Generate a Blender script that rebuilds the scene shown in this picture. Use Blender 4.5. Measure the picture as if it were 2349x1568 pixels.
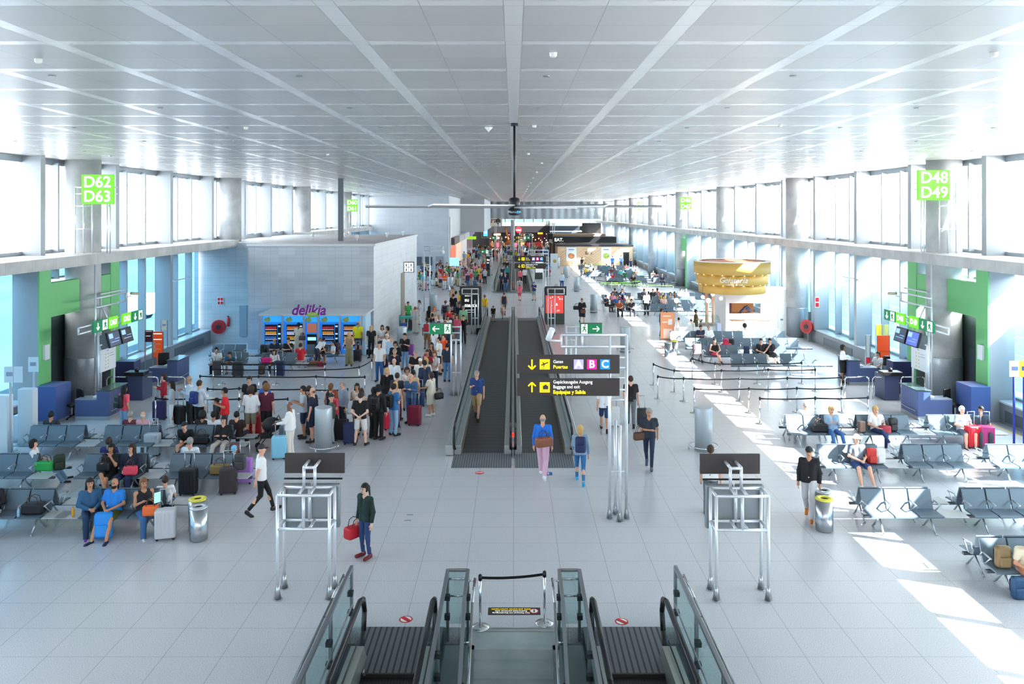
import bpy, bmesh, math, random
import numpy as np
from mathutils import Vector, Matrix
from math import sin, cos, pi, radians, atan2, sqrt
random.seed(7)
for o in list(bpy.data.objects): bpy.data.objects.remove(o)
S = bpy.context.scene
COL = S.collection
# ---------------------------------------------------------------- camera, sky, sun, exposure
F_, H_, VX, HY = 1850.0, 7.6, 1178.0, 487.0
cam = bpy.data.objects.new('camera', bpy.data.cameras.new('camera')); COL.objects.link(cam)
cam.location = (0, 0, H_); cam.rotation_euler = (pi/2, 0, 0)
cam.data.sensor_width = 36; cam.data.lens = F_/2349*36
cam.data.shift_x = -(VX-1174.5)/2349; cam.data.shift_y = -(784-HY)/2349
cam.data.clip_start = .1; cam.data.clip_end = 1500
S.camera = cam
S.view_settings.view_transform = 'Standard'; S.view_settings.look = 'None'
S.view_settings.gamma = 1; S.view_settings.use_curve_mapping = False
S.view_settings.exposure = 1.36
W = bpy.data.worlds.new('sky'); S.world = W; W.use_nodes = True
bg = W.node_tree.nodes['Background']; bg.inputs[0].default_value = (.95, .975, 1, 1); bg.inputs[1].default_value = 1.5
def light(kind, name, energy, color=(1, 1, 1), loc=(0, 0, 0), rot=(0, 0, 0), **kw):
    l = bpy.data.lights.new(name, kind); l.energy = energy; l.color = color
    for k, v in kw.items(): setattr(l, k, v)
    o = bpy.data.objects.new(name, l); COL.objects.link(o); o.location = loc; o.rotation_euler = rot
    return o
sunv = Vector((1, -.40, .90)).normalized()
sun = light('SUN', 'sun', 24.0, (1, .965, .91), angle=.006)
sun.rotation_euler = sunv.to_track_quat('Z', 'Y').to_euler()
GX, DA, DB = 18.3, 1.75, 160.0
for s in (-1, 1):   # daylight of the bright sky outside each clerestory
    light('AREA', 'clerestory_daylight', 7000 if s < 0 else 52000, (.93, .97, 1) if s < 0 else (1, .965, .92),
          (s*(GX+2.6), 82, 7.9), (pi/2, 0, -s*pi/2*-1), shape='RECTANGLE', size=164, size_y=3.8)
for o in bpy.data.objects:
    if o.name.startswith('clerestory'):
        s = 1 if o.location.x > 0 else -1
        o.rotation_euler = Vector((s, 0, .12)).to_track_quat('Z', 'Y').to_euler()
S.cycles.max_bounces = 8; S.cycles.diffuse_bounces = 4; S.cycles.glossy_bounces = 3; S.cycles.transmission_bounces = 4
S.cycles.transparent_max_bounces = 16; S.cycles.caustics_reflective = False; S.cycles.caustics_refractive = False
S.cycles.sample_clamp_indirect = 4; S.cycles.use_denoising = True
# ---------------------------------------------------------------- helpers
def P(px, py, z=0.0):
    D = F_*(H_-z)/(py-HY); return ((px-VX)*D/F_, D)
def XD(px, D): return (px-VX)*D/F_
def ZD(py, D): return H_-(py-HY)*D/F_
def lin(c):
    if isinstance(c, str): c = tuple(int(c[i:i+2], 16)/255 for i in (0, 2, 4))
    return tuple((v/12.92 if v <= .04045 else ((v+.055)/1.055)**2.4) for v in c) + (1.0,)
MATS = {}
def mat(c, rough=.6, metal=0.0, emit=0.0, alpha=None, var=0.0, spec=None, noise=None):
    key = (c, rough, metal, emit, alpha, var, noise)
    if key in MATS: return MATS[key]
    m = bpy.data.materials.new('m_'+str(c)); m.use_nodes = True; nt = m.node_tree
    b = nt.nodes['Principled BSDF']; col = lin(c)
    b.inputs['Base Color'].default_value = col; b.inputs['Roughness'].default_value = rough; b.inputs['Metallic'].default_value = metal
    if emit: b.inputs['Emission Color'].default_value = col; b.inputs['Emission Strength'].default_value = emit
    if alpha is not None: b.inputs['Alpha'].default_value = alpha
    if var:
        n = nt.nodes.new('ShaderNodeTexNoise'); n.inputs['Scale'].default_value = noise or 3.0; n.inputs['Detail'].default_value = 4
        tc = nt.nodes.new('ShaderNodeTexCoord'); nt.links.new(tc.outputs['Object'], n.inputs['Vector'])
        r = nt.nodes.new('ShaderNodeValToRGB')
        r.color_ramp.elements[0].position = .35; r.color_ramp.elements[1].position = .65
        r.color_ramp.elements[0].color = tuple(v*(1-var) for v in col[:3])+(1,); r.color_ramp.elements[1].color = tuple(min(1, v*(1+var)) for v in col[:3])+(1,)
        nt.links.new(n.outputs[0], r.inputs[0]); nt.links.new(r.outputs[0], b.inputs['Base Color'])
    MATS[key] = m; return m
def glass(name, tint, gl=.08):
    m = bpy.data.materials.new(name); m.use_nodes = True; nt = m.node_tree; nt.nodes.clear()
    o = nt.nodes.new('ShaderNodeOutputMaterial'); t = nt.nodes.new('ShaderNodeBsdfTransparent'); g = nt.nodes.new('ShaderNodeBsdfGlossy')
    x = nt.nodes.new('ShaderNodeMixShader'); t.inputs[0].default_value = tint+(1,); g.inputs[1].default_value = .02; x.inputs[0].default_value = gl
    nt.links.new(t.outputs[0], x.inputs[1]); nt.links.new(g.outputs[0], x.inputs[2]); nt.links.new(x.outputs[0], o.inputs[0]); return m
class N:
    """tiny node helper"""
    def __init__(s, name):
        s.m = bpy.data.materials.new(name); s.m.use_nodes = True; s.t = s.m.node_tree; s.b = s.t.nodes['Principled BSDF']
    def new(s, k, **kw):
        n = s.t.nodes.new('ShaderNode'+k)
        for a, v in kw.items():
            if a.startswith('i'): n.inputs[int(a[1:])].default_value = v
            else: setattr(n, a, v)
        return n
    def ln(s, a, b): s.t.links.new(a, b)
    def math(s, op, a, b=None, c=None):
        n = s.t.nodes.new('ShaderNodeMath'); n.operation = op
        for i, v in enumerate((a, b, c)):
            if v is None: continue
            if hasattr(v, 'links'): s.ln(v, n.inputs[i])
            else: n.inputs[i].default_value = v
        return n.outputs[0]
    def mix(s, f, a, b):
        n = s.t.nodes.new('ShaderNodeMixRGB')
        for i, v in enumerate((f, a, b)):
            if hasattr(v, 'links'): s.ln(v, n.inputs[i])
            elif i == 0: n.inputs[0].default_value = v
            else: n.inputs[i].default_value = v
        return n.outputs[0]
class MB:
    def __init__(s): s.bm = bmesh.new(); s.mi = 0
    def _fin(s, verts, M=None):
        if M is not None: bmesh.ops.transform(s.bm, matrix=M, verts=verts)
        fs = set()
        for v in verts:
            for f in v.link_faces: fs.add(f)
        for f in fs:
            f.material_index = s.mi
        return list(fs)
    def box(s, x0, x1, y0, y1, z0, z1, bev=0, rot=None, seg=2):
        r = bmesh.ops.create_cube(s.bm, size=1)
        M = Matrix.Translation(((x0+x1)/2, (y0+y1)/2, (z0+z1)/2))
        if rot is not None: M = M @ rot.to_4x4()
        M = M @ Matrix.Diagonal((abs(x1-x0), abs(y1-y0), abs(z1-z0), 1))
        vs = r['verts']; s._fin(vs, M)
        if bev:
            es = list({e for v in vs for e in v.link_edges})
            q = bmesh.ops.bevel(s.bm, geom=es, offset=bev, segments=seg, affect='EDGES', profile=.5)
            for f in q['faces']: f.material_index = s.mi; f.smooth = True
        return s
    def cyl(s, a, b, r0, r1=None, n=12, caps=True):
        a, b = Vector(a), Vector(b); d = b-a; L = d.length
        if L < 1e-6: return s
        r = bmesh.ops.create_cone(s.bm, cap_ends=caps, segments=n, radius1=r0, radius2=r0 if r1 is None else r1, depth=L)
        M = Matrix.Translation((a+b)/2) @ d.to_track_quat('Z', 'Y').to_matrix().to_4x4()
        for f in s._fin(r['verts'], M):
            if len(f.verts) == 4: f.smooth = True
        return s
    def tube(s, pts, r, n=8):
        for i in range(len(pts)-1):
            s.cyl(pts[i], pts[i+1], r, n=n)
            if i: s.ball(pts[i], r, n, 6)
        return s
    def ball(s, c, r, u=12, v=8, sc=(1, 1, 1)):
        q = bmesh.ops.create_uvsphere(s.bm, u_segments=u, v_segments=v, radius=r)
        for f in s._fin(q['verts'], Matrix.Translation(c) @ Matrix.Diagonal((sc[0], sc[1], sc[2], 1))): f.smooth = True
        return s
    def poly(s, pts, ext):
        vs = [s.bm.verts.new(p) for p in pts]; f = s.bm.faces.new(vs); f.material_index = s.mi
        q = bmesh.ops.extrude_face_region(s.bm, geom=[f]); nv = [v for v in q['geom'] if isinstance(v, bmesh.types.BMVert)]
        bmesh.ops.translate(s.bm, vec=ext, verts=nv); s._fin(nv)
        bmesh.ops.recalc_face_normals(s.bm, faces=list({g for v in vs+nv for g in v.link_faces}))
        return s
    def lathe(s, prof, c=(0, 0, 0), n=32, closed=False):
        rings = []
        for (r, z) in prof:
            rings.append([s.bm.verts.new((c[0]+r*cos(2*pi*i/n), c[1]+r*sin(2*pi*i/n), c[2]+z)) for i in range(n)])
        m = len(rings)
        for k in range(m if closed else m-1):
            A, B = rings[k], rings[(k+1) % m]
            for i in range(n):
                f = s.bm.faces.new((A[i], A[(i+1) % n], B[(i+1) % n], B[i])); f.smooth = True; f.material_index = s.mi
        if not closed:
            for R, fl in ((rings[0], 1), (rings[-1], 0)):
                if prof[0 if fl else -1][0] > 1e-4:
                    f = s.bm.faces.new(R[::-1] if fl else R); f.material_index = s.mi
        return s
    def mesh(s, name):
        me = bpy.data.meshes.new(name); s.bm.to_mesh(me); s.bm.free(); return me
    def obj(s, name, m, parent=None, **kw):
        me = s.mesh(name)
        for x in (m if isinstance(m, (list, tuple)) else [m]): me.materials.append(x)
        return mk(name, me, parent, **kw)
def mk(name, data, parent=None, label=None, cat=None, group=None, kind=None, loc=None, rz=None, scale=None):
    o = bpy.data.objects.new(name, data); COL.objects.link(o)
    if parent: o.parent = parent
    if label: o['label'] = label
    if cat: o['category'] = cat
    if group: o['group'] = group
    if kind: o['kind'] = kind
    if loc is not None: o.location = loc
    if rz is not None: o.rotation_euler = (0, 0, rz)
    if scale is not None: o.scale = (scale,)*3 if isinstance(scale, (int, float)) else scale
    return o
def struct(name, mb, m, parent=None): return mb.obj(name, m, parent, kind='structure' if parent is None else None)
def empty(name, label, cat, loc=(0, 0, 0), rz=0, group=None): return mk(name, None, label=label, cat=cat, group=group, loc=loc, rz=rz)
KIDS = {}
def reg(root):
    KIDS[root.name] = [(c, [g for g in bpy.data.objects if g.parent == c]) for c in bpy.data.objects if c.parent == root]
def dup(root, loc, rz=None, label=None, group=None, scale=None):
    r = root.copy(); COL.objects.link(r); r.location = loc
    if rz is not None: r.rotation_euler = (0, 0, rz)
    if label: r['label'] = label
    if group: r['group'] = group
    if scale is not None: r.scale = (scale,)*3
    for c, gs in KIDS[root.name]:
        k = c.copy(); COL.objects.link(k); k.parent = r
        for g in gs: q = g.copy(); COL.objects.link(q); q.parent = k
    return r
class Pool:
    """first use takes the prototype itself, later uses copy it"""
    def __init__(s, root): s.r = root; s.used = False; reg(root)
    def put(s, loc, rz=0, label=None, group=None, scale=None):
        if not s.used:
            s.used = True; s.first = (loc, rz)
            s.r.location = loc; s.r.rotation_euler = (0, 0, rz)
            if label: s.r['label'] = label
            if group: s.r['group'] = group
            if scale is not None: s.r.scale = (scale,)*3
            return s.r
        return dup(s.r, loc, rz, label, group, 1 if scale is None else scale)
def text(s, size, loc, m, parent, rot=(pi/2, 0, 0), name='lettering', ext=.004, align='CENTER', xs=1.0, shear=0, bold=0, sp=1.0):
    c = bpy.data.curves.new(name, 'FONT'); c.body = s; c.size = size; c.extrude = ext; c.align_x = align; c.align_y = 'CENTER'; c.shear = shear; c.offset = bold; c.space_character = sp
    c.resolution_u = 3
    tmp = bpy.data.objects.new('t', c); me = bpy.data.meshes.new_from_object(tmp); bpy.data.objects.remove(tmp); bpy.data.curves.remove(c)
    me.materials.clear(); me.materials.append(m)
    o = mk(name, me, parent); o.location = loc; o.rotation_euler = rot; o.scale = (xs, 1, 1); return o
# common materials
M_PIPE = mat('dde2e8', .32, .45); M_CHROME = mat('d8dadd', .12, 1.0); M_STEEL = mat('b4b8bc', .28, .9); M_DARK = mat('1d1f23', .5); M_WHITE = mat('f2f2f0', .5)
M_BLACK = mat('0c0d10', .4); M_SIGN = mat('37302f', .45); M_YEL = mat('ffe600', .5, emit=.25); M_SW = mat('ffffff', .5, emit=.35); M_EXIT = mat('0b7d4e', .4, emit=.12)
M_LIME = mat('5fb80f', .5); _b = M_LIME.node_tree.nodes['Principled BSDF']; _b.inputs['Base Color'].default_value = lin('3c8a0c'); _b.inputs['Emission Color'].default_value = lin('74d41c'); _b.inputs['Emission Strength'].default_value = .38; M_CAST = mat('8b9299', .45, .5); M_BLUEG = mat('4a5a86', .45); M_RED = mat('c8202a', .4)
# ---------------------------------------------------------------- the hall: floor, ceiling, walls
def grid_line(n, coord, period, half, off=0.0):   # 1 where within `half` of a multiple of period
    a = n.math('ADD', coord, off); f = n.math('FRACT', n.math('DIVIDE', a, period)); d = n.math('ABSOLUTE', n.math('SUBTRACT', f, .5))
    return n.math('GREATER_THAN', d, .5-half/period)
def floor_mat():
    n = N('granite_floor'); tc = n.new('TexCoord'); sp = n.new('SeparateXYZ'); n.ln(tc.outputs['Object'], sp.inputs[0])
    gx = grid_line(n, sp.outputs[0], 1.0, .004); gy = grid_line(n, sp.outputs[1], .95, .004, .45)
    g = n.math('MAXIMUM', gx, gy)
    ns = n.new('TexNoise', i2=85.0, i3=3.0); n.ln(tc.outputs['Object'], ns.inputs[0])
    nb = n.new('TexNoise', i2=.6, i3=2.0); n.ln(tc.outputs['Object'], nb.inputs[0])
    r = n.new('ValToRGB'); r.color_ramp.elements[0].position = .38; r.color_ramp.elements[1].position = .62
    r.color_ramp.elements[0].color = lin('a9adb5'); r.color_ramp.elements[1].color = lin('e2e4e8'); n.ln(ns.outputs[0], r.inputs[0])
    c = n.mix(n.math('MULTIPLY', nb.outputs[0], .25), r.outputs[0], lin('cccfd5'))
    c = n.mix(n.math('MULTIPLY', g, .62), c, lin('50545a'))
    n.ln(c, n.b.inputs['Base Color'])
    n.b.inputs['Roughness'].default_value = .21; n.b.inputs['Specular IOR Level'].default_value = .6
    n.ln(n.math('ADD', .17, n.math('MULTIPLY', nb.outputs[0], .12)), n.b.inputs['Roughness'])
    return n.m
def ceil_mat():
    n = N('metal_panel_ceiling'); tc = n.new('TexCoord'); sp = n.new('SeparateXYZ'); n.ln(tc.outputs['Object'], sp.inputs[0])
    x, y = sp.outputs[0], sp.outputs[1]; o = 40*1.9
    sx = grid_line(n, x, 1.9, .1, o); sy = grid_line(n, y, 1.9, .1, -8.1+o)
    strip = n.math('MAXIMUM', sx, sy)
    ex = n.math('SUBTRACT', grid_line(n, x, 1.9, .107, o), grid_line(n, x, 1.9, .099, o)); ey = n.math('SUBTRACT', grid_line(n, y, 1.9, .107, -8.1+o), grid_line(n, y, 1.9, .099, -8.1+o))
    mx = grid_line(n, x, 1.9, .005, o+.95); my = grid_line(n, y, 1.9, .005, -8.1+o+.95)
    lines = n.math('MAXIMUM', n.math('MAXIMUM', ex, ey), n.math('MAXIMUM', mx, my))
    fx = n.math('FLOOR', n.math('DIVIDE', x, .95)); fy = n.math('FLOOR', n.math('DIVIDE', n.math('SUBTRACT', y, 8.1), .95))
    cb = n.new('CombineXYZ'); n.ln(fx, cb.inputs[0]); n.ln(fy, cb.inputs[1]); wn = n.new('TexWhiteNoise'); n.ln(cb.outputs[0], wn.inputs[0])
    c = n.mix(wn.outputs[0], lin('b5b3b0'), lin('bfbcb8')); c = n.mix(strip, c, lin('d9d7d4')); c = n.mix(n.math('MULTIPLY', lines, .6), c, lin('70757a'))
    n.ln(c, n.b.inputs['Base Color']); n.b.inputs['Metallic'].default_value = .05; n.b.inputs['Specular IOR Level'].default_value = .6
    n.ln(n.math('SUBTRACT', .36, n.math('MULTIPLY', strip, .10)), n.b.inputs['Roughness'])
    return n.m
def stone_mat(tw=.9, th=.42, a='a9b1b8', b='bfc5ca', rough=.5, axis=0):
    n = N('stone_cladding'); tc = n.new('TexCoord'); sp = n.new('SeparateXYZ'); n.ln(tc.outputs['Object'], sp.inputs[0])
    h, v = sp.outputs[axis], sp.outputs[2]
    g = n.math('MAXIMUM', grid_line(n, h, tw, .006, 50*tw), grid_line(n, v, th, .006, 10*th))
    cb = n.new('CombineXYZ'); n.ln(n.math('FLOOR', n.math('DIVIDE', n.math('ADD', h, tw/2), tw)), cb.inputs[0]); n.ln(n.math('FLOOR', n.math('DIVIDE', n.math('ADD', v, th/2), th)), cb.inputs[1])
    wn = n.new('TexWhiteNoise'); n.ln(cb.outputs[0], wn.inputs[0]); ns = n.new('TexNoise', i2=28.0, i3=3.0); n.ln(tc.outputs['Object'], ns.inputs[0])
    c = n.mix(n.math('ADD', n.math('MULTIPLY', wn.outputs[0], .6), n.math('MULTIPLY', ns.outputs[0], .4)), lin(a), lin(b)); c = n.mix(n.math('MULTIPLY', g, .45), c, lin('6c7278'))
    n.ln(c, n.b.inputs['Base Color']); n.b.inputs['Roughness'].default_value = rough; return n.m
def concrete_mat(a, b, seam=0):
    n = N('concrete'); tc = n.new('TexCoord'); ns = n.new('TexNoise', i2=1.3, i3=6.0); n.ln(tc.outputs['Object'], ns.inputs[0])
    r = n.new('ValToRGB'); r.color_ramp.elements[0].position = .32; r.color_ramp.elements[1].position = .68; r.color_ramp.elements[0].color = lin(a); r.color_ramp.elements[1].color = lin(b); n.ln(ns.outputs[0], r.inputs[0]); c = r.outputs[0]
    if seam:
        sp = n.new('SeparateXYZ'); n.ln(tc.outputs['Object'], sp.inputs[0]); c = n.mix(n.math('MULTIPLY', grid_line(n, sp.outputs[1], seam, .008), .5), c, lin('777b7e'))
    n.ln(c, n.b.inputs['Base Color']); n.b.inputs['Roughness'].default_value = .6; return n.m
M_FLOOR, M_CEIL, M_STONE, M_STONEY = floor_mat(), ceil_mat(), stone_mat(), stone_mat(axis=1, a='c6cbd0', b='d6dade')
M_TALL = stone_mat(1.2, .6, 'b3b9c0', 'bfc4c9'); M_CONC = concrete_mat('a5a8aa', 'c3c5c6'); M_LEDGE = concrete_mat('a8a9a8', 'c2c2bf', 1.42)
M_FIN = mat('9aa0a5', .42, .1); M_FRAME = mat('9aa3aa', .4, .4); M_PLINTH = mat('7d858c', .5); M_SILL = mat('d4dadd', .3, .2); M_GRILL = mat('5f676e', .5, .4)
G_UP = glass('clear_glass', (.97, .985, 1), .05); G_LOW = glass('tinted_glass', (.50, .74, .88), .08); G_LOWR = glass('tinted_glass_right', (.80, .87, .91), .08); G_GUARD = glass('guard_glass', (.80, .90, .90), .10)
ZC = 9.7
# floor with the stairwell left open (x -3.1..3.1, y 6..14.8)
mb = MB()
mb.box(-18.9, -3.05, -4, 175, -.3, 0); mb.box(3.05, 18.9, -4, 175, -.3, 0); mb.box(-3.05, 3.05, 14.78, 175, -.3, 0)
struct('floor', mb, M_FLOOR)
mb = MB(); mb.box(-18.7, 18.7, -4, 163, ZC, ZC+.25); struct('ceiling', mb, M_CEIL)
mb = MB(); mb.box(-19, 19, -4.3, -4, -5, 4.5).box(-19, 19, -4.3, -4, 8.6, ZC); struct('wall_back', mb, mat('c4c8cc', .6))
mb = MB(); mb.box(-400, 400, -200, 500, -4.6, -4.5); struct('ground', mb, mat('5f6a73', .8, var=.15, noise=.05))
PX_ = 17.5
fins = [30+5.65*k for k in range(-5, 24)]
def translucent(name, c, tr=.6):
    m = bpy.data.materials.new(name); m.use_nodes = True; nt = m.node_tree; nt.nodes.clear()
    o = nt.nodes.new('ShaderNodeOutputMaterial'); d = nt.nodes.new('ShaderNodeBsdfDiffuse'); t = nt.nodes.new('ShaderNodeBsdfTranslucent'); x = nt.nodes.new('ShaderNodeMixShader')
    d.inputs[0].default_value = t.inputs[0].default_value = lin(c); x.inputs[0].default_value = tr
    nt.links.new(d.outputs[0], x.inputs[1]); nt.links.new(t.outputs[0], x.inputs[2]); nt.links.new(x.outputs[0], o.inputs[0]); return m
M_SCR = translucent('sunscreen', 'eceff0', .55); M_SCRL = translucent('sunscreen_low', 'a9cbd8', .6)
nwin = 0
for s in (-1, 1):
    side = 'left' if s < 0 else 'right'
    def bx(mb, xa, xb, y0, y1, z0, z1, **k): mb.box(min(s*xa, s*xb), max(s*xa, s*xb), y0, y1, z0, z1, **k); return mb
    # plinth with grilles and light sill
    ends = [(-4, 46.9), (64.7, 102)] if s < 0 else [(-4, 165)]
    for (a, b) in ends:
        o = struct('baseboard_'+side, bx(MB(), 17.62, 18.6, a, b, 0, .74), M_PLINTH)
        bx(MB(), 17.58, 18.6, a, b, .74, .8).obj('sill', M_SILL, o)
        mb = MB(); y = max(a, 2)+.4
        while y+4 < b: bx(mb, 17.6, 17.63, y, y+3.9, .1, .5); y += 5.65
        mb.obj('grille', M_GRILL, o)
    o = struct('wall_'+side, bx(bx(MB(), 18.2, 18.6, -4, 165, 5.45, 6.05), 18.2, 18.6, -4, 165, 9.55, ZC), M_FRAME)
    b = -4
    o = struct('ledge_'+side, bx(MB(), 16.1, 18.25, -4, (47.3 if s < 0 else 163), 5.6, 6.0), M_LEDGE)
    if s < 0: struct('ledge_left', bx(MB(), 16.1, 18.25, 64.7, 92, 5.6, 6.0), M_LEDGE)
    for k, d in enumerate(fins):
        if s < 0 and d > 102: break
        lowok = not (s < 0 and 46 < d < 64)
        z0 = .8 if lowok else 6.0
        if s < 0 and 46 < d < 64: z0 = 5.85
        struct('trim_%d' % (k+1+(40 if s > 0 else 0)), bx(MB(), 17.5, 18.3, d-.15, d+.15, z0, ZC), M_FIN)
        if k+1 < len(fins):
            e = fins[k+1]
            if s < 0 and e > 103: e = 102
            for (za, zb, G, lvl) in ((6.05, 9.55, G_UP, 1), (.8, 5.45, G_LOW, 0)):
                if lvl == 0 and not lowok: continue
                if lvl == 0 and (abs(d-30) < .1 or (s > 0 and abs(d-(30+9*5.65)) < .1)): za = 4.97
                nwin += 1
                if s > 0 and lvl == 0: G = G_LOWR
                w = struct('window_%d' % nwin, bx(MB(), 18.28, 18.31, d+.15, e-.15, za, zb), G)
                for q in (1/3, 2/3):
                    yy = d+(e-d)*q
                    bx(MB(), 17.98, 18.34, yy-.05, yy+.05, za, zb).obj('mullion', M_FIN, w)
                bx(bx(MB(), 18.2, 18.36, d+.15, e-.15, za, za+.09), 18.2, 18.36, d+.15, e-.15, zb-.09, zb).obj('window_frame', M_FRAME, w)
    for j in range(8):
        yc = 32.7+16.95*j
        if s < 0 and yc > 99: break
        zb_ = 5.85 if (s < 0 and 47 < yc < 64) else 0
        mb = MB(); mb.lathe([(.66, zb_), (.66, ZC)], (s*17.45, yc, 0), 40)
        o = struct('column', mb, M_CONC)
        if zb_ == 0 and j < 6:
            MB().lathe([(.685, 0), (.685, 1.75), (.665, 1.8)], (s*17.45, yc, 0), 40).obj('column_jacket', M_CAST if 0 else mat('8f979e', .35, .35, var=.12, noise=40.0), o)
# sun screens outside the right-hand glazing (horizontal blades with narrow gaps)
mb = MB()
z = 6.0
while z < 8.3: mb.box(19.0, 19.06, -4, 165, z, z+.72); z += .76
struct('sunscreen_upper', mb, M_SCR)
mb = MB(); z = .85
while z < 4.1: mb.box(19.0, 19.06, -4, 165, z, z+.66); z += .70
struct('sunscreen_lower', mb, M_SCRL)
# ---------------------------------------------------------------- stone service block on the left, tall wall, far end
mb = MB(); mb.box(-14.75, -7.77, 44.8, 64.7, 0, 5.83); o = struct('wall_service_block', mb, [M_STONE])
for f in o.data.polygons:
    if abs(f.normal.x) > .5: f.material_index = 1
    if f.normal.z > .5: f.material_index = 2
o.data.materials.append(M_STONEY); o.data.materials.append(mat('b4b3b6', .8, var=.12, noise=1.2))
mb = MB(); mb.box(-14.8, -7.7, 44.72, 44.8, 5.72, 5.86); mb.box(-7.77, -7.68, 44.72, 64.7, 5.72, 5.86); mb.obj('coping', mat('c8cccf', .5), o)
mb = MB(); mb.box(-7.9, -7.74, 55.6, 57.4, 0, 3.4); mb.obj('doorway_recess', mat('8b8478', .8), o)
for (x, y) in ((-13.2, 53), (-11.9, 57), (-9.8, 50.5), (-9.1, 58), (-12.4, 61), (-8.5, 62)):
    MB().cyl((x, y, 5.83), (x, y, 6.05), .06).ball((x, y, 6.08), .12).obj('roof_vent', mat('d8dadb', .5), o)
mb = MB(); mb.box(-18.6, -14.75, 47.0, 64.7, 0, 5.83); o = struct('wall_stair_core', mb, M_STONE)
mb = MB(); mb.box(-19, -8.2, 102, 124, 0, ZC); o = struct('wall_far_left', mb, M_TALL)
MB().box(-9.85, -8.9, 101.93, 102, 0, 2.05).obj('service_door', mat('8f979f', .5), o)
MB().box(-12.5, -11.6, 101.9, 102, .9, 2.0).box(-11.2, -10.3, 101.9, 102, .9, 2.0).obj('wall_panel', mat('4b5560', .5), o)
MB().box(-8.2, -8.17, 102, 160, 0, ZC).obj('side_face', mat('c9ced2', .6), o)
mb = MB(); mb.box(-8.25, -4.5, 124, 163, 4.6, ZC); struct('wall_bulkhead', mb, mat('b6bbc0', .6))
# dark pole rising from the block roof to the ceiling, and the curtain closing the far ceiling
x, y = XD(782, 50), 50
MB().box(x-.15, x+.15, y-.12, y+.12, 5.83, ZC).obj('column', mat('5f676c', .5, .3), kind='structure')
mb = MB(); n = 120
vs0 = []; bm = mb.bm
for i in range(n+1):
    xx = -8.0+25.2*i/n; yy = 158+.12*sin(i*.9)+.18*sin(i*.23)*(i > 60)
    vs0.append((bm.verts.new((xx, yy, 6.3)), bm.verts.new((xx, yy, ZC))))
for i in range(n):
    f = bm.faces.new((vs0[i][0], vs0[i+1][0], vs0[i+1][1], vs0[i][1])); f.smooth = True
cu = mb.obj('dividing_curtain', mat('9aa1a6', .8), label='grey fabric sheet hanging across the far end below the ceiling', cat='curtain')
sm = cu.modifiers.new('t', 'SOLIDIFY'); sm.thickness = .02
# ---------------------------------------------------------------- moving walkways
def tread_mat(name, a, b, per, axis=0):
    n = N(name); tc = n.new('TexCoord'); sp = n.new('SeparateXYZ'); n.ln(tc.outputs['Object'], sp.inputs[0])
    g = grid_line(n, sp.outputs[axis], per, per*.16, 40*per); n.ln(n.mix(g, lin(a), lin(b)), n.b.inputs['Base Color']); n.b.inputs['Roughness'].default_value = .45; n.b.inputs['Metallic'].default_value = .3; return n.m
M_PLATE = tread_mat('comb_plate', '7b8188', '4c5157', .075); M_BELT = tread_mat('pallet_band', '3f4448', '34383c', .4, 1); M_ESCP = tread_mat('landing_plate', '6d6f76', '2f3238', .105)
M_RUB = mat('111216', .45); M_BAL = glass('balustrade_glass', (.86, .93, .93), .14); M_BRUSH = mat('b9995a', .6); M_DECK = mat('b3b8ba', .32, .75)
def walkway(y0, y1, x0, x1, label, n):
    """belt x0..x1 between the floor plates at y0 and y1"""
    t = empty('moving_walkway', label, 'moving walkway', ((x0+x1)/2, y0, 0), group='moving walkways along the hall')
    w = (x1-x0)/2; L = y1-y0
    MB().box(-w, w, 1.45, L-1.45, .0, .012).obj('pallet_band', M_BELT, t)
    for a, b in ((0, 1.45), (L-1.45, L)): MB().box(-w-.22, w+.22, a, b, 0, .014).obj('comb_plate', M_PLATE, t)
    for s, out in ((-1, x0 < -.5), (1, x1 > .5)):
        outer = (s < 0) == (x0 < 0)
        xx = s*(w+.20)
        MB().tube([(xx, 1.5, .12), (xx, 1.0, .3), (xx, .85, .55), (xx, 1.0, .84), (xx, 1.4, .95), (xx, L-1.4, .95), (xx, L-1.0, .84), (xx, L-.85, .55), (xx, L-1.0, .3)], .04, 8).obj('handrail', M_RUB, t)
        MB().box(xx-.008, xx+.008, 1.1, L-1.1, .3, .92).obj('glass_panel', M_BAL, t)
        MB().box(min(s*w, xx+s*.03), max(s*w, xx+s*.03), 1.3, L-1.3, .0, .3, bev=.02).obj('skirt', M_DECK, t)
        MB().box(s*w-.012, s*w+.012, 1.4, L-1.4, .01, .07).obj('brush', M_BRUSH, t)
        if outer: MB().box(min(xx+s*.03, xx+s*.30), max(xx+s*.03, xx+s*.30), 1.2, L-1.2, 0, .34, bev=.03).obj('outer_cladding', M_DECK, t)
    return t
walkway(24.0, 58.0, -1.64, -.29, 'left-hand moving walkway of the near pair, with one man on it', 0)
walkway(24.0, 58.0, .26, 1.61, 'right-hand moving walkway of the near pair, passing under the hanging direction signs', 1)
walkway(76.0, 122.0, -1.64, -.29, 'left-hand moving walkway of the far pair, carrying two men in dark polo shirts', 2)
walkway(76.0, 122.0, .26, 1.61, 'right-hand moving walkway of the far pair, beyond the floor gap', 3)
for (a, b, l) in ((25.0, 57, 'brushed steel deck between the near pair of moving walkways'), (77, 121, 'brushed steel deck between the far pair of moving walkways')):
    o = MB().box(-.08, .05, a+.6, b-.6, 0, .78, bev=.02).poly([(-.08, a+.6, 0), (.05, a+.6, 0), (-.015, a-.1, 0)], (0, 0, .35)).obj('walkway_divider', M_DECK, label=l, cat='divider')
    MB().box(-.062, .02, a-.02+.55, a+.6, .5, .6).obj('stop_light', mat('e02818', .4, emit=1.0), o)
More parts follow.
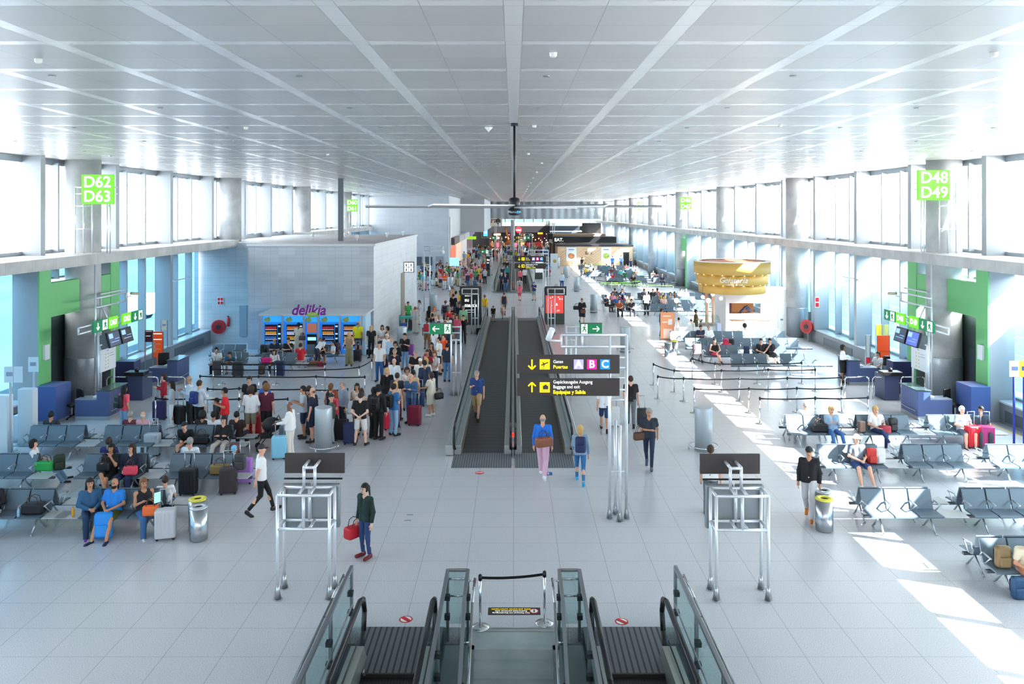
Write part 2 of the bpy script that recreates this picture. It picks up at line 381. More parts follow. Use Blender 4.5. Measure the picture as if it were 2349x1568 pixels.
def decal(name, x, y, r, label, fill, rim, cat='floor sticker', fig=True):
    t = empty(name, label, cat, (x, y, .001))
    MB().cyl((0, 0, 0), (0, 0, .003), r, n=36).obj('rim', rim, t)
    MB().cyl((0, 0, 0), (0, 0, .005), r*.80, n=36).obj('face', fill, t)
    if fig:
        m = MB(); m.box(-.035*r/.5, .035*r/.5, -r*.25, r*.5, .005, .007).ball((0, r*.0-.3*r, .006), r*.14, sc=(1, 1, .1)).box(-r*.3, -r*.12, -r*.05, r*.5, .005, .007)
        m.obj('figure', M_BLACK, t)
        MB().box(-r*.9, r*.9, -.04, .04, .006, .009, rot=Matrix.Rotation(-.8, 3, 'Z')).obj('slash', rim, t)
    return t
x, y = P(931, 1420); decal('no_entry_sticker', x, y, .125, 'round no-walking sticker on the floor before the left escalator landing', M_WHITE, M_RED)
x, y = P(1426, 1425); decal('no_entry_sticker', x, y, .125, 'round no-walking sticker on the floor before the right escalator landing', M_WHITE, M_RED)
x, y = P(1100, 1084); t = decal('no_entry_sticker', x, y, .13, 'red no-entry disc on the floor before the left near walkway', M_RED, M_RED, fig=False); MB().box(-.1, .1, -.03, .03, .005, .008).obj('bar', M_WHITE, t)
x, y = P(1258, 1086); t = empty('direction_sticker', 'small blue arrow sticker on the floor beside the pink-trousered man', 'floor sticker', (x, y, .001))
MB().box(-.11, .11, -.14, .14, 0, .003).obj('face', mat('1560b4', .4), t); MB().box(-.015, .015, -.1, .06, .003, .005).poly([(-.05, .04, .003), (.05, .04, .003), (0, .1, .003)], (0, 0, .002)).obj('arrow', M_WHITE, t)
for i, (px, py) in enumerate(((935, 1193), (941, 1180))):
    x, y = P(px, py); MB().box(x-.08, x+.08, y-.03, y+.03, 0, .004).obj('floor_plate', mat('7e848a', .5), label=('nearer' if i == 0 else 'farther')+' of two small grey cover plates set in the open floor', cat='floor plate')
for (a, b, l) in (((0, 1010), (70, 985), 'yellow floor line by the left window wall'), ((2262, 968), (2349, 1003), 'yellow floor line by the two men with red cases')):
    A, B = Vector(P(*a)+(0,)), Vector(P(*b)+(0,)); d = (B-A); nrm = Vector((-d.y, d.x, 0)).normalized()*.03
    MB().poly([A-nrm, B-nrm, B+nrm, A+nrm], (0, 0, .003)).obj('floor_line', mat('e2c53a', .5), label=l, cat='floor marking')
# ---------------------------------------------------------------- stairwell: two escalators, stairs, guards
def escalator(xc, label):
    t = empty('escalator', label, 'escalator', (xc, 14.8, 0), group='escalators going down at the stairwell')
    w = .62
    MB().box(-.72, .72, -1.5, 0, -.3, .002).obj('landing_plate', M_ESCP, t)
    m = MB()
    for i in range(9):   # flat steps then the descent
        z = -.0 if i < 2 else -.18*(i-1)
        m.box(-.5, .5, -1.5-.4*(i+1), -1.5-.4*i, z-.4, z-.05)
    m.obj('steps', tread_mat('escalator_steps', '2b2d31', '15161a', .05), t)
    MB().box(-.5, .5, -1.53, -1.49, -.06, .006).obj('comb', mat('26241f', .4), t)
    for s in (-1, 1):
        xx = s*w
        MB().tube([(xx, -.95, .1), (xx, -.72, .3), (xx, -.62, .6), (xx, -.74, .86), (xx, -1.05, .97), (xx, -3.4, .97), (xx, -4.6, .5), (xx, -7, -1.0)], .045, 10).obj('handrail', M_RUB, t)
        MB().poly([(xx, -.85, .12), (xx, -.72, .6), (xx, -1.05, .92), (xx, -3.4, .92), (xx, -4.6, .45), (xx, -7, -1.05), (xx, -7, -2), (xx, -4, -.5), (xx, -3.2, .1)], (.012, 0, 0)).obj('glass_panel', M_BAL, t)
        MB().poly([(xx-.11, -1.0, 0), (xx-.11, -1.25, .32), (xx-.11, -3.4, .36), (xx-.11, -7, -1.7), (xx-.11, -7, -3), (xx-.11, -1.0, -.4)], (.22, 0, 0)).obj('skirt', mat('c9c8c3', .3, .6), t)
        MB().tube([(xx, -1.2, .38), (xx, -3.4, .42), (xx, -7, -1.6)], .014, 6).obj('rubber_seam', M_RUB, t)
    MB().box(-.47, -.42, -1.6, -1.5, .02, .07).obj('sensor', M_CHROME, t)
    return t
escalator(-2.0, 'left-hand escalator landing with dark ribbed plate and black handrails')
escalator(1.99, 'right-hand escalator landing with dark ribbed plate and black handrails')
M_STAIR = concrete_mat('9aa7aa', 'b6c0c2')
t = empty('staircase', 'grey stone stairs going down between the two escalators behind a belt barrier', 'stairs', (0, 14.78, 0))
m = MB(); m.box(-.80, .80, -.75, 0, -.4, 0)
for i in range(14): m.box(-.80, .80, -.75-.30*(i+1), -.75-.30*i, -.17*(i+1)-.4, -.17*(i+1))
m.obj('steps', M_STAIR, t)
MB().box(-.8, .8, -.06, -.02, 0, .004).box(-.8, .8, -.16, -.12, 0, .004).obj('metal_strip', M_STEEL, t)
MB().box(-.58, .58, -7, .0, -5.6, -5.5).obj('lower_landing', M_STAIR, t)
M_RAIL = mat('8c9197', .35, .8)
def guard(x, y0, y1, label, rail_side, posts=3, slope=0.0, z1=1.05, group='glass guards round the stairwell', rail=True):
    t = empty('glass_guard', label, 'guard rail', (x, y0, 0), group=group)
    L = y1-y0
    zz = lambda d: z1 - (slope*max(0, d-1.0))
    pts = [(0, 0), (0, -1.0), (0, L)] if slope else [(0, 0), (0, L)]
    a = -L
    MB().poly([(-.03, 0, zz(0)), (-.03, -1.0 if slope else -.5*a, zz(1.0)), (-.03, -a, zz(a)), (-.03, -a, zz(a)+.06), (-.03, -1.0 if slope else -.5*a, zz(1)+.06), (-.03, 0, zz(0)+.06)], (.06, 0, 0)).obj('top_rail', M_RAIL, t)
    MB().poly([(-.006, -.05, .02), (-.006, -.05, zz(0)), (-.006, -1.0, zz(1.0)), (-.006, -a, zz(a)), (-.006, -a, zz(a)-1.1), (-.006, -1.0, .0)], (.012, 0, 0)).obj('glass_panel', G_GUARD, t)
    for i in range(posts):
        d = a*i/max(1, posts-1)
        MB().box(-.025, .025, -d-.05, -d+.05, zz(d)-1.25, zz(d), bev=.005).obj('post', M_RAIL, t)
        if i < posts-1:
            for q in (.25, .6): MB().box(-.05, .05, -d-.16, -d-.05, zz(d)-1.05+q, zz(d)-.97+q).obj('clamp', mat('3c4146', .4, .6), t)
    if rail:
        r = rail_side*.13
        MB().tube([(r, -.1, zz(0)-.08), (r, -1.0, zz(1)-.08), (r, -a, zz(a)-.08)], .024, 8).cyl((0, -.15, zz(0)-.1), (r, -.15, zz(0)-.08), .014).cyl((0, -1.6, zz(1.6)-.1), (r, -1.6, zz(1.6)-.08), .014).obj('handrail', M_CHROME, t)
        if not slope and abs(x) > 2: MB().tube([(-r*.6, -.3, .55), (-r*.6, -a, .55)], .015, 6).obj('lower_rail', M_STEEL, t)
    return t
guard(-2.98, 14.85, 8.0, 'long glass guard at the outer side of the left escalator', -1, 5)
guard(2.98, 14.85, 8.0, 'long glass guard at the outer side of the right escalator', 1, 5)
for s, n in ((-1, 'left'), (1, 'right')):
    guard(s*1.2, 14.7, 9.0, 'slim glass guard between the stairs and the %s escalator, on its escalator side' % n, -s, 4, rail=False)
    guard(s*.83, 14.7, 9.0, 'sloping glass guard beside the stairs on the %s with a bent steel handrail' % n, -s, 4, slope=.57)
    t = empty('glass_guard', 'short glass end guard closing the gap beside the stairs on the %s' % n, 'guard rail', (s*1.015, 14.72, 0), group='glass guards round the stairwell')
    MB().box(-.17, .17, -.006, .006, .1, 1.05).obj('glass_panel', G_GUARD, t); MB().box(-.185, .185, -.025, .025, 1.05, 1.1, bev=.01).obj('top_rail', M_RAIL, t)
    MB().cyl((-.18, -.03, .93), (.18, -.03, .93), .018).cyl((-.18, -.03, .62), (.18, -.03, .62), .018).obj('cross_bar', M_CHROME, t)
    MB().box(-.33 if s > 0 else -.2, .2 if s > 0 else .33, -8, -.55, -.45, .0).obj('infill_floor', mat('6d7479', .4), t)
# ---------------------------------------------------------------- stanchions with belts
def make_post():
    t = empty('barrier_post', 'x', 'barrier post')
    MB().lathe([(.0, .035), (.05, .033), (.165, .014), (.17, 0)], n=28).obj('base', M_CHROME, t)
    MB().cyl((0, 0, .02), (0, 0, .93), .026, n=14).obj('pole', M_CHROME, t)
    MB().cyl((0, 0, .86), (0, 0, .95), .036, n=14).cyl((0, 0, .95), (0, 0, .97), .03, .02, n=14).obj('belt_head', M_BLACK, t)
    return t
post = Pool(make_post())
def line(tops, name, h=.95, belt=M_BLACK, gap=(), grp='barrier posts', bc='black'):
    pts = []
    for i, (px, py) in enumerate(tops):
        D = F_*(H_-h)/(py-HY); x = XD(px, D); pts.append((x, D))
        post.put((x, D, 0), 0, 'chrome belt post %d of the %s' % (i+1, name) if len(tops) > 1 else name, grp)
    for i in range(len(pts)-1):
        if i in gap: continue
        (x0, y0), (x1, y1) = pts[i], pts[i+1]; n = 8; m = MB(); d = Vector((x1-x0, y1-y0, 0)); u = d.normalized()*.03; last = None
        nr = Vector((-u.y, u.x, 0)).normalized()*.0015
        for k in range(n):
            def q(f, z): return Vector((x0, y0, 0))+u+(d-2*u)*f+Vector((0, 0, z-.028*4*f*(1-f)))
            a, b = k/n, (k+1)/n
            m.poly([q(a, .88)-nr, q(b, .88)-nr, q(b, .93)-nr, q(a, .93)-nr], nr*2)
        m.obj('belt', belt, label='%s belt, posts %d to %d, %s' % (bc, i+1, i+2, name), cat='barrier belt', group=grp.replace('posts', 'belts'))
GL = 'barrier posts on the left side'
line([(509, 832), (632.6, 832), (745.5, 832)], 'left queue line closest to the vending seats', grp=GL)
line([(489, 844), (617, 845), (745.8, 845), (824, 839.6), (853, 824)], 'left queue line bending up toward the woman in black', grp=GL)
line([(459, 860), (593, 861), (725, 861), (836.6, 862)], 'left queue line in the middle of the maze', grp=GL)
line([(476, 889), (548.6, 888), (691, 890), (797, 891)], 'left queue line behind the men in white and maroon', grp=GL)
line([(357, 911), (448, 911), (548, 912), (660, 912)], 'left queue line nearest the seats', grp=GL)
GR = 'barrier posts on the right side'
line([(1588, 820), (1640, 831.6), (1737, 831), (1839, 830)], 'right queue line against the seats', grp=GR)
line([(1499, 833), (1546.6, 847.4), (1655, 847.4), (1762, 845.4), (1870, 845.4)], 'second right queue line from the seats', grp=GR)
line([(1509, 861), (1568, 865.5), (1696, 866), (1806, 864.6), (1929.6, 863)], 'middle right queue line', grp=GR)
line([(1592.5, 889), (1718, 889), (1828, 887.6), (1931, 887.6)], 'fourth right queue line', grp=GR)
line([(1743, 911), (1870, 910), (1991, 909)], 'right queue line nearest the white-hatted man', grp=GR)
line([(1101.5, 1319), (1249, 1311)], 'barrier across the top of the stairs', h=.95, grp='barrier posts at the stairs')
M_GBELT = mat('8fdc2a', .4)
GF = 'barrier posts of the far gate'
line([(1370, 642), (1403, 643), (1419, 645)], 'grey line beside the far air column', grp=GF)
line([(1376, 647), (1420, 647), (1470, 643)], 'green-belted line near the far seats', belt=M_GBELT, grp=GF, bc='green')
line([(1384, 650.5), (1426, 650.5), (1475, 650)], 'second green-belted line near the far seats', belt=M_GBELT, grp=GF, bc='green')
line([(1433, 653.5), (1484, 653), (1544, 653.5)], 'third green-belted line, the one nearest the seats', belt=M_GBELT, grp=GF, bc='green')
line([(1312, 603), (1352, 604), (1390, 604)], 'green-belted line before the wooden EAT wall', belt=M_GBELT, grp=GF, bc='green')
line([(958, 639), (985, 639), (996, 640)], 'green-belted line beside the stone block', belt=M_GBELT, grp=GF, bc='green')
# chrome U rails
def make_urail():
    m = MB(); m.tube([(-.49, 0, 0), (-.49, 0, .80), (-.45, 0, .87), (-.38, 0, .9), (.38, 0, .9), (.45, 0, .87), (.49, 0, .80), (.49, 0, 0)], .028, 10)
    return m.obj('hoop_rail', M_CHROME, label='x', cat='hoop rail')
ur = Pool(make_urail())
for (a, b, w) in ((1938, 1993.5, 'right gate desks, by the woman in the black skirt'), (2002, 2057, 'right gate desks, middle one'), (2065.6, 2122, 'right gate desks, next to the near desk'), (245.5, 300, 'left gate desks, behind the near desk'), (307.7, 362, 'left gate desks, middle one'), (370, 424, 'left gate desks, by the woman in red')):
    ur.put((XD((a+b)/2, 32.85), 32.85, 0), 0, 'chrome hoop rail, '+w, 'chrome hoop rails')
# ---------------------------------------------------------------- air columns and bins
def make_air():
    t = empty('air_column', 'x', 'column')
    MB().lathe([(.275, 0), (.275, 1.36), (.26, 1.38)], n=36).obj('body', mat('aeb9bf', .42, .3), t)
    m = MB(); n = 36
    for i in range(n):
        a, b = 2*pi*i/n, 2*pi*(i+1)/n; m.cyl((.46*cos(a), .46*sin(a), .16), (.46*cos(b), .46*sin(b), .16), .02, n=8)
    m.obj('ring', M_CHROME, t)
    for k in range(3):
        a = 2*pi*k/3+.5; MB().cyl((.46*cos(a), .46*sin(a), 0), (.46*cos(a), .46*sin(a), .16), .016, n=8).obj('ring_leg', M_CHROME, t)
    return t
air = Pool(make_air())
rown = ['nearest the viewer', 'second of its row', 'third of its row', 'fourth of its row', 'fifth of its row', 'farthest of its row']
for i, d in enumerate((25.8, 43.9, 61.2, 77.7, 94, 111)):
    for s, sd in ((-1, 'left'), (1, 'right')): air.put((s*6.08+.0, d, 0), .3*s, 'round grey air column %s of the walkways, %s' % (sd, rown[i]), 'grey air columns beside the walkways')
def make_bin(ring):
    t = empty('litter_bin', 'x', 'bin')
    MB().lathe([(.19, 0), (.2, .02), (.205, .74)], n=36).obj('body', mat('a9aeb3', .22, .95), t)
    MB().lathe([(.205, .74), (.205, .77), (.1, .78), (.1, .74)], n=36, closed=True).obj('lid_ring', ring, t)
    MB().cyl((0, 0, .72), (0, 0, .745), .1, n=24).obj('opening', M_BLACK, t); return t
by, bw = Pool(make_bin(mat('e8df4a', .4))), Pool(make_bin(mat('ccd2d6', .3, .6)))
bw.put((XD(455.6, 18.75), 18.75, 0), 0, 'steel bin with a silver lid ring, front one beside the chequered case', 'steel litter bins')
by.put((XD(453, 19.28), 19.28, 0), 0, 'steel bin with a yellow lid ring on the left, tucked behind the silver-ringed one', 'steel litter bins')
by.put((XD(1891, 19.3), 19.3, 0), 0, 'steel bin with a yellow lid ring at the man in black on the right', 'steel litter bins')
bw.put((XD(1889, 19.85), 19.85, 0), 0, 'steel bin with a silver lid ring behind the right yellow-ringed one', 'steel litter bins')
x, y = P(1533, 818); bw.put((x, y, 0), 0, 'steel bin at the end of the seats by the orange gelato poster', 'steel litter bins')
x, y = P(1545, 816); by.put((x+.1, y+.3, 0), 0, 'second steel bin partly hidden by the orange gelato poster seats', 'steel litter bins')
x, y = P(1385, 696); bw.put((x, y, 0), 0, 'steel bin at the corner of the middle-distance right seats', 'steel litter bins')
x, y = P(1335, 634); bw.put((x, y, 0), 0, 'distant steel bin before the farthest right seats', 'steel litter bins')
x, y = P(1035, 672); bw.put((x, y, 0), 0, 'steel bin beside the far queue left of the black advert stand', 'steel litter bins')
# ---------------------------------------------------------------- pipe frames
def foot(m, x, y): m.cyl((x, y, 0), (x, y, .015), .09, n=16).cyl((x, y, .01), (x, y, .30), .075, .036, n=4)
def screen_stand(xc, yf, s, label):
    t = empty('screen_stand', label, 'sign stand', (xc, yf, 0), group='tubular screen stands seen from behind')
    w, dp, r = .51, .47, .032
    for sx in (-w, w):
        for yy in (0, dp):
            m = MB(); m.cyl((sx, yy, 0), (sx, yy, 2.04), r, n=12); m.obj('post', M_PIPE, t)
            m = MB(); foot(m, sx, yy); m.obj('foot', M_STEEL, t)
    for z, nm in ((2.04, 'upper_frame'), (1.38, 'lower_frame')):
        m = MB(); m.tube([(-w, 0, z), (w, 0, z), (w, dp, z), (-w, dp, z), (-w, 0, z)], r, 10)
        for q in (-.11, .11): m.cyl((q, 0, z), (q, dp, z), r, n=10)
        m.obj(nm, M_PIPE, t)
    for yy in (0, dp): MB().cyl((0, yy, 1.38), (0, yy, 2.04), r, n=10).obj('middle_post', M_PIPE, t)
    for q in (-.11, .11): MB().tube([(q, dp, 2.04), (q, dp, 2.45), (q, dp+.42, 2.45)], r, 10).obj('stalk', M_PIPE, t)
    MB().cyl((-.11, dp, 2.44), (.11, dp, 2.44), r, n=10).obj('stalk_bar', M_PIPE, t)
    o = MB().box(-.62, .62, dp+.42, dp+.48, 2.19, 2.60, bev=.008).obj('sign_board', M_SIGN, t)
    o = MB().box(-.6, .6, dp+.3, dp+.33, 2.10, 2.13).obj('cable_tray', M_BLACK, t)
    for q in (-.30, .31): MB().box(q-.285, q+.285, dp+.06, dp+.2, 1.20, 2.07, bev=.02).obj('screen_back', mat('8d9599', .45, .35), t)
    return t
screen_stand(XD(696, 15.85), 15.85, -1, 'tubular stand with screens facing away, beside the woman with the red bag')
screen_stand(XD(1703, 15.8), 15.8, 1, 'tubular stand with screens facing away, at the right beside the open sunlit floor')
FIG = [((0, .40), .075)]
def runner(m, sc, x0, z0, y=-.012):   # running figure for exit signs
    def st(a, b, r): m.cyl((x0+a[0]*sc, y, z0+a[1]*sc), (x0+b[0]*sc, y, z0+b[1]*sc), r*sc, n=6)
    m.ball((x0+.06*sc, y, z0+.36*sc), .075*sc, 10, 6, (1, .25, 1))
    st((.02, .24), (-.02, -.02), .07); st((-.02, -.02), (.16, -.10), .05); st((.16, -.10), (.12, -.32), .045); st((-.02, 0), (-.10, -.2), .05); st((-.10, -.2), (-.24, -.24), .04)
    st((.04, .22), (.2, .06), .035); st((.02, .22), (-.16, .16), .035); st((-.16, .16), (-.18, 0), .03)
def arrow(m, x, z, L, ang, w=.022, y=-.012, d=.004):
    R = Matrix.Rotation(-ang, 3, 'Y')
    def bar(p, q): 
        a = R @ Vector((p[0], 0, p[1])); b = R @ Vector((q[0], 0, q[1])); m.cyl((x+a.x, y, z+a.z), (x+b.x, y, z+b.z), w, n=4)
    bar((-L/2, 0), (L/2, 0)); bar((L/2, 0), (L*.12, L*.38)); bar((L/2, 0), (L*.12, -L*.38))
def exit_face(t, w, h, left=True, y=-.03, loc=(0, 0, 0), down=False):
    b = MB().box(loc[0]-w/2, loc[0]+w/2, loc[1]-.03, loc[1]+.03, loc[2]-h/2, loc[2]+h/2, bev=.006).obj('sign_board', M_EXIT, t)
    s = 1 if left else -1
    m = MB(); m.box(loc[0]+s*w*.16, loc[0]+s*w*.44, loc[1]-.036, loc[1]-.031, loc[2]-h*.42, loc[2]+h*.42); m.obj('door_symbol', M_SW, b)
    m = MB(); runner(m, h*.95, loc[0]+s*w*.30, loc[2], loc[1]-.04); m.obj('running_figure', M_EXIT, b)
    m = MB(); arrow(m, loc[0]-s*w*.22, loc[2], h*.62, pi if left else 0, h*.045, loc[1]-.036) if not down else arrow(m, loc[0]-s*w*.22, loc[2], h*.62, -pi/2, h*.045, loc[1]-.036)
    m.obj('arrow', M_SW, b)
def exit_frame(D, pxs, s, label, h=2.9, sc=1.0, group='exit signs on pipe frames'):
    x0 = XD(pxs[0], D)
    t = empty('exit_sign_frame', label, 'exit sign', (x0, D, 0), group=group)
    xs = [XD(p, D)-x0 for p in pxs]
    for x in xs:
        m = MB(); m.cyl((x, 0, 0), (x, 0, h if x != xs[1] else h-.55), .035, n=8); m.obj('post', M_PIPE, t); m = MB(); foot(m, x, 0); m.obj('foot', M_STEEL, t)
    m = MB()
    for z in (h-.6, h-.05, h-.3, .95): m.cyl((min(xs), 0, z), (max(xs), 0, z), .028, n=8)
    m.obj('rungs', M_PIPE, t)
    inner = min(xs) if s < 0 else max(xs)
    MB().cyl((inner, -.02, h-.05), (inner+s*.3, -.02, h-.05), .028, n=8).cyl((inner, -.02, h-.3), (inner+s*.3, -.02, h-.3), .028, n=8).obj('arm', M_PIPE, t)
    cx = inner+s*(.42) if s < 0 else inner+.62
    exit_face(t, .92, .45, s < 0, loc=(cx, -.06, h-.12))
    MB().box(cx-.47, cx+.47, -.1, -.02, h+.11, h+.13).obj('hood', mat('6d5f62', .5), t)
exit_frame(33.5, (1035, 1045.7, 1057), -1, 'green exit sign with left arrow on white pipes beside the near walkway queue')
exit_frame(33.5, (1299, 1309.6, 1321), 1, 'green exit sign with right arrow on pipes, right of the near walkways')
exit_frame(97, (1120, 1124, 1128.5), -1, 'smaller distant exit sign with left arrow beyond the black advert stand', 3.0)
exit_frame(112, (1143, 1147, 1151), -1, 'distant exit sign with left arrow in the middle of the far crowd', 4.2)
exit_frame(112, (1190, 1194, 1198), 1, 'distant exit sign with right arrow right of the middle giraffe display', 4.2)
def dir_sign(D, label, up=True, h=4.56):
    x0 = XD(1437, 20.03)
    t = empty('direction_sign', label, 'hanging sign', (x0, D, 0), group='black direction signs on pipe frames')
    for (x, y, z) in ((0, 0, h), (-.42, 0, h), (-.19, -.2, h*.52), (-.24, .28, h*.52)):
        MB().cyl((x, y, 0), (x, y, z), .04, n=10).obj('post', M_PIPE, t); m = MB(); foot(m, x, y); m.obj('foot', M_STEEL, t)
    m = MB(); z = 1.15
    for z in (1.17, 2.95, 3.2, 3.5, 3.75, 4.0, 4.27): m.cyl((-.42, 0, z), (0, 0, z), .026, n=8)
    m.obj('rungs', M_PIPE, t)
    m = MB()
    for z in (h, h-.29): m.cyl((-1.62, 0, z), (0, 0, z), .035, n=8)
    for x in (-1.62, -1.1, -.42): m.cyl((x, 0, h-.29), (x, 0, h), .03, n=8)
    m.obj('arm', M_PIPE, t)
    c = MB().cyl((-1.95, -.1, h-.1), (-1.85, -.22, h+.18), .075, n=14).cyl((-1.62, 0, h-.15), (-1.9, -.1, h-.12), .025, n=8); c.obj('camera_unit', mat('e8ecee', .4), t)
    xa, xb = -2.72, -.19
    for k, (za, zb) in enumerate(((3.63, 4.09), (3.08, 3.51))):
        b = MB().box(xa, xb, -.16, -.10, za, zb, bev=.006).obj('sign_board', M_SIGN, t); zc = (za+zb)/2; y = -.165
        m = MB(); arrow(m, xa+.37, zc, .24, -pi/2 if k == 0 or not up else pi/2, .02, y); m.obj('arrow', M_YEL, b)
        m = MB(); m.box(xa+.56, xa+.81, y-.002, y+.004, zc-.125, zc+.125, bev=.0); m.obj('symbol_panel', M_YEL, b)
        m = MB()
        if k == 0: m.cyl((xa+.60, y-.006, zc-.02), (xa+.77, y-.006, zc+.05), .014, n=6).cyl((xa+.63, y-.006, zc+.05), (xa+.69, y-.006, zc), .012, n=6).cyl((xa+.67, y-.006, zc+.0), (xa+.66, y-.006, zc-.06), .01, n=6).box(xa+.6, xa+.7, y-.008, y, zc-.1, zc-.09)
        else: m.box(xa+.64, xa+.77, y-.008, y, zc-.05, zc+.04).box(xa+.68, xa+.73, y-.008, y, zc+.04, zc+.065).box(xa+.58, xa+.79, y-.008, y, zc-.095, zc-.088)
        m.obj('symbol', M_SIGN, b)
        if k == 0:
            text('Gates', .105, (xa+.89, y, zc+.065), M_SW, b, align='LEFT'); text('Puertas', .12, (xa+.89, y, zc-.065), M_YEL, b, align='LEFT', bold=.003)
            for i, (ch, c) in enumerate((('A', 'a9a2dc'), ('B', 'e6108f'), ('C', '0a84e0'))):
                xx = xa+1.40+.325*i; q = MB().box(xx, xx+.24, y-.002, y+.004, zc-.12, zc+.12, bev=.0).obj('letter_tile', mat(c, .4, emit=.25), b); text(ch, .26, (xx+.12, y-.004, zc), M_SW, q, bold=.006)
        else:
            text('Gepäckausgabe Ausgang', .115, (xa+.89, y, zc+.13), M_SW, b, align='LEFT', xs=.86); text('Baggage and exit', .115, (xa+.89, y, zc+.01), M_SW, b, align='LEFT', xs=.86)
            text('Equipajes y Salida', .125, (xa+.89, y, zc-.12), M_YEL, b, align='LEFT', bold=.004, xs=.92)
dir_sign(20.03, 'nearest black hanging sign pair reading Gates Puertas ABC and Baggage and exit')
dir_sign(65, 'middle-distance black Gates and Baggage sign pair over the far walkway', up=False)
dir_sign(121, 'farthest black Gates and Baggage sign pair among the shop lights', up=False, h=4.4)
def camera_mast(px, pxr, D, h, label, flip=1, box=False):
    x = XD(px, D); w = XD(pxr, D)-x
    t = empty('camera_mast', label, 'camera mast', (x, D, 0))
    MB().cyl((0, 0, 0), (0, 0, h), .05, n=8).obj('post', M_PIPE, t); MB().cyl((w, 0, 0), (w, 0, h), .05, n=8).obj('post', M_PIPE, t)
    m = MB()
    for z in (1.1, h*.45, h*.72, h-.35): m.cyl((0, 0, z), (w, 0, z), .035, n=8)
    m.obj('rungs', M_PIPE, t)
    L = flip*w*3.0
    MB().tube([(0, 0, h), (L, 0, h)], .04).tube([(0, 0, h-.35), (L, 0, h-.35)], .04).obj('arm', M_PIPE, t)
    MB().ball((L+.1*flip, 0, h-.45), .17).cyl((L+.1*flip, 0, h-.4), (L+.1*flip, 0, h), .09, n=10).obj('camera_unit', mat('e6e8ea', .4), t)
camera_mast(973, 986, 62, 5.0, 'tall camera mast beside the stone block with a dome camera')
camera_mast(1268, 1272, 130, 6.2, 'distant camera mast standing before the black EAT roof', -1)
camera_mast(1135, 1138, 125, 6.0, 'distant camera mast left of the giraffe display', 1)
# pipe frames before the two advert stands
def pipe_screen(pxs, D, h, px0, px1, label, s):
    x0 = XD(pxs[1], D); t = empty('pipe_frame', label, 'pipe frame', (x0, D, 0), group='white pipe frames before the advert stands')
    for i, p in enumerate(pxs):
        x = XD(p, D)-x0; MB().cyl((x, 0, 0), (x, 0, h if i != 1 else h*.75), .04, n=8).obj('post', M_PIPE, t); m = MB(); foot(m, x, 0); m.obj('foot', M_STEEL, t)
    a, b = XD(px0, D)-x0, XD(px1, D)-x0; m = MB(); m.tube([(a, 0, h), (b, 0, h), (b, 0, h-.32), (a, 0, h-.32), (a, 0, h)], .04); m.cyl((XD(pxs[0], D)-x0, 0, 1.0), (XD(pxs[2], D)-x0, 0, 1.0), .035, n=8)
    m.obj('cross_frame', M_PIPE, t); MB().box(a-.15, b+.15, .06, .12, h-.42, h+.15).obj('sign_board', M_SIGN, t)
pipe_screen((1081.7, 1089.5, 1097), 50.4, 2.83, 1060, 1097, 'white pipe frame with a back-turned board before the black advert stand', -1)
pipe_screen((1257, 1264, 1272.5), 50.4, 2.83, 1256, 1294, 'white pipe frame with a back-turned board before the red advert stand', 1)
def totem(px0, px1, D, h, m_face, label, words, body=mat('4b524f', .5), z0=.75, tc=M_SW, size=.34):
    x0, x1 = XD(px0, D), XD(px1, D); xc = (x0+x1)/2; w = (x1-x0)/2
    t = empty('advert_stand', label, 'advert stand', (xc, D, 0))
    MB().box(-w, w, 0, .3, 0, h, bev=.02).obj('body', body, t); f = MB().box(-w*.88, w*.88, -.02, .01, z0, h-.1).obj('poster', m_face, t)
    for i, wd in enumerate(words): text(wd, size, (-w*.6, -.03, h-.45-size*i*1.05), tc, f, align='LEFT', bold=size*.03)
    return t, f, w
t, f, w = totem(1056, 1105, 54.5, 2.5, mat('141414', .4), 'black upright advert reading Sin su marca beside the left walkway', ('Sin', 'su', 'marca'))
for z in (1.22, 1.0, .85): MB().box(-.4, .3, -.03, -.02, z, z+.025).obj('text_line', M_SW, f)
t, f, w = totem(1249, 1295, 54.8, 2.5, mat('ee4a40', .4, emit=.25), 'bright red advert stand with white dots right of the walkways', ())
random.seed(3)
m = MB()
for i in range(16): m.cyl((random.uniform(-.5, .5), -.03, random.uniform(1.2, 2.3)), (0, 0, 0), 0) if 0 else m.ball((random.uniform(-.52, .52), -.02, random.uniform(1.25, 2.25)), .045, 10, 6, (1, .2, 1))
m.obj('dot_pattern', M_SW, f, kind='stuff'); text('jm', .2, (.25, -.03, .95), M_SW, f)
t, f, w = totem(1115, 1124, 96, 2.4, mat('1a1a1a', .4), 'black advert stand behind the far queue at the far walkway start', ('Sin', 'su'), size=.3)
t, f, w = totem(1227, 1247, 92, 2.3, mat('eef0f0', .4, emit=.15), 'pale advert stand under the middle direction sign', ())

x0, y0 = P(1119, 1410); x1, y1 = P(1239, 1393)
o = MB().box(x0, x1, y0, y1, .001, .004).obj('floor_notice', M_SIGN, label='dark notice plate with upside-down yellow lettering on the floor behind the stair barrier', cat='floor sign')
xm, ym = (x0+x1)/2, (y0+y1)/2
text('Solo personal autorizado', .075, (xm-.06, ym-.07+.14, .006), M_YEL, o, rot=(0, 0, pi), ext=.001); text('Authorized personal only', .06, (xm-.06, ym+.0, .006), M_SW, o, rot=(0, 0, pi), ext=.001); text('Nur Personal mit Genehmigung', .055, (xm-.06, ym-.07, .006), M_SW, o, rot=(0, 0, pi), ext=.001)
MB().cyl((x1-.12, ym, .004), (x1-.12, ym, .007), .09, n=24).obj('ring', M_RED, o); MB().cyl((x1-.12, ym, .007), (x1-.12, ym, .009), .07, n=24).obj('disc', M_WHITE, o); MB().box(x1-.13, x1-.11, ym-.05, ym+.05, .009, .011).obj('figure', M_BLACK, o)
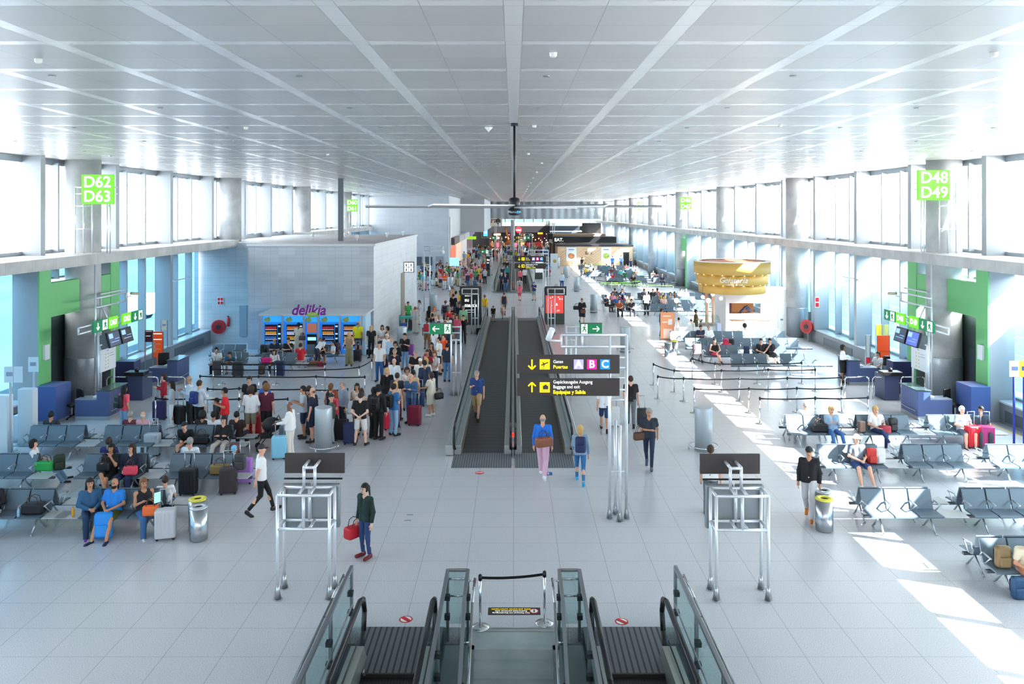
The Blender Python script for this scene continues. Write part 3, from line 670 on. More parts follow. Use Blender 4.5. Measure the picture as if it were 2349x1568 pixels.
# ---------------------------------------------------------------- seating
M_SEAT = mat('5d6e7b', .38, .1); M_SEATU = mat('56656f', .45); M_ARM = mat('b9c1c8', .3, .7); M_TAB = mat('b9bcbf', .4)
PIT = .58
def make_bench(n=3, table=1, lod=0, back=M_SEAT):
    """seats face -Y (the viewer); x runs from 0 to n*PIT, back plane near y=0, table beyond the right end (table=1) or left (-1)"""
    t = empty('bench_seat', 'x', 'bench')
    for i in range(n):
        a, b = i*PIT+.02, (i+1)*PIT-.02
        m = MB(); m.poly([(a, -.06, .43), (a, .0, .44), (a, .13, .87), (a, .10, .885), (a, -.045, .47)], (b-a, 0, 0)); m.obj('backrest', back, t)
        m = MB(); m.poly([(a, -.06, .42), (a, -.05, .46), (a, -.46, .45), (a, -.52, .43), (a, -.52, .40), (a, -.46, .415)], (b-a, 0, 0)); m.obj('seat', back, t)
        if not lod: MB().box(a+.01, b-.01, .05, .06, .62, .63).obj('back_seam', M_SEATU, t)
    for i in range(n+1):
        x = min(max(i*PIT, .0), n*PIT)
        m = MB(); m.tube([(x, .03, .56), (x, -.05, .665), (x, -.36, .64)], .017, 6)
        if not lod: m.tube([(x, -.33, .64), (x, -.12, .44)], .014, 6)
        m.obj('armrest', M_ARM, t)
    lo, hi = -.05, n*PIT+.05
    if table == 1: hi += .6
    if table == -1: lo -= .6
    MB().box(lo, hi, -.30, -.22, .33, .39, bev=.01).obj('beam', mat('4d565e', .4, .4), t)
    for x in (PIT*.55, n*PIT-PIT*.35):
        MB().tube([(x, -.26, .34), (x, -.50, .05), (x, -.56, .015)], .022, 6).tube([(x, -.26, .34), (x, .02, .05), (x, .08, .015)], .022, 6).obj('leg', M_ARM, t)
    if table:
        x0 = n*PIT+.02 if table == 1 else -.60
        MB().box(x0, x0+.58, -.52, -.04, .405, .43, bev=.008).obj('side_table', M_TAB, t)
        MB().cyl((x0+.29, -.28, .33), (x0+.29, -.28, .41), .03).obj('table_bracket', M_ARM, t)
    return t
BP = {}
def bench(px, D, label, n=3, table=1, rear=False, lod=0, group='rows of airport bench seats', X=None):
    k = (n, table, lod)
    if k not in BP: BP[k] = Pool(make_bench(n, table, lod))
    x = XD(px, D) if X is None else X
    if rear: return BP[k].put((x+n*PIT, D+.32, 0), pi, label, group)
    return BP[k].put((x, D, 0), 0, label, group)
def seatx(px, D, i): return XD(px, D)+PIT*(i+.5)
DA_, DB_, DC_ = 25.3, 22.3, 19.45
RA, RB, RC = 'third left seat row', 'second left seat row', 'front left seat row'
rows_near = [  # px of the left back corner, D, row text, unit text, rear unit?
 (65, DA_, RA, 'at its window end'), (237, DA_, RA, 'empty middle unit'), (404, DA_, RA, 'holding the man in a leather jacket'),
 (-60, DB_, RB, 'cut by the picture edge'), (190, DB_, RB, 'holding two women in dark clothes'), (388, DB_, RB, 'behind the black upright case'),
 (-45, DC_, RC, 'with a dark rucksack'), (206, DC_, RC, 'holding the couple and tablet woman'),
 (1803, 26.6, 'fourth right seat row', 'with the blonde woman on her phone'), (1966, 26.6, 'fourth right seat row', 'with the woman in a white tee'), (2130, 26.6, 'fourth right seat row', 'with the two men'),
 (1878, 23.2, 'third right seat row', 'with the man in a white hat'), (2072, 23.2, 'third right seat row', 'empty, in its middle'), (2268, 23.2, 'third right seat row', 'at the picture edge'),
 (1975, 19.5, 'second right seat row', 'behind the steel bins'), (2209, 19.5, 'second right seat row', 'at the picture edge'),
 (2250, 16.55, 'closest right seat row', 'with the bent man in beige')]
for (px, D, rt, ut) in rows_near:
    bench(px, D, 'slate blue bench of the %s, %s' % (rt, ut), table=-1 if px == 206 else 1)
    bench(px if px != 404 else 404, D+.02, 'turned-away bench, %s, backing the one %s' % (rt, ut), rear=True, table=-1)
MID = [(486, 41.0, 'wheelchair-marked bench unit by the stone wall', 3), (596, 41.0, 'bench unit before the left vending machine', 3), (702, 41.0, 'bench unit before the coffee machine', 3),
 (486, 38.6, 'bench before the left maze with two people bending over cases', 3), (598, 38.6, 'bench before the left maze with a dozing girl', 3)]
for (px, D, l, n) in MID: bench(px, D, 'slate ' + l, n, group='bench seats by the vending machines')
M3 = [(38.3, (1675.7, 1789)), (40.8, (1614, 1725)), (43.1, (1571, 1674, 1757)), (45.6, (1536.5, 1634, 1731.6))]
pos = ['at the walkway end', 'second from the walkway', 'farthest from the walkway']
for r, (D, ps) in enumerate(M3):
    for i, p in enumerate(ps): bench(p, D, 'slate bench %s, %s row below the gelato kiosk' % (pos[i], ('front', 'second', 'third', 'back')[r]), group='bench seats below the gelato kiosk', lod=1)
for r, (D, ps) in enumerate([(59.4, (1415.5, 1491.5, 1566)), (62, (1400, 1505, 1562)), (64.5, (1404, 1495, 1545)), (67.3, (1400, 1462, 1512, 1562))]):
    for i, p in enumerate(ps): bench(p, D, 'slate bench behind the gelato poster, %s from the walkway, %s row' % (('first', 'second', 'third', 'fourth')[i], ('front', 'second', 'third', 'back')[r]), group='middle-distance bench seats', lod=1)
for r in range(8):
    D = 83+2.75*r; x = 9.6 if r < 3 else 8.2
    for i in range(3 if r < 3 else 3): bench(0, D, 'distant slate bench, %s from the walkway, %s row before the wooden wall' % (('first', 'second', 'third')[i], ('first', 'second', 'third', 'fourth', 'fifth', 'sixth', 'seventh', 'eighth')[r]), group='distant bench seats', lod=1, X=x+2.4*i+(.2*r if r < 3 else 0))
# wheelchair marks on the seat backs
def icon(x, y, z, who):
    m = MB(); m.cyl((x, y, z+.07), (x, y-.004, z+.07), .018, n=10).box(x-.01, x+.01, y-.004, y, z, z+.05).box(x-.01, x+.035, y-.004, y, z, z+.012)
    for i in range(8): a = -.5-i*.5; b = a-.5; m.cyl((x+.04*cos(a), y-.002, z-.005+.04*sin(a)), (x+.04*cos(b), y-.002, z-.005+.04*sin(b)), .005, n=4)
    m.obj('wheelchair_mark', M_SW, who)
# ---------------------------------------------------------------- gates on both sides
M_GREEN = mat('70ba78', .5); M_GDOOR = mat('3d434a', .5)
def gate(s, codes, big, near=True):
    sd = 'left' if s < 0 else 'right'
    def bx(m, xa, xb, y0, y1, z0, z1, **k): m.box(min(s*xa, s*xb), max(s*xa, s*xb), y0, y1, z0, z1, **k); return m
    y0 = 29.25 if near else 29.25+16.95*3; dy = y0-29.25
    t = empty('gate_portal', 'green gate portal with dark doors behind the %s round column%s' % (sd, '' if near else ', past the gelato kiosk'), 'gate', (0, 0, 0))
    for a in (y0, y0+5.2): bx(MB(), 17.2, 17.26, a, a+.75, 0, 5.58).obj('green_pier', M_GREEN, t); bx(MB(), 17.26, 18.18, a, a+.75, 0, 5.58).obj('pier_core', M_FIN, t)
    for (a, b) in ((y0+.75, y0+2.76), (y0+4.14, y0+5.2)): bx(MB(), 17.22, 17.5, a, b, 3.7, 4.97).obj('green_lintel', M_GREEN, t)
    m = MB(); bx(m, 18.12, 18.18, y0+.75, y0+5.2, 0, 3.72); m.obj('door_wall', M_GDOOR, t)
    for q in (.9, 1.85, 4.2): bx(MB(), 18.08, 18.12, y0+q, y0+q+.9, .05, 2.3).obj('door_leaf', mat('4b5560', .4, .3), t)
    if not near: return
    bx(MB(), 17.1, 17.2, y0+.2, y0+.5, 2.2, 2.75, bev=.01).obj('reader_screen', mat('dfe3e6', .4), t)
    # service cabinet, desks
    def desk(y, lbl):
        t = empty('gate_desk', lbl, 'desk', (s*15.4, y, 0)); q = -s
        def b2(m, xa, xb, ya, yb, za, zb, **k): m.box(min(q*xa, q*xb), max(q*xa, q*xb), ya, yb, za, zb, **k); return m
        b2(MB(), .15, .6, 0, 1.3, .14, 1.06, bev=.005).obj('counter', M_BLUEG, t); b2(MB(), .12, .66, -.02, 1.34, 1.06, 1.1, bev=.005).obj('counter_top', mat('3f4c50', .15), t)
        b2(MB(), -.65, .15, 0, .06, .14, .74).obj('front_panel', M_BLUEG, t); b2(MB(), -.65, .15, .0, .6, .74, .77).obj('worktop', mat('8690a0', .3), t)
        b2(MB(), -.65, .6, .01, .07, 0, .14).obj('kick_plate', M_STEEL, t); b2(MB(), .56, .61, .05, 1.3, 0, .14).obj('kick_plate', M_STEEL, t)
        b2(MB(), -.05, .12, .1, .5, .77, .86, bev=.02).obj('printer', mat('d9dde0', .5), t)
        m = MB()
        for i in range(12): b2(m, .60, .606, .05+i*.105, .06+i*.105, .16, 1.04)
        m.obj('panel_groove', mat('36446b', .5), t)
        b2(MB(), .62, .64, .1, 1.25, .30, .33).obj('bumper_rail', M_STEEL, t)
        return t
    desk(29.5, 'blue gate desk with stepped counter nearest the viewer on the '+sd); desk(35.5, 'blue gate desk farther away on the %s, %s' % (sd, 'by the orange poster' if s < 0 else 'with the seated attendant'))
    o = bx(MB(), 16.4, 17.1, 28.9, 29.9, .12, 1.35, bev=.008).obj('service_cabinet', mat('3f568f', .45), label='tall blue cabinet by the green pier on the '+sd, cat='cabinet')
    bx(MB(), 16.42, 17.1, 28.92, 29.9, 0, .12).obj('kick_plate', M_STEEL, o)
    o = bx(MB(), 15.9, 16.7, 33.8, 34.4, 0, 1.35, bev=.008).obj('service_cabinet', mat('2c3560', .45), label='dark blue cabinet behind the notice board on the '+sd, cat='cabinet')
    o = bx(MB(), 15.0, 15.6, 32.6, 33.5, 0, 1.0, bev=.008).obj('boarding_reader', mat('3a4568', .45), label='low boarding card reader beside the hoop rails on the '+sd, cat='reader')
    m = MB(); bx(m, 14.9, 15.7, 32.5, 33.0, 1.0, 1.16, bev=.02).ball((s*15.3, 32.75, 1.22), .09); m.obj('scanner', M_BLACK, o)
    # office chair
    t = empty('office_chair', 'black swivel chair behind the near %s gate desk' % sd, 'chair', (s*16.25, 29.8, 0), .6*s)
    MB().box(-.25, .25, -.25, .25, .46, .54, bev=.03).obj('seat', M_BLACK, t); MB().box(-.23, .23, .2, .27, .62, 1.05, bev=.03).obj('backrest', M_BLACK, t); MB().cyl((0, 0, .12), (0, 0, .46), .03).cyl((0, .24, .5), (0, .26, .8), .02).obj('column', M_BLACK, t)
    m = MB()
    for k in range(5): a = 2*pi*k/5; m.cyl((0, 0, .13), (.3*cos(a), .3*sin(a), .07), .022); m.ball((.3*cos(a), .3*sin(a), .035), .035)
    m.obj('star_base', M_BLACK, t)
    if s < 0:
        t = empty('office_chair', 'black chair with orange frame behind the far left gate desk', 'chair', (-15.9, 36.6, 0), .3)
        MB().box(-.25, .25, -.25, .25, .46, .54, bev=.03).obj('seat', M_BLACK, t); MB().box(-.24, .24, .2, .27, .6, 1.2, bev=.03).obj('backrest', M_BLACK, t); MB().tube([(-.27, .1, 0), (-.27, .22, 1.25)], .02).obj('frame', mat('f05a1a', .4), t)
    # overhead gate signs on a pipe rig
    t = empty('gate_sign_rig', 'pipe rig with %s and %s signs, exit arrows and screens on the %s' % (codes[0], codes[1], sd), 'gate sign', (s*15.7, 31.0, 0))
    a = dict(n=8)
    for (yy, h) in ((-.5, 3.3), (.7, 3.3), (-.05, 5.6), (.35, 4.3)): MB().cyl((s*(.0 if yy in (-.5, .7) else .35), yy, 0), (s*(.0 if yy in (-.5, .7) else .35), yy, h), .04, n=10).obj('post', M_PIPE, t)
    m = MB()
    for z in (3.42, 3.2): m.cyl((0, -1.9, z), (0, 2.8, z), .035, **a)
    m.cyl((0, -1.9, 3.2), (0, -1.9, 3.42), .035, **a)
    for z in (.75, 2.55): m.cyl((0, -.5, z), (0, .7, z), .03, **a)
    for z in (4.3, 3.95): m.cyl((s*.3, -.1, z), (s*.3, 2.3, z), .035, **a)
    m.cyl((s*.3, 2.3, 3.95), (s*.3, 2.3, 4.3), .035, **a).cyl((0, .35, 3.3), (s*.3, .35, 3.95), .03, **a); m.obj('arms', M_PIPE, t)
    MB().cyl((s*.3, 2.3, 4.1), (s*.3, 2.75, 4.12), .02, **a).cyl((s*.3-.0, 2.7, 4.22), (s*.1, 3.0, 4.18), .06, n=12).obj('camera_unit', mat('b9b29a', .4), t)
    rz = Matrix.Rotation(0, 3, 'Z')
    def face(y, w, kind, txt=''):
        h = .44; e = mk('sign_panel', None); 
        bpy.data.objects.remove(e)
        b = MB(); b.box(-w/2, w/2, -.03, .03, -h/2, h/2, bev=.006); o = b.obj('sign_panel', M_LIME if kind == 'g' else M_EXIT, t); o.location = (-s*.1, y, 3.33); o.rotation_euler = (0, 0, -s*pi/2)
        if kind == 'g': text(txt, .30, (0, -.035, 0), M_SW, o, bold=.008)
        else:
            m = MB(); m.box(w*.10, w*.42, -.038, -.031, -h*.42, h*.42); m.obj('door_symbol', M_SW, o); m = MB(); runner(m, h*.95, w*.26, 0, -.042); m.obj('running_figure', M_EXIT, o); m = MB(); arrow(m, -w*.22, 0, h*.6, -pi/2, .02, -.036); m.obj('arrow', M_SW, o)
        if s < 0: o.rotation_euler = (0, 0, pi/2)
    cs = codes if s > 0 else codes
    if s < 0: face(-.55, 1.1, 'e'); face(.38, .75, 'g', cs[0]); face(1.48, .75, 'g', cs[1]); face(2.4, 1.0, 'e')
    else: face(2.4, 1.0, 'e'); face(1.48, .75, 'g', cs[0]); face(.38, .75, 'g', cs[1]); face(-.55, 1.1, 'e')
    for k, yy in enumerate((.15, 1.15)):
        o = MB().box(-.45, .45, -.04, .04, -.30, .30, bev=.01).obj('monitor', M_BLACK, t); o.location = (-s*.25, yy, 2.72); o.rotation_euler = (radians(-14), 0, pi/2 if s < 0 else -pi/2)
        o2 = MB().box(-.41, .41, -.046, -.04, -.26, .26).obj('screen', mat('15233f' if k ^ (s < 0) else '0a0d12', .3, emit=.6) if s < 0 else mat('3a4fb0' if k == 0 else '16263c', .3, emit=.6), o)
        MB().box(-.38, -.08, -.05, -.046, .04, .22).box(.0, .36, -.05, -.046, -.02, .0).box(-.3, .3, -.05, -.046, -.12, -.10).obj('screen_text', mat('6f92d8', .3, emit=.7), o2)
        o = MB().box(-.4, .4, .04, .35, -.26, .26, bev=.02).obj('monitor_hood', mat('6a7075', .5), t); o.location = (-s*.25, yy, 2.72); o.rotation_euler = (radians(-14), 0, pi/2 if s < 0 else -pi/2)
    o = MB().box(-.60, .60, -.02, .02, -.42, .42).obj('notice_board', mat('dfe6ec', .4), t); o.location = (-s*.05, .1, 1.95); o.rotation_euler = (0, 0, pi/2 if s < 0 else -pi/2)
    m = MB()
    for r in range(5):
        for c in range(2): m.cyl((-.2+.2*c, -.025, .22-.13*r), (-.2+.2*c, -.021, .22-.13*r), .03, n=10)
    m.obj('bag_symbols', mat('d8c63a', .5), o)
    MB().box(-.1, .02, -.026, -.02, .33, .36).box(.1, .45, -.025, -.02, .1, .12).box(.1, .4, -.025, -.02, .2, .215).obj('notice_text', mat('8f9aa6', .5), o)
    # hanging square gate sign standing on the ledge
    px, py0, py1 = ((225, 400, 468) if s < 0 else (2141, 390, 459)); D = 31.5
    t = empty('gate_number_sign', 'large lime square reading %s over %s above the ledge on the %s' % (big[0], big[1], sd), 'gate sign', (XD(px, D), D, 0))
    z1, z0 = ZD(py0, D), ZD(py1, D)
    b = MB().box(-.62, .62, -.06, .06, z0, z1, bev=.01).obj('sign_board', M_LIME, t)
    text(big[0], .62, (0, -.07, z1-.31), M_SW, b, bold=.012); text(big[1], .62, (0, -.07, z0+.29), M_SW, b, bold=.012)
    m = MB(); e = 1 if s > 0 else -1
    for x in (e*.95, e*.62, e*.28, -e*.3, -e*.42): m.cyl((x, .1, 6.0), (x, .1, z1-.5 if abs(x) > .9 else z0+.1), .028, n=8)
    for z in (6.95, 7.85): m.cyl((e*.28, .1, z), (e*.95, .1, z), .022, n=8).cyl((-e*.3, .1, z), (-e*.42, .1, z), .022, n=8)
    for z in (z1-.5, z1-.75): m.cyl((-e*.7, .1, z), (e*.95, .1, z), .022, n=8)
    m.obj('pipe_frame', M_PIPE, t)
gate(-1, ('D63', 'D62'), ('D62', 'D63')); gate(1, ('D48', 'D49'), ('D48', 'D49')); gate(1, None, None, near=False)
def smallsign(px, py0, py1, w, D, a, b, l):
    t = empty('gate_number_sign', l, 'gate sign', (XD(px, D), D, 0)); z1, z0 = ZD(py0, D), ZD(py1, D); W2 = w*D/F_/2
    o = MB().box(-W2, W2, -.06, .06, z0, z1).obj('sign_board', M_LIME, t); text(a, .55, (0, -.07, z1-(z1-z0)*.27), M_SW, o, bold=.012); text(b, .55, (0, -.07, z0+(z1-z0)*.24), M_SW, o, bold=.012)
    m = MB(); [m.cyl((x, .1, 6.0), (x, .1, z0+.1), .03, n=6) for x in (-.3, .0, .45, .7)]; m.obj('pipe_frame', M_PIPE, t)
smallsign(808, 457, 485, 24, 79, 'D60', 'D61', 'lime square reading D60 over D61 above the stone block roof')
smallsign(1573, 452, 480, 26, 79, 'D46', 'D47', 'lime square reading D46 over D47 above the right ledge')
smallsign(1466, 463, 481, 16.5, 112, 'D44', 'D45', 'small lime square reading D44 over D45, partly behind a fan blade')
# hanging linear lamps, posters and sign posts near the windows
def lamp(px, py, D, l, ln=1.2, rz=0):
    x, z = XD(px, D), ZD(py, D); t = empty('linear_lamp', l, 'lamp', (x, D, z), rz, 'thin lamps hung on wires near the windows')
    MB().box(-.04, .04, -ln/2, ln/2, -.03, .03, bev=.01).obj('body', mat('c9ced6', .4), t)
    MB().cyl((0, -ln/2+.1, .03), (0, -ln/2+.1, ZC-z), .004, n=4).obj('wire', M_STEEL, t)
lamp(257, 669, 33, 'thin white bar lamp hung before the left green pier', 1.9); lamp(416, 640, 42, 'thin white bar lamp hung before the left lower windows', 2.1)
lamp(2100, 665, 33.5, 'thin white bar lamp hung before the right green pier', 1.9); lamp(1952, 637, 42, 'thin white bar lamp hung before the right lower windows', 2.1)
def poster(px, py0, py1, w, D, m_, l, name='poster_stand', glassy=False, bars=()):
    x = XD(px, D); z0, z1 = max(0.02, ZD(py1, D)), ZD(py0, D); W2 = w*D/F_/2; t = empty(name, l, 'poster stand', (x, D, 0))
    f = MB().box(-W2, W2, -.02, .02, z0, z1).obj('panel', m_, t)
    for (u0, u1, v0, v1, mm) in bars: MB().box(-W2+2*W2*u0, -W2+2*W2*u1, -.028, -.02, z0+(z1-z0)*v0, z0+(z1-z0)*v1).obj('print', mm, f)
    m = MB(); m.box(-W2-.02, -W2, -.03, .03, 0, z1).box(W2, W2+.02, -.03, .03, 0, z1).box(-W2, W2, -.2, .2, 0, .03); m.obj('frame', M_STEEL, t); return t
OR = mat('e8501e', .4, emit=.1)
poster(362, 760, 819, 24, 37, OR, 'orange upright poster beside the far left gate desk', bars=((.1, .9, .9, .93, M_SW), (.1, .9, .68, .71, M_SW), (.2, .8, .3, .34, mat('f6a070', .5)), (.2, .8, .5, .54, mat('f6a070', .5)), (.1, .3, .2, .6, mat('f0b9a0', .5))))
poster(342, 757, 784, 17, 36.5, mat('4a2030', .4), 'maroon notice board in front of the orange poster on the left', bars=((.1, .7, .5, .53, M_SW), (.1, .9, .9, .92, M_SW)))
poster(377, 734, 756, 13, 38, mat('d8d4c0', .4), 'cream notice on a blue pole by the left windows', bars=((.2, .8, .4, .6, mat('8d8fb0', .5)),))
poster(2026, 769, 830, 28, 37, OR, 'plain orange upright poster behind the seated attendant', bars=((.0, 1, .4, .42, mat('c8380f', .4)),))
poster(1991, 768, 832, 9, 36, mat('cfe0ea', .4), 'slim framed poster with a red foot behind the right far desk', bars=((0, 1, 0, .2, mat('e02840', .4)),))
poster(2016, 744, 769, 14, 38.5, mat('ead23a', .4), 'yellow notice sheet above the orange poster on the right'); poster(2033, 744, 768, 10, 38.8, mat('e9d96a', .4), 'paler yellow notice sheet right of its neighbour above the orange poster')
poster(1531, 716, 779, 31, 48.1, mat('f2a070', .5), 'orange gelato advert panel standing at the seats below the kiosk', bars=((.55, .85, .55, .75, M_WHITE), (.15, .75, .85, .88, M_WHITE), (.12, .5, .62, .66, M_WHITE), (.2, .85, .05, .4, mat('f7d8c4', .5))))
def boardpost(px, py, D, c, l, sheets=1, base='1a2a9a'):
    x, z = XD(px, D), ZD(py, D); t = empty('sign_post', l, 'sign post', (x, D, 0))
    MB().cyl((0, 0, 0), (0, 0, .07), .21, n=24).obj('base', mat(base, .4), t); MB().cyl((0, 0, 0), (0, 0, z), .035, n=12).obj('pole', mat(base, .4), t)
    for k in range(sheets): MB().box(-.17+.3*k, .17+.3*k if sheets < 2 else .1+.3*k, -.05, -.03, z-.25, z+.25).obj('sheet', mat(c, .5), t)
    MB().box(-.1, .1, -.058, -.05, z-.05, z+.08).obj('print', mat('3a4aa8' if c[0] in 'fe' else '8f9db0', .5), t); return t
boardpost(2326, 845, 25.7, 'f3d58a', 'yellow baggage size sign on a blue pole by the right window'); boardpost(2349, 845, 25.0, 'eedc30', 'bright yellow sign on a blue pole cut by the right picture edge')
boardpost(24, 858, 25.3, 'c9dde6', 'post with two white sheets by the left window wall', 2, 'a9b4bd'); boardpost(78, 835, 27.5, 'c9dde6', 'metal post with a framed sheet beside the left green pier', 1, 'a9b4bd')
for (px, y0, y1, D, w, c, l, k) in ((64, 890, 990, 26.5, .5, 'c9d6de', 'white upright kiosk panel by the left green pier', 1), (8, 905, 1000, 25.5, .45, 'd5dde2', 'white upright panel cut by the left picture edge', 1), (48, 950, 980, 26.9, .35, 'd2dde6', 'small white floor box between the left window posts', 0)):
    x = XD(px, D); z1 = ZD(y0, D); o = MB().box(x-w/2, x+w/2, D-.15, D+.15, 0, z1, bev=.02).obj('info_kiosk', mat(c, .4), label=l, cat='kiosk'); MB().box(x-w*.6, x+w*.6, D-.3, D+.3, 0, .03).obj('base', M_STEEL, o)
# fire gear
def hose(x, y, z, l, rot):
    t = empty('hose_reel', l, 'hose reel', (x, y, z), rot)
    MB().cyl((0, -.16, 0), (0, .0, 0), .40, n=40).obj('drum', M_RED, t); MB().cyl((0, -.165, 0), (0, -.16, 0), .33, n=36).obj('face', mat('a01820', .4), t); MB().cyl((0, -.2, 0), (0, -.16, 0), .13, n=20).obj('hub', mat('2a2226', .5), t)
hose(XD(500, 46.8), 46.995, ZD(750, 46.8), 'big red fire hose reel on the stone wall left of the vending seats', 0)
t = empty('fire_extinguisher', 'small red extinguisher on the stone wall beside the hose reel', 'fire extinguisher', (XD(523.5, 46.9), 46.915, ZD(748, 46.9)))
MB().cyl((0, 0, 0), (0, 0, .45), .08, n=14).ball((0, 0, .45), .08).obj('cylinder', M_RED, t); MB().cyl((0, 0, .5), (0, 0, .58), .03).box(-.08, .04, -.02, .02, .56, .6).obj('valve', M_BLACK, t)
t = empty('fire_sign', 'red and white fire equipment sign on the stone wall above the hose reel', 'sign', (XD(505, 46.9), 46.95, ZD(690, 46.9))); MB().box(-.17, .17, -.02, 0, -.22, .22).obj('plate', M_WHITE, t)
for (a, b) in ((-.15, .02), (.02, .02), (-.15, -.2), (.02, -.2)): MB().box(a, a+.13, -.03, -.02, b, b+.17).obj('symbol', M_RED, t)
MB().box(XD(549, 46.9), XD(566, 46.9), 46.9, 46.99, ZD(771, 46.9), ZD(701, 46.9)).obj('wall_cupboard', mat('8a97a5', .5), label='grey metal cupboard door set in the stone wall beside the block', cat='cabinet door')
t = empty('hose_post', 'grey post by the right windows carrying a red hose reel on its side', 'post', (XD(1859, 47.5)-.6, 47.5, 0)); MB().box(.45, .62, -.08, .08, 0, 1.75).obj('post', mat('7b838a', .4, .4), t)
hose(17.30, 47.42, ZD(748, 47.5), 'red hose reel on the grey post before the gelato kiosk wall', -1.0)
t = empty('fire_sign', 'red and white fire sign on the right window fin above the hose reel', 'sign', (17.62, 46.99, ZD(692, 47))); MB().box(-.12, .12, -.2, -.17, -.3, .3).obj('plate', M_WHITE, t); MB().box(-.1, .1, -.21, -.2, .03, .27).box(-.1, .1, -.21, -.2, -.27, -.03).obj('symbol', M_RED, t)
# toilet sign and cleaning trolley wall items
t = empty('toilet_sign', 'lit square toilet pictogram sign on the side of the stone block', 'sign', (XD(938, 57), 57, ZD(612.5, 57)))
MB().box(-.37, .37, -.08, .08, -.37, .37, bev=.02).obj('frame', M_DARK, t)
for a in (-.17, .17):
    for b in (-.17, .17):
        q = MB().box(a-.155, a+.155, -.09, -.08, b-.155, b+.155).obj('light_tile', mat('e8edf6', .4, emit=.5), t)
        MB().ball((a, -.1, b+.07), .035, 8, 6, (1, .2, 1)).box(a-.04, a+.04, -.1, -.09, b-.1, b+.03).obj('pictogram', M_DARK, q)
# ---------------------------------------------------------------- vending kiosk
M_VBL = mat('1f78cf', .35, emit=.25); M_ALU = mat('c8cdd2', .3, .6)
D0 = 43.3
t = empty('vending_kiosk', 'long aluminium canopy frame housing five vending machines against the stone block', 'kiosk', (0, D0, 0))
xa, xb = XD(600, D0), XD(843, D0); ztop = ZD(718, D0)
MB().poly([(xa, -.5, ztop-.08), (xb, -.5, ztop-.08), (xb+.1, 1.45, ztop+.0), (xa+.1, 1.45, ztop+.0)], (0, 0, .1)).obj('canopy', mat('d3d8db', .4, .3), t)
for px in (602, 653, 701.5, 734.5, 783.5, 831): MB().box(XD(px, D0)-.05, XD(px, D0)+.05, -.42, -.3, 0, ztop-.08).obj('upright', M_ALU, t)
q = MB().box(XD(834, D0), XD(841.5, D0), -.4, 1.2, .02, ztop-.1).obj('side_advert', mat('b9dcf0', .4), t)
text('delikia', .78, (XD(712.5, D0), -.5, ZD(709, D0)), mat('8a1f96', .4), t, shear=.25, bold=.018, xs=.92); MB().ball((XD(722, D0), -.55, ZD(718.5, D0)), .30, 24, 10, (1.02, .1, .42)).obj('fresh_leaf', mat('a6cc2a', .4), t)
text('fresh', .2, (XD(722, D0), -.6, ZD(718, D0)), mat('f0f6c8', .4), t, shear=.2)
def vend(pa, pb, l, drinks, coffee=False):
    x0, x1 = XD(pa, D0)+.03, XD(pb, D0)-.03; w = x1-x0; t = empty('vending_machine', l, 'vending machine', (x0, D0, 0), group='vending machines')
    MB().box(0, w, -.25, .6, .08, 1.75, bev=.01).obj('cabinet', M_VBL, t); MB().box(0, w, -.3, .6, 1.76, 2.08).obj('header', mat('2f9ae0', .4, emit=.3), t)
    MB().ball((w*.22, -.31, 1.88), .12, 12, 8, (1.4, .1, 1)).ball((w*.3, -.32, 1.98), .06, 10, 6, (1, .2, 1)).obj('header_picture', mat('a9b860', .5), t)
    if coffee:
        MB().box(w*.1, w*.9, -.28, -.25, 1.2, 1.68).obj('screen', mat('a0604a', .4, emit=.3), t); MB().box(w*.08, w*.92, -.28, -.25, .5, 1.1).obj('front', M_BLACK, t); MB().box(w*.14, w*.86, -.29, -.28, .78, .95).obj('serving_light', mat('7fd0f5', .4, emit=.8), t); return
    f = MB().box(w*.08, w*.74, -.27, -.25, .3, 1.62).obj('window', mat('12203a', .2), t); MB().box(w*.78, w*.96, -.28, -.25, .3, 1.66).obj('control_panel', M_BLACK, t)
    for k, z in enumerate((1.55, 1.15, .9, .6)): MB().box(w*.8, w*.93, -.29, -.28, z-.06, z+.02).obj('panel_item', mat('bcd8ee', .4, emit=.3), t)
    cols = (['c83040', 'e8a030', '3a70c0', '4a90d8', '5aa0e0'], ['e88a40', 'd8d0f0', 'd8a030', 'e8e0d8', '4a90d8'])[drinks]
    for r in range(5):
        z = 1.60-.26*(r+1); MB().box(w*.1, w*.72, -.285, -.27, z, z+.025).obj('shelf', mat('dfe6ea', .4, emit=.2), t)
        m = MB()
        for i in range(8): xx = w*(.14+.075*i); m.cyl((xx, -.285, z+.025), (xx, -.285, z+.15), .028, n=8).cyl((xx, -.285, z+.15), (xx, -.285, z+.19), .014, n=6)
        m.obj('drinks', mat(cols[r], .4, emit=.15), t, kind='stuff')
vend(607, 651, 'blue drinks vending machine at the far end by the hose reel', 0); vend(656, 700, 'blue snack vending machine with the woman in a long beige dress', 1); vend(704, 732.5, 'narrow coffee machine with a boy bending at it', 0, True)
vend(737, 781.5, 'blue drinks vending machine right of the coffee machine', 0); vend(786, 830, 'blue snack vending machine with the man in a yellow tee', 1)
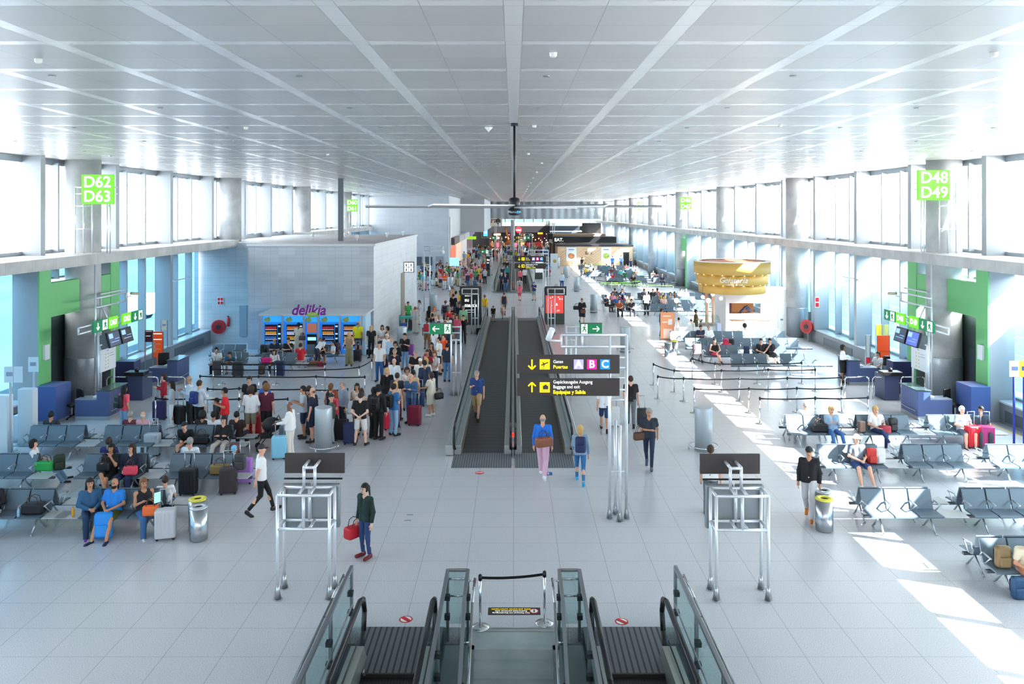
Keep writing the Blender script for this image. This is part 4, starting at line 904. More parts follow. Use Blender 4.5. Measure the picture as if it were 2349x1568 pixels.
# ---------------------------------------------------------------- gelato kiosk
cx, cy = 13.1, 48.4
M_GOLD = mat('cfa552', .45); M_BOOTH = mat('f2efec', .5)
t = empty('gelato_kiosk', 'round three-tier golden canopy lettered Gelateria over a white kiosk', 'kiosk', (cx, cy, 0))
for (r, a, b, nm) in ((2.24, 3.97, 4.68, 'upper_tier'), (2.1, 3.37, 4.0, 'middle_tier'), (1.95, 2.84, 3.4, 'lower_tier')):
    MB().lathe([(r, a), (r, b), (r-.12, b), (r-.12, a)], n=64, closed=True).obj(nm, M_GOLD, t)
MB().lathe([(2.25, 4.68), (2.25, 4.72), (1.95, 4.72), (1.95, 4.68)], n=64, closed=True).obj('white_rim', M_WHITE, t); MB().lathe([(1.9, 3.2), (1.93, 4.66)], n=48).obj('inner_lining', mat('b5643a', .5), t)
for (r, z) in ((2.13, 3.96), (1.98, 3.36)):
    for k in range(11):
        a = -pi/2-.22+(k-5)*.29; p = (r*1.02*cos(a), r*1.02*sin(a), z); MB().ball(p, .028, 8, 6).obj('spot_lamp', mat('ffd890', .3, emit=4), t)
def curved(s_, size, r, z, m_, par, sp=.62, sh=.25):
    n = len(s_); tot = 0; ws = []
    for i, ch in enumerate(s_):
        w = size*sp*(.55 if ch in 'ilt' else 1.0 if ch not in 'GC' else 1.3); ws.append(w); tot += w
    x = -tot/2
    for ch, w in zip(s_, ws):
        a = (x+w/2)/r-.22; x += w
        text(ch, size, (r*sin(a), -r*cos(a), z), m_, par, rot=(pi/2, 0, a), shear=sh)
curved('Gelateria', .44, 2.12, 3.68, M_WHITE, t, .46, .35); curved("CARTE D'OR", .14, 2.12, 3.43, M_WHITE, t, .75, 0)
for (a, b) in ((XD(1636, 48.2)-cx, -.2), (-1.2, 1.3)): MB().cyl((a, b, 0), (a, b, 3.2), .09).obj('pillar', mat('f0c0a0', .5), t)
t = empty('kiosk_booth', 'white booth with a long service hatch and a door beneath the golden canopy', 'kiosk', (0, 49.7, 0))
xa, xb = 13.05, 17.35; za, zb = 1.55, 2.2; ha, hb = XD(1674, 49.5), XD(1747, 49.5)
MB().box(xa, ha, -.1, .05, 0, 2.7).box(hb, xb, -.1, .05, 0, 2.7).box(ha, hb, -.1, .05, 0, ZD(719, 49.6)).box(ha, hb, -.1, .05, ZD(695, 49.6), 2.7).box(xa, xa+.1, .05, 2.6, 0, 2.7).box(xb-.1, xb, .05, 2.6, 0, 2.7).obj('walls', M_BOOTH, t)
MB().box(xa, xb, -.1, 2.6, 2.7, 2.8).obj('roof', M_BOOTH, t); MB().box(ha, hb, 1.5, 1.55, 1.0, 2.5).obj('back_wall', mat('d8935a', .5, emit=.1), t); MB().box(ha, hb, .1, .9, .9, ZD(719, 49.6)-.02).obj('inner_shelf', mat('b07a50', .5), t)
random.seed(5); m = MB()
for i in range(16): m.box(-.12, .12, -.05, .05, 0, .05) if 0 else m.cyl((ha+.75+i*.035, .2+random.random()*.2, ZD(718, 49.6)+.04*min(i, 16-i)*.9), (ha+.95+i*.035, .25, ZD(718, 49.6)+.1+.045*min(i, 16-i)*.9), .05, n=6)
m.obj('boxes', mat('4a4a68', .5), t); MB().box(ha+.02, ha+.2, .1, .2, ZD(719, 49.6), ZD(695, 49.6)-.02).obj('bottle_rack', mat('5a2028', .5), t)
o = MB().box(XD(1786, 49.5), XD(1820, 49.5), -.13, -.1, .02, 2.1).obj('door', M_WHITE, t); MB().box(XD(1791, 49.5), XD(1797, 49.5), -.15, -.13, ZD(735, 49.5), ZD(731, 49.5)).obj('sign_plate', mat('8a8a92', .5), o)
t = empty('gelato_counter', 'curved glass ice cream counter with a low white wall under the canopy', 'counter', (0, 47.3, 0))
MB().box(XD(1545, 47), XD(1632, 47), -.6, -.45, 0, .95).obj('front_wall', mat('f0efee', .5), t); MB().box(XD(1612, 47), XD(1655, 47), .1, .9, 0, .95).obj('cabinet', mat('dcd9d6', .4), t)
MB().poly([(XD(1612, 47), .1, .95), (XD(1612, 47), .0, 1.25), (XD(1612, 47), .35, 1.5), (XD(1612, 47), .9, 1.5), (XD(1612, 47), .9, .95)], (XD(1655, 47)-XD(1612, 47), 0, 0)).obj('glass_hood', G_GUARD, t)
MB().box(XD(1614, 47), XD(1653, 47), .25, .8, .95, 1.05).obj('tubs', mat('d8b0a0', .5, var=.4, noise=6.0), t, kind='stuff')
MB().box(XD(1643, 47), XD(1652, 47), -.55, -.1, 0, 1.15).obj('till_stand', mat('c9d2e8', .4), t)
for i, (px, py) in enumerate(((1552, 689), (1590, 689), (1625, 689))):
    D = 46.4; t = empty('globe_lamp', ('leftmost', 'middle', 'rightmost')[i]+' of three white globe lamps on brass poles by the gelato counter', 'lamp', (XD(px, D), D, 0), group='globe lamps'); z = ZD(py, D)
    MB().cyl((0, 0, 0), (0, 0, z), .015, n=6).obj('pole', mat('d0a860', .3, .8), t); MB().ball((0, 0, z), .14, 20, 12).obj('globe', mat('fffaf0', .4, emit=1.2), t)
for i, (px, py) in enumerate(((1635, 675), (1654, 684), (1612, 681))):
    t = empty('pendant_lamp', ('pendant globe just below the golden canopy', 'pendant globe beside the booth wall', 'pendant globe over the counter end')[i], 'lamp', (XD(px, 47.5), 47.5, ZD(py, 47.5)), group='pendant globes'); MB().ball((0, 0, 0), .11, 16, 10).obj('globe', mat('fffaf0', .4, emit=1.2), t); MB().cyl((0, 0, .1), (0, 0, 3.35-ZD(py, 47.5)), .008, n=4).obj('wire', M_DARK, t)
for i, px in enumerate((1690, 1719, 1748)):
    x = XD(px, 48.3); t = empty('high_table', ('high table', 'middle high table', 'high table nearest the booth door')[i]+(' nearest the counter' if i == 0 else '')+' before the white booth', 'table', (x, 48.3, 0), group='high tables'); MB().box(-.36, .36, -.3, .3, 1.12, 1.16, bev=.005).obj('table_top', mat('c99a78', .5), t)
    for a in (-.33, .33):
        for b in (-.27, .27): MB().box(a-.02, a+.02, b-.02, b+.02, 0, 1.12).obj('leg', M_WHITE, t)
for i, px in enumerate((1696, 1722, 1752, 1777)):
    x = XD(px, 47.6); t = empty('bar_stool', 'white square stool, %s from the counter before the booth' % ('first', 'second', 'third', 'fourth')[i], 'stool', (x, 47.5, 0), group='white stools'); MB().box(-.18, .18, -.18, .18, .72, .75).obj('seat', M_WHITE, t)
    for a in (-.16, .16):
        for b in (-.16, .16): MB().box(a-.015, a+.015, b-.015, b+.015, 0, .72).obj('leg', M_WHITE, t)
# ---------------------------------------------------------------- EAT kiosk and far shops
M_WOOD = mat('d8b894', .5); t = empty('eat_kiosk', 'pale wood kiosk wall lettered EAT with two food posters', 'kiosk', (0, 115, 0)); D = 115
xa, xb = XD(1279, D), XD(1451, D); z1 = ZD(565, D); MB().box(xa, xb, 0, 6, 0, z1).obj('wall', M_WOOD, t); MB().box(xa-.1, xb+.1, -.1, 6, z1, z1+.2).obj('edge', M_DARK, t)
m = MB()
for i in range(9):
    for k in range(12):
        x = xa+.4+i*1.18; z = k*.36-.9; sg = 1 if i % 2 else -1
        if 0.1 < z and z+.9 < z1: m.cyl((x, -.02, z+(.8 if sg > 0 else 0)), (x+1.1, -.02, z+(0 if sg > 0 else .8)), .012, n=4)
m.obj('chevron_grooves', mat('b08a66', .6), t)
for (pa, pb, food) in ((1299, 1322, 'c98a58'), (1379, 1402, '8aa040')):
    q = MB().box(XD(pa, D), XD(pb, D), -.06, 0, ZD(598, D), ZD(567, D)).obj('poster', mat('d9e3ea', .4), t); xc = XD((pa+pb)/2, D); MB().ball((xc, -.07, ZD(587, D)), .48, 16, 8, (1, .1, .8)).obj('food_picture', mat(food, .5, var=.5, noise=4.0), q); MB().box(xc-.4, xc+.4, -.07, -.06, ZD(573, D), ZD(571, D)).obj('print', mat('6a70a0', .5), q)
text('EAT.', .62, (XD(1352, D), -.06, ZD(580.5, D)), mat('5a4a40', .5), t, bold=.01); MB().box(XD(1430, D), XD(1443, D), -.05, 0, 0.02, ZD(578, D)).obj('doorway', M_BLACK, t)
t = empty('eat_fascia', 'long black roof fascia lettered EAT on dark posts', 'kiosk', (0, 122, 0)); D = 122
MB().box(XD(1269, D), XD(1414, D), 0, 4, ZD(557, D), ZD(543, D)).obj('fascia', M_DARK, t); text('EAT.', .68, (XD(1282, D), -.08, ZD(550, D)), M_SW, t, bold=.02, align='CENTER'); MB().box(XD(1266, D), XD(1394, D), 3, 8, ZD(545, D), ZD(538, D)).obj('timber_roof', mat('a88f78', .6), t); MB().box(XD(1256, D), XD(1269, D), 1, 3, ZD(549, D), ZD(536, D)).obj('end_board', M_BLACK, t)
for px in (1262, 1271, 1276): MB().box(XD(px, D)-.08, XD(px, D)+.08, .1, .26, 0, ZD(556, D)).obj('post', M_DARK, t)
MB().box(XD(1262, D), XD(1440, D), 1.5, 1.6, 0, 2.9).obj('back_panel', mat('8c7468', .5), t)
t = empty('menu_stand', 'white upright menu stand in front of the EAT kiosk corner', 'sign', (XD(1271, 108), 108, 0)); MB().box(-.5, .5, -.05, .05, 0, 2.1).obj('panel', mat('d5dde4', .4), t); MB().ball((.1, -.06, 1.1), .25, 12, 6, (1, .1, 1)).obj('food_picture', mat('b8a040', .5), t)
# far hall end
mb = MB(); mb.box(-19, 19, 175, 175.3, -.0, ZC+3); struct('wall_far', mb, mat('1c1a1c', .6))
def farbox(px0, px1, py0, py1, D, c, l, name='shop_front', cat='shop front', dep=1.0, em=0.0):
    return MB().box(XD(px0, D), XD(px1, D), D, D+dep, max(0, ZD(py1, D)), ZD(py0, D)).obj(name, mat(c, .5, emit=em), label=l, cat=cat)
def fpart(t, name, px0, px1, py0, py1, D, c, dep=1.0, em=0.0):
    return MB().box(XD(px0, D), XD(px1, D), D, D+dep, max(0, ZD(py1, D)), ZD(py0, D)).obj(name, mat(c, .5, emit=em), t)
t = empty('far_facade', 'upper facade across the far end with glazed gallery, pale beam and black fascia', 'facade', (0, 0, 0))
fpart(t, 'gallery_glazing', 1088, 1262, 488, 511, 168, '4a6f66', 7); fpart(t, 'gallery_glazing', 1262, 1400, 488, 511, 168, '7fa79c', 7)
for i in range(14): a = 1096+i*21.5; fpart(t, 'mullion', a, a+1.6, 488, 511, 167.9, 'b8c0bc', .1)
fpart(t, 'beam', 1085, 1262, 510, 518, 167, '8d9089', 8); fpart(t, 'fascia', 1098, 1262, 518, 533, 167, '101016', 8)
fpart(t, 'white_wall_panel', 1262, 1335, 507, 518, 165, 'dcdedb', 10); fpart(t, 'glazed_band', 1262, 1330, 518, 529, 165, '2b3440', 10); fpart(t, 'white_wall_panel', 1262, 1335, 529, 532, 165, 'd8dad6', 10); fpart(t, 'glazed_band', 1262, 1325, 532, 538, 165, '39424c', 10)
fpart(t, 'lower_wall', 1262, 1360, 538, 574, 165, '6a6462', 10); fpart(t, 'screen_wall', 1104, 1127, 524, 546, 166.6, '08080a', .4)
o = MB().box(XD(1098, 157), XD(1152, 157), 157.0, 157.1, 4.9, 6.45).obj('banner', mat('d8d0bc', .5), label='beige banner with dark red lettering hanging under the curtain', cat='banner'); text('opara', 1.5, (XD(1120, 157), 156.96, 6.05), mat('6a2a30', .5), o, bold=.02); MB().ball((XD(1143, 157), 156.95, 5.9), .5, 12, 8, (1, .1, 1.1)).obj('picture', mat('4a4640', .5), o)
o = fpart(t, 'lit_screen', 1109, 1118, 526, 541, 166.5, '1f80f0', .1, 1.5); MB().box(XD(1110.5, 166.4), XD(1117, 166.4), 166.4, 166.5, ZD(535, 166.4), ZD(532, 166.4)).obj('picture_band', mat('c04a70', .5, emit=.6), o)
M_HOT = mat('ffb060', .5, emit=3.5); M_HOT2 = mat('fff0d8', .5, emit=3.5)
random.seed(11)
cols = ['3a2a24', '5a3a28', '241c1c', '6a2434', '2a2a34', '7a5030', '1a1a20', '443030', '603050', '352a3a']
for i in range(10):
    a = 1122+i*14; D = 168+random.random()*2
    t = empty('shop_bay', 'dim %s shop bay with warm lamps, %s from the tall blue screen' % (('brown', 'rust', 'black', 'wine', 'navy', 'amber', 'ink', 'umber', 'plum', 'violet')[i], ('first', 'second', 'third', 'fourth', 'fifth', 'sixth', 'seventh', 'eighth', 'ninth', 'last')[i]), 'shop front', (0, 0, 0), group='shop bays at the far end')
    fpart(t, 'shop_wall', a, a+13.4, 533, 575, D, cols[i], 174.97-D)
    for k in range(4): px = a+random.uniform(1, 12); py = random.uniform(536, 556); MB().ball((XD(px, D), D-.1, ZD(py, D)), random.uniform(.06, .13), 8, 6).obj('lamp', random.choice((M_HOT, M_HOT2)), t)
    fpart(t, 'display', a+random.uniform(1, 4), a+random.uniform(7, 12), 556, 566, D-.5, random.choice(('8a5a3a', 'a03040', '6a6a78', 'b08050', 'c0b0a0')), .6, .15)
    if i == 0: fpart(t, 'sign', a, a+13, 529.5, 533, D-.3, 'b9bcc0', .3, .2)
    if i == 1: fpart(t, 'light_strip', a-3, a+12, 536, 539, D-.3, 'fff2d8', .3, 3)
    if i == 8: fpart(t, 'sign', a-3, a+11, 531, 536.5, D-.3, 'f0a020', .3, 1.5)
t = empty('round_logo_sign', 'round red lit sign with white lettering at the far end', 'sign', (XD(1189.5, 166.7), 166.7, ZD(527, 166.7))); MB().cyl((0, 0, 0), (0, .3, 0), .63, n=32).obj('disc', mat('e0202a', .4, emit=.9), t); text('enjoy', .46, (0, -.03, 0), M_SW, t, bold=.015); MB().cyl((0, -.02, 0), (0, 0, 0), .56, n=32).obj('ring', mat('c8101c', .4, emit=.7), t)
MB().cyl((XD(1176.5, 140), 140, 0), (XD(1176.5, 140), 140, 6.3), .36, n=24).obj('column', M_CONC, kind='structure')
t = empty('giraffe_display', 'tall orange giraffe figure standing in the far shops', 'statue', (XD(1165, 152), 152, 0)); MB().tube([(0, 0, 2.0), (-.15, 0, 3.2), (-.4, 0, 4.4)], .16, 8).ball((-.5, 0, 4.55), .22, 10, 8, (1.5, .8, .8)).ball((.2, 0, 1.9), .5, 12, 8, (1.3, .7, .9)).obj('body', mat('c8722a', .5, var=.35, noise=5.0), t)
for a in (-.3, .0, .45, .65): MB().cyl((a, 0, 0), (a, 0, 1.8), .09).obj('leg', mat('c8722a', .5), t)
MB().cyl((-.42, 0, 4.7), (-.40, 0, 4.9), .03).cyl((-.5, .08, 4.7), (-.5, .1, 4.9), .03).obj('horns', mat('7a4018', .5), t)
farbox(1158, 1176, 562, 582, 150, 'cfc3b8', 'red-topped white display cabinet in the middle of the far crowd', 'display_cabinet', 'cabinet', .6); farbox(1227, 1241, 555, 582, 150, 'd03030', 'red framed shop display right of the far crowd', 'shop_display', 'display', .4)
# shops along the left corridor wall
for i, (a, b, c, l) in enumerate(((104, 113, 'c86a50', 'orange lit shop window'), (114, 125, 'd8b8a0', 'pale beige shop window'), (126, 140, 'b0b4b8', 'grey shop window'), (141, 158, '504a58', 'dark shop window'))):
    MB().box(-8.16, -8.1, a, b, .2, 3.2).obj('shop_window', mat(c, .3, emit=.35), label=l+' in the long corridor wall beyond the tall stone wall', cat='shop window'); MB().box(-8.15, -7.6, a, b, 3.4, 4.3).obj('shop_sign', mat(('3a3038', '8a9098', '9aa0a8', '404858')[i], .4, emit=.2), label='sign box above the '+l+' in the corridor', cat='sign')
o = farbox(1031, 1053, 591, 610, 96, '8fd0f0', 'light blue lit advert wall beside the far queue', 'advert_wall', 'advert', .3, .5); MB().box(-8.15, -6.4, 138, 138.2, 3.0, 3.5).obj('hanging_sign', mat('9ad020', .4, emit=.3), label='lime green sign projecting from the corridor wall', cat='sign')
MB().box(-8.12, -8.06, 103, 104.5, 3.0, 7.0).obj('wall_banner', mat('e0e4e8', .5), label='narrow white vertical banner on the corridor wall corner', cat='banner')
# ---------------------------------------------------------------- ceiling fan and small ceiling devices
D = 19.06; z = 7.72
t = empty('ceiling_fan', 'very large six-blade ceiling fan with dark hub on a long rod', 'fan', (XD(1180, D), D, z))
MB().cyl((0, 0, .15), (0, 0, ZC-z), .028, n=12).cyl((0, 0, ZC-z-.06), (0, 0, ZC-z), .09, n=16).obj('rod', mat('22262b', .4, .4), t)
MB().lathe([(.10, -.19), (.145, -.16), (.15, -.05), (.12, -.03), (.13, .02), (.13, .18), (.10, .22), (.03, .24)], n=32).obj('motor_hub', mat('20242a', .4, .3), t)
text('Macro', .075, (-.055, -.156, -.11), mat('9aa4ad', .4, emit=.2), t); text('Air', .08, (.095, -.152, -.11), mat('20a0e8', .4, emit=.3), t, bold=.002)
for k in range(6):
    a = k*pi/3+.03; m = MB(); m.poly([(.12, -.08, -.02), (3.5, -.07, -.012), (3.5, .05, .022), (.12, .08, .03)], (0, 0, .03)); o = m.obj('blade', mat('a9abac', .4, .3), t); o.rotation_euler = (0, .0, a)
sm_ = MB(); sm_.lathe([(.0, -.06), (.035, -.06), (.05, -.04), (.05, -.01), (.055, 0)], n=18); 
smo = Pool(sm_.obj('smoke_detector', mat('e0ddd4', .5), label='x', cat='smoke detector'))
for (px, py) in ((88, 140), (1269, 126), (2280, 125), (564, 294), (1226, 290), (253, 358), (752, 355), (1212, 353), (1790, 288), (1095, 0)):
    if py < 5: continue
    D = F_*(ZC-.03-H_)/(HY-py)*1.0; smo.put((XD(px, D), D, ZC), 0, 'white ceiling smoke detector', 'ceiling smoke detectors')
for k in range(12): D = 34+7.6*k; smo.put((1.2, D, ZC), 0, 'white ceiling smoke detector', 'ceiling smoke detectors')
dl = Pool(MB().cyl((0, 0, -.012), (0, 0, 0), .055, n=16).obj('ceiling_spot', mat('8d9296', .3, .6), label='x', cat='ceiling spot'))
for i in range(-8, 9):
    for j in range(1, 12):
        if (i+j) % 2 == 0 and (i % 2 == 0 or j % 2 == 0): dl.put((i*1.9+.5, 8.1+j*1.9+.5, ZC), 0, 'small round grey fitting in the ceiling panels', 'round ceiling fittings')
MB().lathe([(.0, -.12), (.09, -.02), (.1, 0)], (XD(1121, 19.9), 19.9, ZC), 4).obj('ceiling_sensor', mat('f0f0ec', .5), label='white pyramid-shaped sensor on the ceiling left of the fan rod', cat='sensor')
# exterior: apron vehicles and a distant building seen through the tinted glass
for i, (x, y, l) in enumerate(((-44, 92, 'white airport van parked outside the left windows'), (-60, 78, 'white airport truck farther out on the left apron'), (46, 84, 'white service van outside the right windows'))):
    t = empty('service_van', l, 'van', (x, y, -4.5), .3*i); MB().box(-3, 3, -1.2, 1.2, .5, 2.9, bev=.25).obj('body', mat('e4e9ec', .4), t); MB().box(-2.9, -1.4, -1.22, 1.22, 1.7, 2.5).obj('window', mat('3a4650', .2), t)
    for a in (-1.9, 1.9):
        for b in (-1.15, 1.15): MB().cyl((a, b-.12, .45), (a, b+.12, .45), .45, n=16).obj('wheel', M_BLACK, t)
MB().box(-140, -130, 20, 240, -4.5, 8).obj('terminal_building', mat('aab8bc', .6, var=.1, noise=.1), label='pale terminal building across the apron on the left', cat='building')
# ---------------------------------------------------------------- people: one continuous body surface per figure, clothes and hair as children
_C = np.array([[0,0,0],[1,0,0],[0,1,0],[1,1,0],[0,0,1],[1,0,1],[0,1,1],[1,1,1]])
_E = [(0,1),(2,3),(4,5),(6,7),(0,2),(1,3),(4,6),(5,7),(0,4),(1,5),(2,6),(3,7)]
def snet(F, org, h):
    nx, ny, nz = F.shape; ins = F < 0
    c = [F[a:nx-1+a, b:ny-1+b, d:nz-1+d] for a, b, d in _C]; ci = [ins[a:nx-1+a, b:ny-1+b, d:nz-1+d] for a, b, d in _C]
    cnt = sum(x.astype(np.int8) for x in ci); mix = (cnt > 0) & (cnt < 8)
    idx = np.full(mix.shape, -1); I = np.argwhere(mix); idx[mix] = np.arange(len(I))
    pos = np.zeros((len(I), 3)); n = np.zeros(len(I)); T = tuple(I.T)
    for a, b in _E:
        fa, fb = c[a][T], c[b][T]; m = (fa < 0) != (fb < 0); t = np.where(m, fa/np.where(fa == fb, 1, fa-fb), 0)
        p = _C[a]+(_C[b]-_C[a])*t[:, None]; pos += p*m[:, None]; n += m
    V = (I+pos/n[:, None])*h+np.array(org); Q = []
    for ax in range(3):
        u, v = [(1, 2), (2, 0), (0, 1)][ax]
        s0 = [slice(None)]*3; s1 = [slice(None)]*3; s0[ax] = slice(0, -1); s1[ax] = slice(1, None)
        a, b = ins[tuple(s0)], ins[tuple(s1)]; G = np.argwhere(a != b)
        G = G[(G[:, u] > 0) & (G[:, v] > 0) & (G[:, u] < F.shape[u]-1) & (G[:, v] < F.shape[v]-1)]
        fl = a[tuple(G.T)]
        def g(du, dv): H = G.copy(); H[:, u] += du; H[:, v] += dv; return idx[tuple(H.T)]
        q = np.stack([g(-1, -1), g(0, -1), g(0, 0), g(-1, 0)], 1); q[~fl] = q[~fl][:, ::-1]; Q.append(q)
    Q = np.concatenate(Q); Q = Q[(Q >= 0).all(1)]; return V, Q
class SDF:
    def __init__(s, lo, hi, h):
        s.h = h; s.org = np.array(lo)-h*.37; n = [int((b-a)/h)+3 for a, b in zip(lo, hi)]
        ax = [s.org[i]+h*np.arange(n[i]) for i in range(3)]
        s.X, s.Y, s.Z = np.meshgrid(*ax, indexing='ij', sparse=True); s.F = np.full(n, 9.0)
    def add(s, d, k=.02):
        if k: q = np.clip(.5+.5*(s.F-d)/k, 0, 1); s.F = s.F*(1-q)+d*q-k*q*(1-q)
        else: s.F = np.minimum(s.F, d)
    def cap(s, a, b, ra, rb, k=.02):
        a = np.array(a, float); b = np.array(b, float); d = b-a; L = d@d+1e-9
        x, y, z = s.X-a[0], s.Y-a[1], s.Z-a[2]; t = np.clip((x*d[0]+y*d[1]+z*d[2])/L, 0, 1)
        s.add(np.sqrt((x-t*d[0])**2+(y-t*d[1])**2+(z-t*d[2])**2)-(ra+(rb-ra)*t), k)
    def ell(s, c, r, k=.02):
        q = np.sqrt(((s.X-c[0])/r[0])**2+((s.Y-c[1])/r[1])**2+((s.Z-c[2])/r[2])**2); s.add((q-1)*min(r), k)
    def cut(s, p, n):   # keep the side n points away from
        s.F = np.maximum(s.F, (s.X-p[0])*n[0]+(s.Y-p[1])*n[1]+(s.Z-p[2])*n[2])
    def mesh(s, name, extra=None):
        V, Q = snet(s.F, s.org, s.h)
        if extra:
            for v, q in extra: Q = np.concatenate([Q, q+len(V)]); V = np.concatenate([V, v])
        me = bpy.data.meshes.new(name); me.vertices.add(len(V)); me.vertices.foreach_set('co', V.astype(np.float32).ravel())
        me.loops.add(len(Q)*4); me.loops.foreach_set('vertex_index', Q.astype(np.int32).ravel()); me.polygons.add(len(Q))
        me.polygons.foreach_set('loop_start', np.arange(0, len(Q)*4, 4, dtype=np.int32)); me.polygons.foreach_set('loop_total', np.full(len(Q), 4, dtype=np.int32))
        me.update(calc_edges=True); me.validate(); me.polygons.foreach_set('use_smooth', np.ones(len(me.polygons), bool)); me.materials.append(None); return me
def vv(*a): return np.array(a, float)
def tubeq(pts, rs, n=6):
    V = []; pts = [np.array(p) for p in pts]
    for i, p in enumerate(pts):
        d = pts[min(i+1, len(pts)-1)]-pts[max(i-1, 0)]; d /= np.linalg.norm(d)+1e-9; u = np.cross(d, vv(.31, .7, .2)); u /= np.linalg.norm(u); w = np.cross(d, u)
        for k in range(n): a = 2*pi*k/n; V.append(p+rs[i]*(cos(a)*u+sin(a)*w))
    Q = [(i*n+k, i*n+(k+1) % n, (i+1)*n+(k+1) % n, (i+1)*n+k) for i in range(len(pts)-1) for k in range(n)]
    b = (len(pts)-1)*n; Q += [(b, b+1, b+2, b+3), (b+3, b+4, b+5, b)]
    return np.array(V), np.array(Q)
def skeleton(arms, legs, head=0, lean=0.0, wid=1.0):
    J = {}; lift = 0
    if legs == 'sit' or legs == 'sitx' or legs == 'sitout': pz = .545; lean = lean or -.12
    elif legs == 'kneel': pz = .62
    else: pz = .94
    P0 = vv(0, 0, pz); u = vv(0, -sin(lean), cos(lean)); f = vv(0, -cos(lean), -sin(lean)); J['P'], J['u'], J['f'] = P0, u, f
    J['N'] = P0+.50*u; hl = lean*.6; hu = vv(0, -sin(hl), cos(hl)); J['H'] = J['N']+.155*hu+vv(0, -.02, 0)
    hy = radians(head); J['hf'] = vv(sin(hy), -cos(hy), -.12)
    for s in (-1, 1):
        if legs == 'stand': q = (vv(s*.09, 0, pz-.03), vv(s*.10, -.02, .50), vv(s*.11, .03, .09)); toe = vv(s*.03, -.16, 0)
        elif legs == 'wide': q = (vv(s*.09, 0, pz-.03), vv(s*.14, -.04, .50), vv(s*.17, .03, .09)); toe = vv(s*.05, -.15, 0)
        elif legs == 'walk':
            if s > 0: q = (vv(.09, -.02, pz-.03), vv(.09, -.20, .53), vv(.08, -.31, .10)); toe = vv(.01, -.16, .03)
            else: q = (vv(-.09, .02, pz-.03), vv(-.09, .03, .50), vv(-.08, .33, .17)); toe = vv(0, -.10, -.12)
        elif legs == 'bend': q = (vv(s*.09, .08, pz-.03), vv(s*.10, .0, .50), vv(s*.11, .04, .09)); toe = vv(s*.03, -.16, 0)
        elif legs == 'sit': q = (vv(s*.10, -.02, pz-.02), vv(s*.15, -.46, .53), vv(s*.15, -.47, .09)); toe = vv(s*.03, -.16, 0)
        elif legs == 'sitout': q = (vv(s*.10, -.02, pz-.02), vv(s*.15, -.44, .53), vv(s*.17, -.70, .10)); toe = vv(s*.04, -.15, .03)
        elif legs == 'sitx':
            if s > 0: q = (vv(.10, -.02, pz-.02), vv(.12, -.46, .52), vv(.10, -.47, .09)); toe = vv(.02, -.16, 0)
            else: q = (vv(-.10, -.02, pz), vv(-.02, -.46, .64), vv(.16, -.60, .30)); toe = vv(.05, -.13, -.09)
        J['hip%d' % s], J['kn%d' % s], J['an%d' % s] = q; J['toe%d' % s] = q[2]+toe+vv(0, 0, -.045)
        r = vv(s, 0, 0); S_ = J['N']-.055*u+r*.175*wid; J['sh%d' % s] = S_
        mode = arms if isinstance(arms, str) else arms[0 if s < 0 else 1]
        lap = pz+.15
        if mode == 'down': e = S_-.28*u+vv(s*.06, .03, 0); w = e+vv(s*.01, -.06, -.25)
        elif mode == 'fold': e = S_-.27*u+vv(s*.06, 0, 0)+.03*f; w = e+vv(-s*.22, 0, .03)+.17*f; w[0] = -s*.05
        elif mode == 'phone': e = S_-.26*u+vv(s*.04, 0, 0)+.04*f; w = e+vv(-s*.10, 0, .09)+.21*f
        elif mode == 'face': e = S_-.22*u+vv(s*.04, 0, 0)+.16*f; w = e+vv(-s*.12, 0, .22)+.02*f
        elif mode == 'fwd': e = S_-.25*u+vv(s*.05, 0, 0)+.10*f; w = e+vv(0, 0, -.04)+.24*f
        elif mode == 'swingf': e = S_-.26*u+vv(s*.04, 0, 0)+.08*f; w = e+vv(-s*.02, 0, -.17)+.17*f
        elif mode == 'swingb': e = S_-.25*u+vv(s*.06, 0, 0)-.12*f; w = e+vv(0, 0, -.24)-.05*f
        elif mode == 'lap': e = S_-.25*u+vv(s*.08, 0, 0)+.04*f; w = vv(s*.06, P0[1]-.30, lap)
        elif mode == 'knee': e = S_-.22*u+vv(s*.07, 0, 0)+.14*f; w = vv(s*.12, -.44, pz+.10)
        elif mode == 'back': e = S_-.27*u+vv(s*.08, 0, 0)-.10*f; w = vv(s*.05, P0[1]+.17, pz+.04)
        elif mode == 'side': e = S_+vv(s*.20, -.04, -.15); w = e+vv(s*.22, -.10, -.06)
        elif mode == 'up': e = S_+vv(s*.12, -.08, .12); w = e+vv(s*.02, -.05, .25)
        elif mode == 'rest': e = S_+vv(s*.20, .06, -.08); w = e+vv(s*.24, .02, -.0)
        J['el%d' % s], J['wr%d' % s] = e, w
    return J
CACHE = {}
